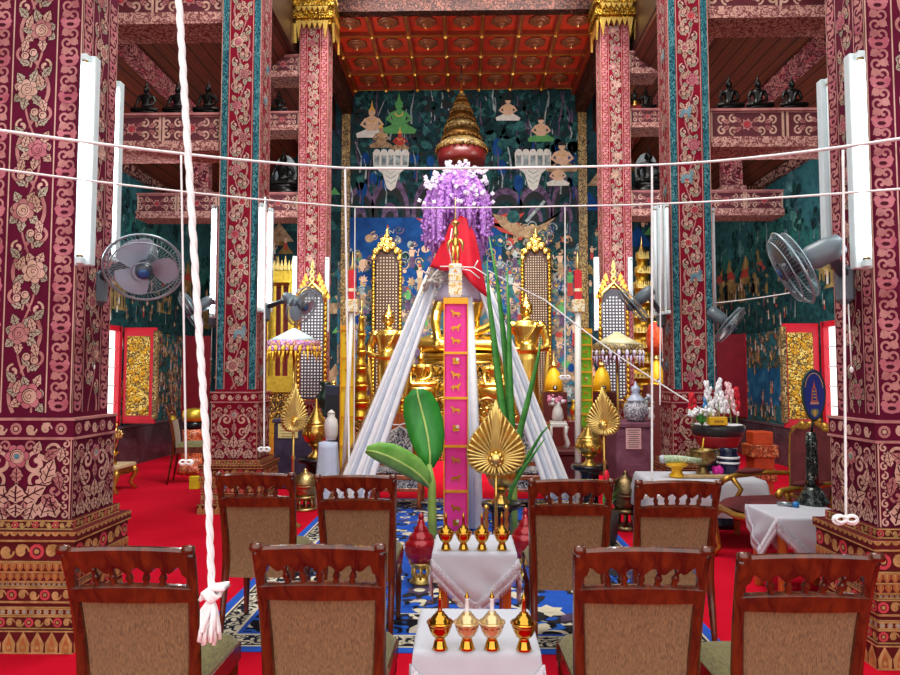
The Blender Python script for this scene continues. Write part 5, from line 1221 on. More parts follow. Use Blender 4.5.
    for i in range(130):
        a = r.uniform(3.0, 6.4) if i % 3 else r.uniform(0, 6.28); h = r.random()**1.1; rr = 39*sqrt(h)*r.uniform(.98, 1.08)
        if i % 2: ex, ey = r.choice([e for e in ends if e[1] < 8]); f = r.uniform(.0, .62); a = atan2(ey, ex)
        p = top+V((ex*1.13*k+r.uniform(-.05, .05), ey*1.13*k-.06, (-4-f*60)*k)) if i % 2 else top+V((rr*cos(a)*k, rr*sin(a)*.8*k, (6-34*h*h-14*h+r.uniform(-2, 3))*k))
        for j in range(4): b = j*pi/2+a; m.ell(p+V((.014*cos(b), -.006, .014*sin(b))), (.014, .009, .014), PUL, 7, 5)
        m.ell(p, .012, PUL, 5, 4)
    o = m.build('white_blossoms', t); o['kind'] = 'stuff'
tripod()

# posts with paper boxes, banners
FOIL = SCROLL('gold_foil', '#f0ead8', ['#e8c24a', '#d8a830', '#f2e6b8'], 26, 1.6, .35, .2, .45); WFOIL = P('white_paper_post', '#efece2', .6, 0, .05)
PINK = P('pink_banner', '#ff3aa4', .6, 0, .04, 5); ORANGE = P('gold_trim', '#f0a818', .4, .3, .1, 30); LIME = P('lime_banner', '#86cf2c', .6, 0, .06, 5); YELB = P('yellow_banner', '#ffd418', .6, 0, .06, 5)
def motif(m, x, z, s, k, y):
    """little gilt animal or flower stamped on the cloth"""
    G = P('gilt_stamp', '#c98a1c', .3, .7, .2, 40)
    m.frame((x, y, z), (1, 0, 0), (0, 0, 1), (0, -1, 0))
    if k % 4 == 3:
        for i in range(4): a = i*pi/2+.8; m.pl(circle(s*.35*cos(a), s*.35*sin(a), s*.32, 8), G if i else P('stamp_white', '#efe6c8', .4), 3)
        return
    d = 1 if k % 2 else -1
    b = [(-.8, .05), (-.5, .3), (.2, .28), (.45, .55), (.75, .7), (.95, .45), (.65, .3), (.55, -.05), (.5, -.6), (.32, -.6), (.3, -.15), (-.3, -.15), (-.38, -.6), (-.56, -.6), (-.55, -.05), (-.95, -.3)]
    m.pl([(d*p*s, q*s) for p, q in (b if d > 0 else b)], G, 3)
def banner(px, w, py0, py1, Y, label, M, lines, ms, slant=0, hang=-.2):
    a, b = at(px, py0, Y), at(px, py1, Y); h = a.z-b.z; W = sz(w, Y); t = thing('cloth_banner', label, 'banner', (b.x, Y, b.z)); k = Y/FPX
    m = MB(); m.grid(lambda u, v: V(((-.5+u)*W, -.012*sin(v*17)*(1-.3*u)-.01*cos(u*3), v*h)), 6, 40, M); o = m.build('cloth', t); q = o.modifiers.new('thick', 'SOLIDIFY'); q.thickness = .004
    m = MB()
    for s in (-1, 1): m.box((s*W*.5-.005, -.025, 0), (s*W*.5+.005, .005, h), ORANGE)
    m.box((-W*.53, -.03, h-.03), (W*.53, .01, h+.03), ORANGE); m.tube([(0, 0, h), (slant, hang, h)], .012, GOLD, 6); m.build('gold_edging', t)
    for y in lines: z = at(px, y, Y).z-b.z; m = MB(); m.box((-W*.5, -.03, z-.012), (W*.5, -.016, z+.012), ORANGE); m.build('gold_band', t)
    for i, y in enumerate(ms): m = MB(); motif(m, 0, at(px, y, Y).z-b.z, W*.25, i, -.026); m.build('gilt_stamp', t)
    return t
banner(456, 23.5, 301, 531, 6.5, 'long bright pink banner with gold bands and stamped animals, centre', PINK, (353, 398, 446, 491), (314, 328, 341, 361, 375, 387, 410, 428, 460, 478, 508, 522), 0, .2)
banner(347, 14, 328, 470, 8.6, 'yellow banner with gold bands behind the left white post', YELB, (358, 387, 417, 446), (336, 343, 371, 400, 430), .05)
banner(586, 12.5, 331, 428, 8.6, 'lime green banner with gold bands behind the right white post', LIME, (345, 359, 372, 386, 400, 414), (338, 352, 366, 379, 393, 407, 420), -.09)
def post(px, pyb, pyt, Y, label, w, fig, dx=0, bot=None):
    """paper covered post with a box and a pointed top"""
    b = at(px, 400, Y); t = thing('votive_post', label, 'post', (b.x, Y, 0)); k = Y/FPX; z = lambda y: at(px, y, Y).z; x0 = (bot if bot else px)-px
    zb = z(pyb)
    m = MB(); m.tube([(x0*k, 0, 0), (0, 0, zb)], w*k*.5, WFOIL, 8); m.build('white_pole', t)
    if fig:
        m = MB(); m.box((-6.5*k, -6*k, zb), (6.5*k, 6*k, z(266)), WFOIL, .01)
        for y0, y1 in ((285, 297), (276, 283), (268, 270)): m.box((-6.7*k, -6.3*k, z(y1)), (6.7*k, 6.3*k, z(y0)), FOIL)
        m.prism([(-2*k, 0), (0, 3*k), (2*k, 0)], (0, -6.1*k, z(274.5)), (1, 0, 0), (0, 0, 1), .004, P('gilt_stamp', '#c98a1c')); m.build('paper_box', t)
        m = MB(); f0 = z(266)     # little gilt guardian with wings
        for s in (-1, 1): m.tube([(s*1.5*k, 0, f0), (s*2.5*k, -k, f0+8*k), (s*2*k, 0, f0+18*k)], [1.2*k, 1.5*k, 2*k], GOLD, 8); m.tube([(s*3*k, 0, f0+26*k), (s*7*k, 0, f0+22*k), (s*7.5*k, 0, f0+13*k)], [1.2*k, 2*k, .5*k], GOLDY, 8); 
        m.ell((0, 0, f0+22*k), (3.4*k, 2.6*k, 6*k), GOLD); m.lathe([(2.2*k, 28*k), (3*k, 31*k), (2.2*k, 36*k), (1.8*k, 39*k), (4.2*k, 41*k), (4.4*k, 42.5*k), (2*k, 44*k)], GOLDY, (0, 0, f0), 14); m.lathe([(1*k, 44*k), (.8*k, 50*k), (.2*k, 69*k)], GOLDY, (0, 0, f0), 8); m.build('finial_figure', t)
    else:
        m = MB(); m.box((-6.5*k, -5*k, z(314)), (6.5*k, 5*k, z(301)), FOIL, .01); m.build('paper_box', t)
        m = MB(); m.box((-3.5*k, -3*k, z(301)), (3.5*k, 3*k, z(272)), P('red_paper', '#d8182a', .5, 0, .08)); m.box((-3.7*k, -3.2*k, z(293)), (3.7*k, 3.2*k, z(290)), FOIL); m.build('red_box', t)
        m = MB(); m.lathe([(1.8*k, 0), (1.2*k, 4*k), (.2*k, 20*k)], GOLDY, (0, 0, z(272)), 8); m.build('finial', t)
post(455.5, 300, 197, 6.7, 'white and gold paper post topped by a gilt winged figure, above the pink banner', 8, True)
post(351.5, 302, 256, 8.4, 'white votive post with gold box and red top, before the yellow banner', 4.5, False, bot=343)
post(579, 302, 256, 8.4, 'white votive post with gold box and red top, before the green banner', 6.5, False, bot=577)
cord('slanting_thread', [at(487, 270, 7.5), at(545, 300, 7.8), at(620, 357, 7.6), at(706, 412, 7.4)], .008, 'white thread slanting from the tripod top down to the flower offerings', .01)
cord('slanting_thread', [at(714, 303, 8.2), at(795, 292, 6.8)], .006, 'short pale thread crossing beside the silvery fan on the right', .01)

# ------------------------------------------------------------------ gold leaf stands, urns
def bodhi(label, px, pyt, pyb, Y, wpx, rot, foot, candles=False):
    """pleated gold leaf on a pole"""
    a, b = at(px, pyb, Y), at(px, pyt, Y); H = b.z-a.z; W = sz(wpx, Y)/max(.3, cos(rot)); t = thing('leaf_stand', label, 'ornament', (a.x, Y, 0), rot); z = a.z
    out = [(0, 1), (.03, .93), (.1, .82), (.24, .68), (.4, .52), (.49, .36), (.5, .24), (.44, .12), (.3, .03), (.12, 0), (0, 0)]
    rim = []
    for i in range(len(out)-1):
        for j in range(4): f = j/4; rim.append(((out[i][0]*(1-f)+out[i+1][0]*f)*W, (out[i][1]*(1-f)+out[i+1][1]*f)*H))
    rim = rim+[(-x, y) for x, y in rim[::-1]]; n = len(rim); c = (0, H*.2)
    m = MB(); vs = []; K = 5
    for i, (x, y) in enumerate(rim):
        for k in range(K+1): f = .08+.92*k/K; vs.append((c[0]+(x-c[0])*f, (.02 if i % 2 else -.02)*f-.07*(f*f)*(.5)+.03*f, z+c[1]+(y-c[1])*f))
    m.add(vs, [[i*(K+1)+k, ((i+1) % n)*(K+1)+k, ((i+1) % n)*(K+1)+k+1, i*(K+1)+k+1] for i in range(n) for k in range(K)], P('leaf_gold', '#e3b95e', .33, .45, .15, 20))
    for i in range(0, n, 2): m.tube([V(vs[i*(K+1)+q])+V((0, -.006, 0)) for q in (0, 2, 4, K)], [.003, .005, .006, .005], P('leaf_rib', '#f0cd78', .3, .55, .05), 5)
    o = m.build('leaf', t); q = o.modifiers.new('thick', 'SOLIDIFY'); q.thickness = .006
    m = MB(); m.tube([vs[i*(K+1)+K] for i in range(n)], .009, GOLDY, 6, True); m.build('rim', t)
    m = MB(); m.ell((0, -.03, z+c[1]), (W*.12, .03, W*.11), GOLDY, 10, 6)
    for j in range(8): q = j*pi/4; m.ell((W*.1*cos(q), -.03, z+c[1]+W*.1*sin(q)), (W*.045, .02, W*.045), GOLD, 7, 5)
    m.build('boss', t); m = MB(); m.lathe([(.09, 0), (.095, .02), (.05, .05), (.025, .1), (.018, .2), (.028, .24), (.016, .3), (.013, z*.7), (.024, z*.72), (.012, z*.76), (.012, z+.04)], GOLD, n=14); m.build('pole', t)
    if candles:
        for s in (-1, 1): m = MB(); m.lathe([(.05, 0), (.05, .015), (.02, .05), (.013, .12), (.022, .2), (.012, .27), (.022, .33), (.013, .38), (.024, .43), (.015, .46), (.03, .475), (.01, .5)], GOLD, (s*.085, -.03, 0), 12); m.build('candlestick', t)
    return t
bodhi('large pleated gold leaf on a pole, right of the pink banner', 496, 402, 476, 5.9, 57, 0, 0, True)
bodhi('slim pleated gold leaf seen nearly edge-on, before the purple velvet table', 293.5, 384, 431, 7.3, 18, radians(55), 0)
bodhi('pleated gold leaf turned sideways, before the mauve velvet table', 604, 389, 436, 6.95, 27, radians(-38), 0)
def urn(label, px, py0, py1, Y, wpx, tray, fpy):
    a, b = at(px, py1, Y), at(px, py0, Y); k = Y/FPX; R = wpx*k/2; H = b.z-a.z; z = a.z; t = thing('gold_urn', label, 'urn', (a.x, Y, z))
    m = MB(); m.lathe([(R*.6, 0), (R*.62, H*.03), (R*.3, H*.1), (R*.26, H*.17), (R*.5, H*.21), (R*.55, H*.23)], GOLD, n=24); m.build('foot', t)
    m = MB(); m.lathe([(R*.4, H*.22), (R*.8, H*.28), (R*.98, H*.38), (R, H*.46), (R*.9, H*.52), (R*.93, H*.54), (R*.86, H*.56)], GOLD, n=28)
    for i in range(20): q = 2*pi*i/20; m.ell((R*.95*cos(q), R*.95*sin(q), H*.41), (R*.1, R*.1, H*.05), GOLDR, 6, 4)
    m.build('bowl', t)
    m = MB(); m.lathe([(R*.86, H*.56), (R*.8, H*.6), (R*.6, H*.64), (R*.62, H*.66), (R*.42, H*.71), (R*.44, H*.73), (R*.25, H*.78), (R*.27, H*.8), (R*.1, H*.86), (R*.08, H*.93), (.002, H)], GOLD, n=24); m.build('lid', t)
    T = thing('black_stand', 'black lacquer stand carrying the '+tray, 'stand', (a.x, Y, 0)); w = R*1.35
    m = MB(); m.lathe([(w*.7, z-.06), (w*.95, z-.05), (w, z-.01), (w*.95, z), (w*.3, z-.004)], BLACK, n=28); m.build('tray', T); m = MB(); m.lathe([(w*.7, 0), (w*.72, .03), (w*.5, .08), (w*.45, z*.5), (w*.5, z-.1), (w*.65, z-.05)], BLACK, n=24); m.build('pedestal', T)
urn('lidded gold urn on a black pedestal, left of the white tripod leg', 316, 398, 458, 8.95, 27, 'gold urn left of the tripod', 0)
urn('lidded gold urn on a black tray, right of the white tripod leg', 589.5, 417, 466, 7.4, 27, 'gold urn right of the tripod', 0)
urn('lidded gold urn on a black tray, behind the large gold leaf', 501, 432, 504, 6.3, 29, 'gold urn behind the large gold leaf', 0)
def casket(label, px, py0, py1, Y, wpx, M):
    a, b = at(px, py1, Y), at(px, py0, Y); R = sz(wpx, Y)/2; H = b.z-a.z; t = thing('metal_casket', label, 'casket', (a.x, Y, 0)); s = (b.z)/1.0; H = b.z
    m = MB(); m.lathe([(R, 0), (R, H*.05), (R*.85, H*.08)], M, n=24)
    for i in range(10): q = 2*pi*i/10; m.tube([(R*.85*cos(q), R*.85*sin(q), H*.07), (R*.75*cos(q), R*.75*sin(q), H*.3)], .014, M, 6)
    m.lathe([(R*.85, H*.28), (R*1.0, H*.32), (R*.8, H*.36)], M, n=24); m.build('openwork_foot', t)
    m = MB(); m.lathe([(R*.75, H*.36), (R*.9, H*.42), (R*.85, H*.5), (R*.9, H*.56), (R*1.02, H*.58), (R*.95, H*.61)], M, n=24, rib=.02); m.build('bowl', t)
    m = MB(); m.lathe([(R*.98, H*.6), (R*1.0, H*.64), (R*.92, H*.74), (R*.7, H*.83), (R*.4, H*.88), (R*.3, H*.9), (R*.16, H*.92), (R*.18, H*.95), (.004, H)], M, n=24, rib=.03); m.build('lid', t)
casket('old brass lidded casket on an openwork foot, between the two left second-row chairs', 305, 468, 508, 8.25, 25, P('pale_brass', '#b9a06a', .35, 1, .3, 30, .4, 60))
casket('brown brass lidded casket on an openwork foot, between the two right second-row chairs', 626, 470, 522, 7.3, 28, P('brown_brass', '#7a6648', .35, 1, .3, 30, .4, 60))

# ------------------------------------------------------------------ plants
LEAFG = NOISY('banana_leaf', [(.35, '#1f7a28'), (.65, '#3f9a3a')], 6, 3, .45, .2, (1, 1, .3)); LEAFL = NOISY('young_banana_leaf', [(.35, '#68b23e'), (.65, '#95cf62')], 6, 3, .45, .2); STEMG = P('banana_stem', '#8fae52', .5, 0, .15); BLADEG = NOISY('sword_leaf', [(.35, '#2c7a2c'), (.65, '#4f9c3f')], 9, 3, .45, .2)
def blade(m, rib, widths, M, n, fold=.25, side=None):
    """leaf along a midrib of points, n = sideways direction"""
    pts = [V(p) for p in rib]; k = len(pts); vs = []
    for i, p in enumerate(pts):
        tng = (pts[min(i+1, k-1)]-pts[max(0, i-1)]).normalized(); s = V(n)-tng*V(n).dot(tng); s.normalize(); up = tng.cross(s)
        for f in (-1, -.5, 0, .5, 1): vs.append(p+s*widths[i]*f+up*abs(f)*widths[i]*fold)
    m.add(vs, [[i*5+j, (i+1)*5+j, (i+1)*5+j+1, i*5+j+1] for i in range(k-1) for j in range(4)], M, True)
def banana():
    Y = 5.75; b = atz(433, 560, .02); b = at(433, 545, Y); t = thing('banana_plant', 'young banana plant with two broad leaves, left of the pink banner', 'plant', (b.x, Y, 0)); O = V((b.x, Y, 0))
    m = MB(); m.lathe([(.08, 0), (.1, .08), (.095, .12), (.085, .12)], P('clay_pot', '#6a3a26', .6), n=18); m.build('pot', t)
    m = MB(); m.tube([V((0, 0, .1)), at(432, 515, Y)-O, at(432, 485, Y)-O, at(429, 466, Y)-O], [.04, .038, .032, .02], STEMG, 10); m.build('stem', t)
    def L(px, w, M, n, Ys):
        rib = [at(x, y, Y+q)-O for (x, y), q in zip(px, Ys)]; m = MB(); W = [sz(q, Y)/2 for q in w]; blade(m, rib, W, M, n); o = m.build('leaf', t); s = o.modifiers.new('thick', 'SOLIDIFY'); s.thickness = .004
        r = MB(); r.tube([p+V((0, -.006, 0)) for p in rib], [.012]+[.009]*(len(rib)-2)+[.003], P('midrib', '#c3dd7a', .4), 6); r.build('midrib', o)
    L([(430, 470), (430, 455), (428, 440), (425, 425), (421, 410), (418, 398), (417, 391)], [8, 26, 35, 38, 37, 28, 10], LEAFG, (1, .15, 0), (0, .0, .02, .04, .06, .05, .04))
    L([(431, 490), (423, 480), (412, 471), (400, 464), (388, 458), (376, 454), (366, 452)], [4, 18, 26, 28, 27, 21, 8], LEAFL, (.25, -.6, 1), (0, -.06, -.12, -.16, -.2, -.22, -.24))
banana()
def sword_plant():
    Y = 6.95; b = at(514, 520, Y); t = thing('sword_leaf_plant', 'tall plant of long sword-shaped green leaves, right of the gold leaf', 'plant', (b.x, Y, 0)); O = V((b.x, Y, 0))
    m = MB(); m.tube([(0, 0, 0), at(514, 500, Y)-O, at(514, 462, Y)-O], [.04, .035, .025], STEMG, 8); m.build('stem', t)
    for pts, w, q in ((((513, 470), (507, 440), (500, 390), (494, 340), (489, 300), (487, 262)), (6, 11, 10, 8, 5, 1), 0), (((514, 470), (511, 430), (508, 380), (503, 330), (497, 280), (489, 238)), (6, 9, 9, 7, 4, 1), .06), (((516, 468), (512, 420), (510, 370), (509, 320), (507, 270)), (6, 8, 7, 5, 1), -.05), (((510, 500), (516, 462), (521, 430), (530, 395), (538, 360), (541, 340)), (4, 7, 8, 7, 4, 1), -.12), (((515, 480), (530, 455), (542, 435), (551, 425)), (4, 5, 3, 1), -.1), (((505, 515), (512, 490), (524, 470), (545, 440)), (4, 6, 5, 1), -.15)):
        m = MB(); blade(m, [at(x, y, Y+q)-O for x, y in pts], [sz(k, Y)*.4 for k in w], BLADEG, (1, .3, .1), .3); o = m.build('leaf', t); s = o.modifiers.new('thick', 'SOLIDIFY'); s.thickness = .003
sword_plant()
REDV = P('red_lacquer', '#a3101f', .2, .2, .15, 10, coat=.5)
def redvase(label, px, pyb, Y):
    k = Y/FPX; b = at(px, pyb, Y); t = thing('red_water_jar', label, 'jar', (b.x, Y, 0))
    m = MB(); m.lathe([(11*k, 0), (11.5*k, 2*k), (8*k, 5*k), (7.5*k, 7*k)], GOLDY, n=20); m.lathe([(8*k, 15*k), (12*k, 19*k), (12*k, 21*k), (8*k, 20*k)], GOLDY, n=20)
    for i in range(8): a = pi*i/4; m.tube([(8*k*cos(a), 8*k*sin(a), 5*k), (9*k*cos(a), 9*k*sin(a), 10*k), (8*k*cos(a), 8*k*sin(a), 17*k)], 1.2*k, GOLDY, 6)
    m.build('gilt_foot', t); m = MB(); m.lathe([(8*k, 19*k), (13*k, 22*k), (16*k, 28*k), (16.8*k, 33*k), (16*k, 37*k), (16.4*k, 38*k), (13*k, 42*k), (12*k, 44*k), (12.2*k, 45*k), (8*k, 49*k), (7*k, 51*k), (7.2*k, 52*k), (4*k, 56*k), (2.4*k, 62*k)], REDV, n=28); m.build('body', t)
    m = MB(); m.lathe([(2.2*k, 61*k), (3*k, 63*k), (2.6*k, 66*k), (.5*k, 68*k)], REDV, n=10); m.build('stopper', t)
redvase('red lacquer jar on a gilt foot, left of the second small table', 421, 580, 5.35); redvase('red lacquer jar on a gilt foot, half hidden right of the second small table', 526, 572, 5.5)
# ------------------------------------------------------------------ seats near the altar
DAMASK = SCROLL('grey_damask', '#4a4a52', ['#c9c6c4', '#b5b2b2', '#dedbd8'], 18, 2.2, .8, 0, .45)
def damask_chair(px, Y, label, w=.64):
    b = at(px, 480, Y); t = thing('damask_chair', label, 'chair', (b.x, Y, 0), 0, 'orange wood chairs before the altar'); h = at(px, 417, Y).z
    for sx in (-1, 1):
        m = MB(); m.box((sx*w*.45-.03, .22, 0), (sx*w*.45+.03, .28, h-.1), ORW, .008); m.build('rear_leg', t)
        m = MB(); m.tube([(sx*w*.44, -.26, .4), (sx*w*.46, -.28, .25), (sx*w*.43, -.26, .08), (sx*w*.45, -.28, 0)], [.035, .03, .022, .03], ORW, 8); m.build('front_leg', t)
        m = MB(); m.tube([(sx*w*.46, .24, .66), (sx*w*.5, 0, .68), (sx*w*.48, -.22, .64), (sx*w*.46, -.24, .42)], [.025, .028, .03, .022], ORW, 8); m.build('armrest', t)
    m = MB(); m.box((-w/2, -.3, .34), (w/2, .27, .4), ORW, .01); m.box((-w/2, -.29, .2), (w/2, -.26, .24), ORW, .005); m.build('seat_frame', t); m = MB(); m.box((-w*.44, -.27, .4), (w*.44, .2, .45), DAMASK, .025); m.build('seat', t)
    m = MB(); m.box((-w*.45, -.283, .24), (w*.45, -.27, .34), DAMASK); m.build('apron_panel', t)
    m = MB(); zz = h-.2; n = 24; poly = [(-w*.52, zz)]+[(-w*.52+w*1.04*i/n, h-.1+.1*sin(pi*i/n)**4+.02*abs(sin(3*pi*i/n))) for i in range(n+1)]+[(w*.52, zz)]; m.prism(poly, (0, .28, 0), (1, 0, 0), (0, 0, 1), .05, ORW); m.box((-w*.46, .23, .44), (w*.46, .28, .5), ORW)
    for sx in (-1, 1): m.box((sx*w*.33-.03, .24, .5), (sx*w*.33+.03, .28, zz), ORW)
    m.build('top_rail', t)
    m = MB(); q = w*.25; k = h-.16; m.prism([(-q, .5), (q, .5), (q, k-.06), (q*.6, k-.03), (0, k+.02), (-q*.6, k-.03), (-q, k-.06)], (0, .235, 0), (1, 0, 0), (0, 0, 1), .02, WHITEP); q *= .88; m.prism([(-q, .52), (q, .52), (q, k-.08), (q*.6, k-.05), (0, k), (-q*.6, k-.05), (-q, k-.08)], (0, .212, 0), (1, 0, 0), (0, 0, 1), .01, DAMASK); m.build('back_panel', t)
    m = MB(); m.tube([(-w*.36, .2, h-.06), (-w*.2, .19, h-.12), (0, .185, h-.13), (w*.16, .19, h-.1), (w*.3, .2, h-.02)], .009, THREAD, 6); m.build('draped_string', t)
damask_chair(398, 8.55, 'orange wood chair with a grey damask back panel, left of the pink banner')
damask_chair(526, 8.55, 'orange wood chair with a grey damask back panel, behind the sword leaves')
def left_chair():
    x, Y = -4.15, 10.3; t = thing('dining_chair', 'brown dining chair turned sideways with olive upholstery, alone on the left carpet', 'chair', (x, Y, 0), radians(-78))
    dst = {}
    for ch in list(COL.objects):
        if ch.parent == c0: c = ch.copy(); COL.objects.link(c); c.parent = t
    t.scale = (1.05, 1.05, 1.16)
left_chair()
UPH = NOISY('maroon_upholstery', [(.35, '#4a1f22'), (.65, '#6b3134')], 5, 5, .75, .5); GILTW = P('gilt_wood', '#b98a3c', .35, .8, .25, 20, .4, 40)
def armchair():
    b = atz(768, 525, 0); t = thing('gilt_armchair', 'ornate gilt armchair with maroon upholstery, facing left beside the white side table', 'armchair', (2.74, 6.02, 0), radians(-78)); t.scale = (1.0, 1.1, 1.0)
    # local: sitter faces -Y
    m = MB()
    def seat(u, v): x, y = -1+2*u, -1+2*v; e = max(0, (1-abs(x)**5)*(1-abs(y)**5)); return V((x*(.33-.04*v), -.05+y*.31, .46+.09*e**.4))
    m.grid(seat, 14, 14, UPH); m.build('seat', t)
    m = MB(); m.tube([(-.33, -.36, .44), (0, -.39, .42), (.33, -.36, .44), (.31, 0, .45), (.28, .27, .45), (-.28, .27, .45), (-.31, 0, .45)], .03, GILTW, 8, True); m.box((-.3, -.34, .43), (.3, .26, .46), UPH); m.build('seat_frame', t)
    for sx in (-1, 1):
        m = MB(); m.tube([(sx*.3, -.34, .44), (sx*.35, -.4, .36), (sx*.33, -.38, .2), (sx*.3, -.36, .08), (sx*.33, -.41, .02)], [.04, .045, .03, .022, .03], GILTW, 8); m.ell((sx*.33, -.41, .02), (.035, .04, .02), GILTW); m.build('front_leg', t)
        m = MB(); m.tube([(sx*.26, .27, .44), (sx*.27, .31, .2), (sx*.28, .36, 0)], [.03, .025, .022], GILTW, 8); m.build('rear_leg', t)
        m = MB(); m.tube([(sx*.3, .3, .72), (sx*.37, .1, .72), (sx*.38, -.15, .7), (sx*.36, -.24, .68), (sx*.39, -.28, .65)], [.022, .024, .026, .028, .03], GILTW, 8); m.tube([(sx*.36, -.2, .68), (sx*.33, -.14, .58), (sx*.34, -.2, .46)], [.026, .02, .026], GILTW, 8)
        o = m.build('armrest', t); m = MB(); m.ell((sx*.375, -.02, .735), (.042, .14, .03), UPH, 10, 6); m.build('arm_pad', o)
    m = MB(); out = [(-.25, .52), (.25, .52), (.29, .8), (.31, 1.08), (.24, 1.15), (.12, 1.14), (0, 1.2), (-.12, 1.14), (-.24, 1.15), (-.31, 1.08), (-.29, .8)]
    bk = lambda x, z: V((x, .28+.1*(z-.5), z)); m.tube([bk(*p) for p in out], .028, GILTW, 8, True)
    for x, z in ((0, 1.22), (-.09, 1.17), (.09, 1.17), (-.28, 1.12), (.28, 1.12), (-.19, 1.17), (.19, 1.17)): m.ell(bk(x, z), (.05, .03, .04), GILTW, 8, 5)
    m.build('back_frame', t); m = MB(); inn = [(x*.93, .55+(z-.52)*.93) for x, z in out]; k = len(inn)
    m.add([bk(*p)+V((0, -.03, 0)) for p in inn]+[bk(*p)+V((0, .03, 0)) for p in inn], [list(range(k))[::-1], [k+i for i in range(k)]]+[[i, (i+1) % k, k+(i+1) % k, k+i] for i in range(k)], UPH); m.build('back_upholstery', t)
armchair()

# ------------------------------------------------------------------ right: white side table with the blue fan
tcx, tcy = 2.5, 5.2
table(tcx, tcy, .27, .25, .60, 'orange wooden side table under a white cloth, by the foot of the right column', 'side_table')
drape(tcx, tcy, .275, .255, .602, .60, 'white cloth with zigzag lace edge on the right side table, under the blue fan')
LACQ = SCROLL('mother_of_pearl', '#17191a', ['#3f4a46', '#56635c', '#2c3330', '#8a9488'], 30, 2, .2, .3, .5)
def talipot():
    b = atz(813, 504, .61); t = thing('ceremonial_fan', 'blue oval ceremonial fan with a gold tower emblem on an inlaid black stand', 'fan', (b.x, b.y, .61)); Y = b.y; k = Y/FPX
    z = lambda py: at(813, py, Y).z-.61
    m = MB(); m.lathe([(15*k, 0), (15.5*k, 2*k), (13*k, 6*k), (11*k, 8*k), (11.5*k, 10*k), (8*k, 14*k), (6.5*k, 17*k)], LACQ, n=24); m.build('base', t)
    m = MB(); m.lathe([(6.5*k, 17*k), (5.5*k, 30*k), (6*k, 40*k), (5*k, 52*k), (5.5*k, 60*k), (4*k, 70*k)], LACQ, n=16); m.build('stem', t)
    m = MB(); m.tube([(0, 0, 66*k), (3*k, 0, z(416))], 1.1*k, BLACK, 8); m.build('handle', t)
    zc, rx, rz = z(395), 10.5*k, 24*k; pts = [(rx*cos(a)*(1-.12*sin(a)*(-1)), rz*sin(a)) for a in [2*pi*i/36 for i in range(36)]]
    m = MB(); m.prism(pts, (3*k, .0, zc), (1, 0, 0), (0, 0, 1), .02, P('fan_blue', '#1c2f8a', .5, 0, .08)); m.tube([V((3*k+x, -.01, zc+y)) for x, y in pts], .012, P('fan_edge', '#1a3a2c', .5), 8, True); fo = m.build('fan_blade', t)
    m = MB(); m.frame((3*k, -.0205, zc), (1, 0, 0), (0, 0, 1), (0, -1, 0)); PK = P('emblem_pink', '#e0a08a', .5, .2, .1); GD = P('emblem_gold', '#d8b060', .4, .5, .1); OR = P('emblem_orange', '#d86a3a', .5)
    E = lambda p: [(x*k, y*k) for x, y in p]
    m.pl(E([(-3.2, -6), (3.2, -6), (2.6, -2), (2.2, 5), (.5, 10), (0, 15), (-.5, 10), (-2.2, 5), (-2.6, -2)]), OR, 1); m.pl(E([(-2, -5), (2, -5), (1.5, 3), (0, 8), (-1.5, 3)]), P('fan_blue', ''), 2)
    for y in (-3, 0, 3): m.pl(E([(-1.6, y), (1.6, y), (1.4, y+1.2), (-1.4, y+1.2)]), GD, 3)
    m.pl(E([(-4.2, -9), (4.2, -9), (4, -6.5), (-4, -6.5)]), PK, 2)
    m.rib([(x*.85, y*.9) for x, y in pts[2:17]], .8*k, GD, 1)
    for s in (-1, 1): m.pl(E([(0, -21), (s*3.2, -19), (s*4, -15.5), (s*2.2, -13), (0, -16)]), P('emblem_green', '#7a8a5a', .5), 2)
    m.pl(E([(-1.3, -21), (1.3, -21), (1.6, -16), (0, -13), (-1.6, -16)]), GD, 3); m.build('emblem', fo)
talipot()
def mic():
    a, b = atz(777, 503, .628), atz(799, 505, .628); t = thing('microphone', 'silver hand microphone with a blue end lying on the white right side table', 'microphone', a); d = b-a
    m = MB(); m.tube([V((0, 0, 0)), d*.75], [.014, .018], P('mic_silver', '#9aa4aa', .3, .8), 12); m.build('handle', t); m = MB(); m.tube([d*.74, d*.8, d*.95, d], [.02, .024, .024, .016], P('mic_blue', '#1c6fb0', .35), 12); m.build('blue_end', t)
mic()
def bench():
    t = thing('low_bench', 'pink covered low bench with a blue edge, at the right wall behind the armchair', 'bench', (5.2, 8.6, 0)); m = MB(); m.box((-.5, -1.2, 0), (.45, 1.3, .55), P('pink_cover', '#d89aa0', .7, 0, .08)); m.build('cover', t); m = MB(); m.box((-.52, -1.22, .55), (.46, 1.32, .62), P('blue_edge', '#1c4f9a', .5)); m.build('blue_top', t)
bench()

# ------------------------------------------------------------------ right: offerings by the middle column
table(2.3, 6.82, .52, .30, .62, 'table under a plain white cloth behind the right second-row chairs', 'side_table')
def plaincloth():
    m = MB(); cx, cy, a, b = 2.3, 6.82, .54, .32
    def fn(u, v):
        x, y = (-1+2*u)*(a+.34), (-1+2*v)*(b+.34); dx, dy = max(0, abs(x)-a), max(0, abs(y)-b); sx, sy = (1 if x > 0 else -1), (1 if y > 0 else -1); d = max(dx, dy)
        f = .015*sin((x+y)*22)*min(1, d*6); return V((sx*(min(abs(x), a)+.004+(.02+f)*min(1, dx*6)), sy*(min(abs(y), b)+.004+(.02+f)*min(1, dy*6)), .627-d))
    m.grid(fn, 40, 30, WHITE); tag(m.build('tablecloth', loc=(cx, cy, 0)), 'plain white cloth carrying the bowl and yellow tray, right of centre', 'tablecloth')
plaincloth()
def onT(px, py): return atz(px, py, .632)
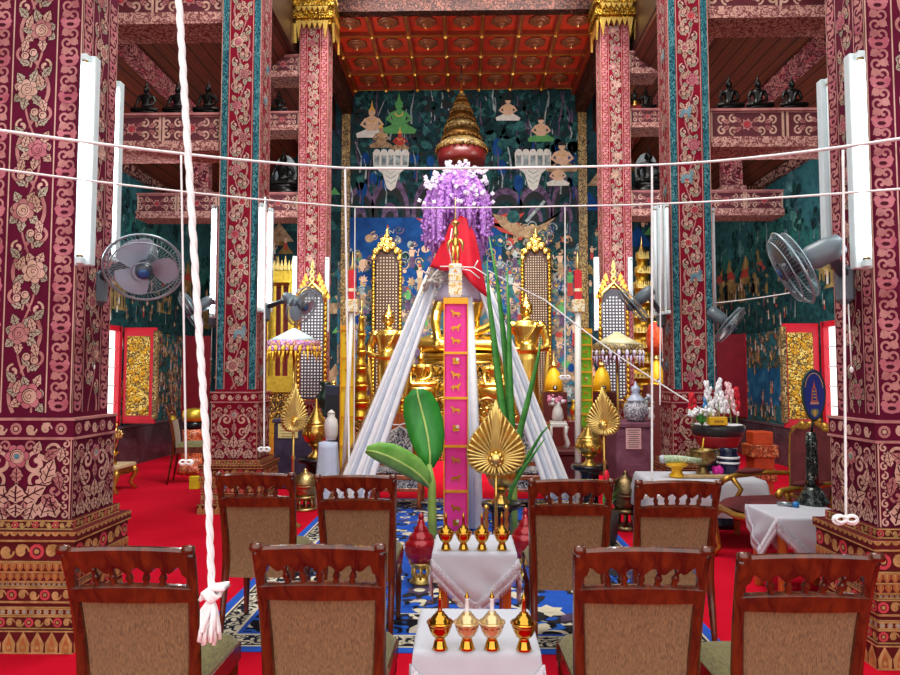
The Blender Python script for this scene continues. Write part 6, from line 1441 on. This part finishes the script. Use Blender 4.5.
def traystand():
    c = onT(677, 477); k = c.y/FPX; t = thing('footed_tray', 'yellow footed tray on the right white cloth', 'tray', c); m = MB(); m.lathe([(7*k, 0), (7.5*k, 2*k), (5*k, 4*k), (4.5*k, 8*k), (6.5*k, 9.5*k)], YEL, n=20, rib=.06); m.build('foot', t); m = MB(); m.lathe([(6*k, 9*k), (10*k, 11.5*k), (10.5*k, 13*k), (9*k, 12*k), (2*k, 11*k)], YEL, n=24, rib=.03); m.build('dish', t)
    z = c.z+13.2*k; t2 = thing('folded_cloth', 'white and green patterned cloth roll resting on the yellow footed tray', 'cloth', (c.x, c.y, z)); m = MB(); R = [(-16, 3.2), (-13, 4), (0, 4), (10, 3.2), (24, 2)]
    m.tube([V((x*k, 0, (4.2+.05*-x*0)*k-abs(x)*.0*k+(4-r)*-.6*k)) for x, r in R], [r*k for x, r in R], SCROLL('green_print', '#d8dcc8', ['#3f8a4a', '#5aa060', '#8fae6a'], 40, 2), 12); m.build('roll', t2); m = MB(); m.tube([V((-16.3*k, 0, 4.2*k)), V((-13*k, 0, 4.2*k))], [3.6*k, 4.3*k], WHITE, 12); m.build('white_end', t2)
traystand()
def bowl_():
    c = onT(703, 474); k = c.y/FPX; t = thing('bronze_bowl', 'engraved bronze bowl with ring handles on a foot, right white table', 'bowl', c); m = MB(); m.lathe([(6*k, 0), (6.5*k, 2*k), (4*k, 5*k), (4*k, 8*k)], OLDBRASS, n=20); m.build('foot', t)
    m = MB(); m.lathe([(4*k, 8*k), (10*k, 11*k), (13*k, 17*k), (12*k, 22*k), (13*k, 24*k), (11.5*k, 24*k), (10*k, 18*k)], OLDBRASS, n=28, rib=.015); m.build('bowl', t)
    for s in (-1, 1): m = MB(); m.tube([V((s*(12*k+2*k*(1-cos(a))), 0, 21*k+3*k*sin(a))) for a in [2*pi*i/12 for i in range(12)]], .8*k, OLDBRASS, 6, True); m.build('handle', t)
    m = MB(); m.tube([V((-1*k, 0, 19*k)), V((1.5*k, 0, 35*k))], [1*k, .7*k], P('yellow_stick', '#d8b02a', .5), 6); m.build('stick', t)
bowl_()
def misc():
    c = onT(718, 475); k = c.y/FPX; r = random.Random(6); m = MB()
    for i in range(22): a = r.uniform(0, 6.28); q = r.uniform(0, 5)*k; m.ell((q*cos(a), q*sin(a)*.6, r.uniform(2, 7)*k), r.uniform(1.6, 2.8)*k, P('magenta_ribbon', '#d81a9a', .6, 0, .15), 7, 5)
    tag(m.build('magenta_rosette', loc=c), 'magenta ribbon rosette lying beside the bronze bowl', 'ribbon')
    c = onT(728, 475)+V((.05, .12, 0)); t = thing('navy_jar', 'dark navy jar with white bands behind the magenta rosette', 'jar', c); m = MB(); m.lathe([(8*k, 0), (10*k, 3*k), (11*k, 14*k), (8*k, 22*k), (9*k, 25*k)], P('navy_glaze', '#161c3a', .2, 0, .2), n=20); m.build('body', t)
    for z in (10, 15): m = MB(); m.lathe([(11*k, z*k), (11.2*k, (z+1)*k), (11*k, (z+2)*k)], WHITEP, n=20); m.build('white_band', t)
    c = onT(686, 477)+V((.2, -.06, 0)); m = MB(); m.cbox((0, 0, .016), (.5, .05, .03), WOOD('pale_wood', '#a98a5a', '#c9ab7c', .5), .006); tag(m.build('wooden_stick', loc=c), 'pale flat wooden stick lying on the right white cloth', 'stick')
misc()
def flowerbowl():
    Y = 7.45; c = at(718, 449, Y); k = Y/FPX; g = thing('drum_stand', 'dark navy round pedestal under the red and black bowl', 'stand', (c.x, Y, 0)); z = c.z
    m = MB(); m.lathe([(16*k, 0), (17*k, .05), (12*k, .15), (11*k, z*.6), (14*k, z*.85), (17*k, z)], P('navy_lacquer', '#15182c', .25, 0, .2), n=24); m.build('pedestal', g)
    t = thing('offering_bowl', 'wide bowl with black rim and red body heaped with flower offerings', 'bowl', (c.x, Y, z+.003))
    m = MB(); m.lathe([(14*k, 0), (19*k, 4*k), (22.5*k, 12*k), (23*k, 13*k)], P('bowl_red', '#a8262c', .35, 0, .15), n=32); m.build('red_body', t); m = MB(); m.lathe([(23*k, 13*k), (25*k, 18*k), (25.5*k, 22*k), (24.5*k, 24*k), (21*k, 23*k)], P('bowl_black', '#3a3a3c', .3, .2, .2), n=32); m.build('black_rim', t)
    zt = z+.003+23*k+.004; r = random.Random(8)
    S_ = thing('flower_tray', 'round white tray of cut paper laid over the offering bowl', 'tray', (c.x, Y, zt)); m = MB(); m.lathe([(22*k, 0), (24*k, .5*k), (21*k, 1*k)], P('doily', '#e8e6ea', .7), n=28, rib=.04); m.build('doily', S_); zt += 1.1*k
    def paper(px, py, h, M, label, lean=0, wide=4, n=7):
        p = at(px, 420, Y+r.uniform(-.08, .12)); top = at(px, py, Y); H = top.z-zt; o = thing('paper_flower', label, 'flower', (p.x, p.y, zt)); m = MB(); m.tube([(0, 0, 0), (lean*k*.5, 0, H*.5), (lean*k, 0, H)], .006, STEMG, 5); m.build('stem', o)
        m = MB()
        for i in range(n*5): f = r.random()**.7; q = wide*k*(1-.6*f); m.ell((lean*k*f+r.uniform(-q, q), r.uniform(-q, q)*.7, H*(.25+.75*f)), (1.6*k, 1.2*k, 2.6*k), M, 6, 4)
        m.build('petals', o)
    WP = P('white_petal', '#eeeef2', .7, 0, .06); PP = P('blush_petal', '#f2c8cc', .7, 0, .1); RP = P('crimson_petal', '#c8152c', .7, 0, .12); BP = P('blue_petal', '#3f8ac0', .7, 0, .1)
    paper(710, 382, 0, WP, 'tall white cut-paper flower, left of the pair rising behind the bouquet', -2, 5, 9); paper(718, 379, 0, WP, 'tall white cut-paper flower with a yellow tag, right of the pair behind the bouquet', 2, 4, 9)
    paper(731, 384, 0, PP, 'tall blush pink cut-paper flower on the offering bowl', -2, 6, 12); paper(725, 392, 0, WP, 'white and pink cut-paper flower in the middle of the offering bowl', -3, 5, 10); paper(737, 389, 0, RP, 'crimson cut-paper flower with white tip at the right of the offering bowl', 0, 3.5, 9)
    paper(694, 394, 0, RP, 'crimson cut-paper flower at the left of the offering bowl', -2, 5, 9); paper(706, 397, 0, BP, 'small blue cut-paper flower in front of the white pair', 0, 2.5, 5)
    b = at(703, 425, Y-.22); o = thing('flower_bouquet', 'bunch of small white flowers with green leaves at the front of the offering bowl', 'flowers', (b.x, Y-.2, zt)); m = MB(); H = at(703, 412, Y-.2).z-zt
    for i in range(30): a = r.uniform(0, 6.28); q = r.uniform(0, 7)*k; m.tube([(0, 0, 0), (q*cos(a), q*sin(a)*.6, H*r.uniform(.4, .95))], [.008, .012], BLADEG, 4)
    m.build('leaves', o); m = MB()
    for i in range(60): m.ell((r.uniform(-13, 12)*k, r.uniform(-5, 3)*k, H*r.uniform(.75, 1.2)), r.uniform(1.2, 2.2)*k, WP if i % 5 else P('green_bud', '#b9c98a', .7), 6, 4)
    m.build('blossoms', o)
    b = at(716, 432, Y-.2); m = MB(); m.cbox((0, 0, 4.2*k), (17*k, 9*k, 7.6*k), P('yellow_packet', '#e8b41a', .35, .2, .08), .006); m.cbox((0, -4.6*k, 4*k), (9*k, .3*k, 2*k), P('packet_band', '#a8741a', .4)); tag(m.build('incense_packet', loc=(b.x, Y-.24, zt)), 'yellow packet lying at the front of the offering bowl', 'packet')
flowerbowl()
ORL = SCROLL('orange_carving', '#7a2a12', ['#d8683a', '#c9552a', '#e08a5a'], 20, 2, .45, 0, .4)
def orangestand(): 
    Y = 8.0; k = Y/FPX; c = at(745, 440, Y); t = thing('carved_pedestal', 'orange carved and stepped pedestal to the right of the offering bowl', 'pedestal', (3.42, Y, 0)); z = at(745, 431, Y).z; s = z/.85
    for i, (a, b, w) in enumerate(((0, .1, 15), (.1, .22, 11), (.22, .42, 9), (.42, .56, 11.5), (.56, .7, 10), (.7, .85, 13), (.85, 1, 9.5))): m = MB(); w *= k; m.box((-w, -w, a*z), (w, w, b*z), ORL if i % 2 else P('orange_lacquer', '#c9481f', .4, 0, .15), .01); m.build('tier', t)
orangestand()
def vase():
    Y = 8.9; k = Y/FPX; c = at(636, 423, Y); t = thing('lidded_jar', 'patterned grey porcelain jar with a tall blue and white lid, on the mauve velvet table', 'jar', (c.x, Y, zr)); PB = SCROLL('porcelain_net', '#6a6a78', ['#d8d6dc', '#c4c4cc'], 26, 1.6, .25, 0, .35); z = lambda p: at(636, p, Y).z-zr
    m = MB(); m.lathe([(7*k, 0), (11*k, z(418)), (12.5*k, z(411)), (11*k, z(404)), (8.5*k, z(402)), (9*k, z(400))], PB, n=28); m.build('body', t)
    m = MB(); m.lathe([(9.3*k, z(401)), (8*k, z(399)), (5*k, z(396)), (3*k, z(393)), (4.5*k, z(390)), (4*k, z(387)), (1.5*k, z(385)), (.3*k, z(381))], P('blue_white', '#b9c4da', .25, 0, .25, 40), n=20, rib=.05); m.build('lid', t)
vase()
def dragon(): 
    Y = 9.0; k = Y/FPX; c = at(656, 423, Y); t = thing('white_flower_spray', 'white flower spray in a pale vase at the edge of the mauve table', 'flowers', (c.x-.05, Y+.1, zr)); r = random.Random(12); m = MB(); m.lathe([(4*k, 0), (5*k, 4*k), (3*k, 10*k), (4*k, 13*k)], WPORC, n=14); m.build('vase', t); m = MB()
    for i in range(24): m.ell((r.uniform(-5, 4)*k, r.uniform(-3, 3)*k, r.uniform(12, 28)*k), r.uniform(1.2, 2.4)*k, WHITE if i % 3 else P('sage_leaf', '#8a9a7a', .7), 6, 4)
    m.build('flowers', t)
dragon()
def lantern():
    Y = 9.5; c = at(655, 338, Y); k = Y/FPX; t = thing('round_lantern', 'round orange red lantern hanging below the dark right column fan', 'lantern', c); m = MB(); m.lathe([(2*k, -17*k), (6*k, -14*k), (8*k, -6*k), (8.2*k, 0), (7.5*k, 8*k), (5*k, 14*k), (2*k, 16*k)], NOISY('lantern_red', [(.4, '#c2301c'), (.6, '#e8663a')], 7, 4, .5), n=20, rib=.03); m.build('shade', t); m = MB(); m.tube([(0, 0, 16*k), (0, 0, 4.55-c.z)], .008, BLACK, 5); m.build('cord', t)
    for z in (16, -17): m = MB(); m.lathe([(2.6*k, (z-.6)*k), (2.6*k, (z+.6)*k)], GOLD, n=12); m.build('ring', t)
lantern()
def curtain(px, Y, w, py0, py1, label):
    a, b = at(px, py1, Y), at(px, py0, Y); W = sz(w, Y); m = MB(); z0 = max(0.01, a.z); m.grid(lambda u, v: V(((-.5+u)*W, .05*sin(u*19), z0+(b.z-z0)*v)), 30, 2, P('crimson_curtain', '#6a0f1c', .7, 0, .15)); o = m.build('red_curtain', loc=(a.x, Y, 0)); tag(o, label, 'curtain'); q = o.modifiers.new('thick', 'SOLIDIFY'); q.thickness = .01
curtain(645, 13.9, 26, 330, 470, 'dark red hanging behind the gilded spire, right aisle')
# glasses of gilt offerings on the altar flanks
def pots(px, py, Y, label, M, h=22, w=12):
    c = at(px, py, Y); k = Y/FPX; t = thing('altar_vase', label, 'vase', (c.x, Y, 0)); z = c.z; m = MB(); m.box((-.12, -.12, 0), (.12, .12, z), DKRED, .02); m.build('block', t); m = MB(); w2 = w*k/2; h *= k; m.lathe([(w2*.6, z), (w2*.7, z+h*.05), (w2*.3, z+h*.15), (w2*.9, z+h*.4), (w2, z+h*.55), (w2*.5, z+h*.75), (w2*.4, z+h*.85), (w2*.7, z+h)], M, n=18); m.build('vase', t)
pots(325, 416, 11.4, 'dark green leafy ornament vase below the left lattice arch', P('dark_green_vase', '#23382c', .3, .3, .3, 30), 34, 18)
pots(627, 418, 11.0, 'small gold vase below the right lattice arch', GOLDR, 22, 12); pots(574, 420, 10.8, 'small gold vase on a dark block between the yellow cones', GOLDR, 20, 9)

# ------------------------------------------------------------------ left side
def lowtable():
    Y = 9.5; a, b = at(98, 463, Y), at(127, 463, Y); z = at(112, 464, Y).z; x = (a.x+b.x)/2; w = b.x-a.x; t = thing('low_gilt_table', 'low gilt table with curved legs behind the nearest left column', 'table', (x, Y, 0)); m = MB(); m.box((-w/2, -.28, z-.05), (w/2, .28, z), P('table_top_pale', '#c9b48a', .4), .008); m.build('tabletop', t); m = MB(); m.box((-w/2+.02, -.26, z-.14), (w/2-.02, .26, z-.05), ALTARM); m.build('apron', t)
    for sx in (-1, 1):
        for sy in (-1, 1): m = MB(); m.tube([(sx*(w/2-.04), sy*.24, z-.06), (sx*(w/2-.0), sy*.27, z*.65), (sx*(w/2-.06), sy*.23, z*.25), (sx*(w/2), sy*.27, .0)], [.05, .04, .025, .035], GILTW, 8); m.build('leg', t)
    v = at(112, 464, Y); k = Y/FPX; t = thing('brass_vase', 'brass vase holding gilt sticks and gold flowers on the low gilt table', 'vase', (v.x+.03, Y-.05, z+.002)); m = MB(); m.lathe([(4*k, 0), (4.5*k, 2*k), (2.5*k, 6*k), (3*k, 9*k), (6*k, 12*k), (6.5*k, 13*k)], BRASS, n=18); m.build('vase', t); r = random.Random(3)
    for i, dx in enumerate((-5, -3, -1, 1, 3)): m = MB(); m.tube([(0, 0, 10*k), (dx*k*.6, 0, 26*k), (dx*k, 0, (36+i % 2*4)*k)], .012, GOLD, 6); m.ell((dx*k, 0, (38+i % 2*5)*k), (1.8*k, 1*k, 3*k), GOLD, 8, 6); m.build('gilt_stick', t)
    m = MB(); c = V((7*k, -.05, 30*k)); m.ell(c, (1.5*k, 1*k, 1.5*k), GOLDY)
    for i in range(8): a = i*pi/4; m.ell(c+V((3*k*cos(a), 0, 3*k*sin(a))), (1.9*k, .7*k, 1.9*k), GOLDY, 8, 5)
    m.tube([(1*k, 0, 11*k), (5*k, -.02, 22*k), (7*k, -.05, 29*k)], .01, GOLD, 5); m.build('gold_flower', t)
    t = thing('votive_candle', 'white candle with a pinkish end standing on the low gilt table', 'candle', (x-w*.3, Y-.1, z+.002)); m = MB(); m.lathe([(2*k, 0), (2*k, 18*k), (.5*k, 19*k)], P('candle_wax', '#e6d6d8', .5, 0, .1), n=10); m.build('wax', t)
lowtable()
def stack():
    Y = 11.2; k = Y/FPX; x = at(194, 430, Y).x; z = at(194, 446, Y).z; t = thing('round_pedestal', 'orange gilt round pedestal behind the sideways chair, left of the column foot', 'pedestal', (x, Y, 0)); m = MB(); m.lathe([(14*k, 0), (14.5*k, .08), (11*k, .2), (10*k, z*.4), (12*k, z*.7), (11*k, z*.9), (13*k, z)], ORL, n=24); m.build('body', t)
    t = thing('gold_drum', 'gilt drum-shaped box with black band and yellow lid, on the round pedestal', 'box', (x, Y, z+.002)); z0 = lambda p: at(194, p, Y).z-z
    m = MB(); m.lathe([(11*k, 0), (10*k, z0(443)), (11*k, z0(436)), (10.5*k, z0(429))], ORL, n=24); m.build('body', t); m = MB(); m.lathe([(10.5*k, z0(429)), (9.5*k, z0(425)), (10*k, z0(421))], BLACK, n=24); m.build('black_band', t); m = MB(); m.lathe([(11*k, z0(421)), (11.5*k, z0(416)), (11*k, z0(411)), (8*k, z0(409)), (.01, z0(408))], YGOLD, n=24); m.build('lid', t)
    m = MB(); q = at(193, 467, 9.9); m.cbox((0, 0, .09), (.13, .09, .18), P('yellow_box', '#d8c81a', .5), .006); tag(m.build('yellow_box', loc=(at(195, 470, 9.7).x, 9.7, 0.002)), 'small bright yellow box on the carpet beside the sideways chair', 'box')
stack()
def left_extras():
    Y = 10.6; a = at(333, 470, Y); z = at(333, 385, Y).z; t = thing('loudspeaker', 'tall dark navy loudspeaker behind the yellow banner', 'speaker', (a.x, Y, 0)); m = MB(); m.box((-.11, -.14, 0), (.11, .14, z), P('speaker_navy', '#1e2236', .5, 0, .15), .015); m.build('cabinet', t); m = MB(); m.box((-.09, -.147, .1), (.09, -.14, z-.15), P('speaker_grille', '#14151c', .8)); m.build('grille', t); m = MB(); m.ell((0, 0, z+.03), (.04, .04, .04), GOLD); m.lathe([(.06, z), (.03, z+.02)], GOLD, n=12); m.build('gold_knob', t)
    Y = 8.5; k = Y/FPX; zt = at(330, 440, Y).z; t = thing('cloth_mound', 'pale blue-white cloth draped over a block, between black pedestal and yellow banner', 'cloth', (at(328, 440, Y).x, Y, 0)); m = MB()
    def fn(u, v): a = 2*pi*u; r = (9+5*(1-v)+1.2*sin(a*7)*(1-v))*k*(1 if v < .95 else .0+(1-v)/.05); return V((r*cos(a), r*sin(a)*.8, zt*min(1, v/.95)))
    m.grid(fn, 48, 12, P('pale_blue_cloth', '#c4cfe6', .8, 0, .06)); m.build('drape', t)
    t = thing('white_jar', 'white porcelain jar standing on the pale blue draped block', 'jar', (at(331, 440, Y).x, Y, zt+.002)); m = MB(); m.lathe([(5*k, 0), (6.5*k, 5*k), (7*k, 14*k), (6*k, 20*k), (3.5*k, 23*k), (4*k, 26*k), (3*k, 27*k)], WPORC, n=20); m.build('body', t); m = MB(); m.lathe([(4.2*k, 26*k), (3*k, 28*k), (.6*k, 30*k)], WPORC, n=16); m.build('lid', t)
    for px, l in ((300, 'left'),): pass
    Y = 7.0; c = at(574, 498, 6.7); t = thing('potted_shrub', 'small green plant with long pointed leaves and a red flower, behind the right second-row chair', 'plant', (at(607, 510, 6.6).x, 6.6, 0)); k = 6.6/FPX; m = MB(); m.lathe([(8*k, 0), (11*k, .15), (11.5*k, .3), (10*k, .3)], P('dark_pot', '#2c2420', .5), n=18); m.build('pot', t); r = random.Random(15)
    for i in range(9): a = r.uniform(0, 6.28); l = r.uniform(16, 30)*k; m = MB(); blade(m, [V((0, 0, .28)), V((l*.25*cos(a), l*.25*sin(a), .28+l*.6)), V((l*.6*cos(a), l*.6*sin(a), .28+l))], [.012, .03, .002], BLADEG, (-sin(a), cos(a), 0), .3); m.build('leaf', t)
    m = MB(); m.tube([(0, 0, .28), (.0, .0, .28+30*k)], .008, STEMG, 5); m.ell((0, 0, .28+36*k), (3*k, 2*k, 7*k), REDCLOTH, 8, 6); m.build('red_flower', t)
left_extras()

for o in list(COL.objects):                                   # what stands on the rug rests on its pile
    if o.parent is None and o.type == 'EMPTY' and abs(o.location.z) < .001 and -1.6 < o.location.x < 1.5 and 4.1 < o.location.y < 8.9: o.location.z = .0165
# ------------------------------------------------------------------ light
w = bpy.data.worlds.new('world'); S.world = w; w.use_nodes = True
bg = w.node_tree.nodes['Background']; bg.inputs[0].default_value = (1, .99, .97, 1); bg.inputs[1].default_value = 1.5
def area(name, loc, aim, sx, sy, e, col=(1, .97, .92), sp=180):
    l = bpy.data.lights.new(name, 'AREA'); l.shape = 'RECTANGLE'; l.size = sx; l.size_y = sy; l.energy = e; l.color = col; l.spread = radians(sp)
    o = bpy.data.objects.new(name, l); COL.objects.link(o); o.location = loc; o.rotation_euler = (V(aim)-V(loc)).to_track_quat('-Z', 'Y').to_euler(); return o
# added fill lights, all unseen, brightening altar, nave, coffers and aisles
area('altar_top_fill', (0, 11.3, 9.3), (0, 14.2, 2.2), 4.0, 1.2, 340, sp=72)  # added fill from above the frame, lifts altar and back wall
area('nave_fill', (0, 5.6, 8.8), (0, 8.2, 1.2), 3.0, 3.0, 330)  # unseen fill put in to brighten tripod, altar and columns
for s in (-1, 1):
    area('altar_side_fill', (s*2.75, 12.45, 5.4), (-s*.8, 16, 3.6), .3, 1.6, 60); area('coffer_fill', (s*2.75, 12.5, 6.6), (-s*.6, 14.6, 8.6), .3, .6, 60, (1, .93, .85))  # added fills hidden behind the far columns, for back wall and coffers
    area('aisle_fill', (s*3.0, 8.75, 3.6), (s*5.9, 12.5, 2.6), .3, 1.6, 90, (.9, .97, 1))  # added fill towards the side walls, no fixture modelled
S.view_settings.view_transform = 'Standard'; S.view_settings.look = 'None'; S.view_settings.gamma = 1; S.view_settings.use_curve_mapping = False
S.view_settings.exposure = 0.3
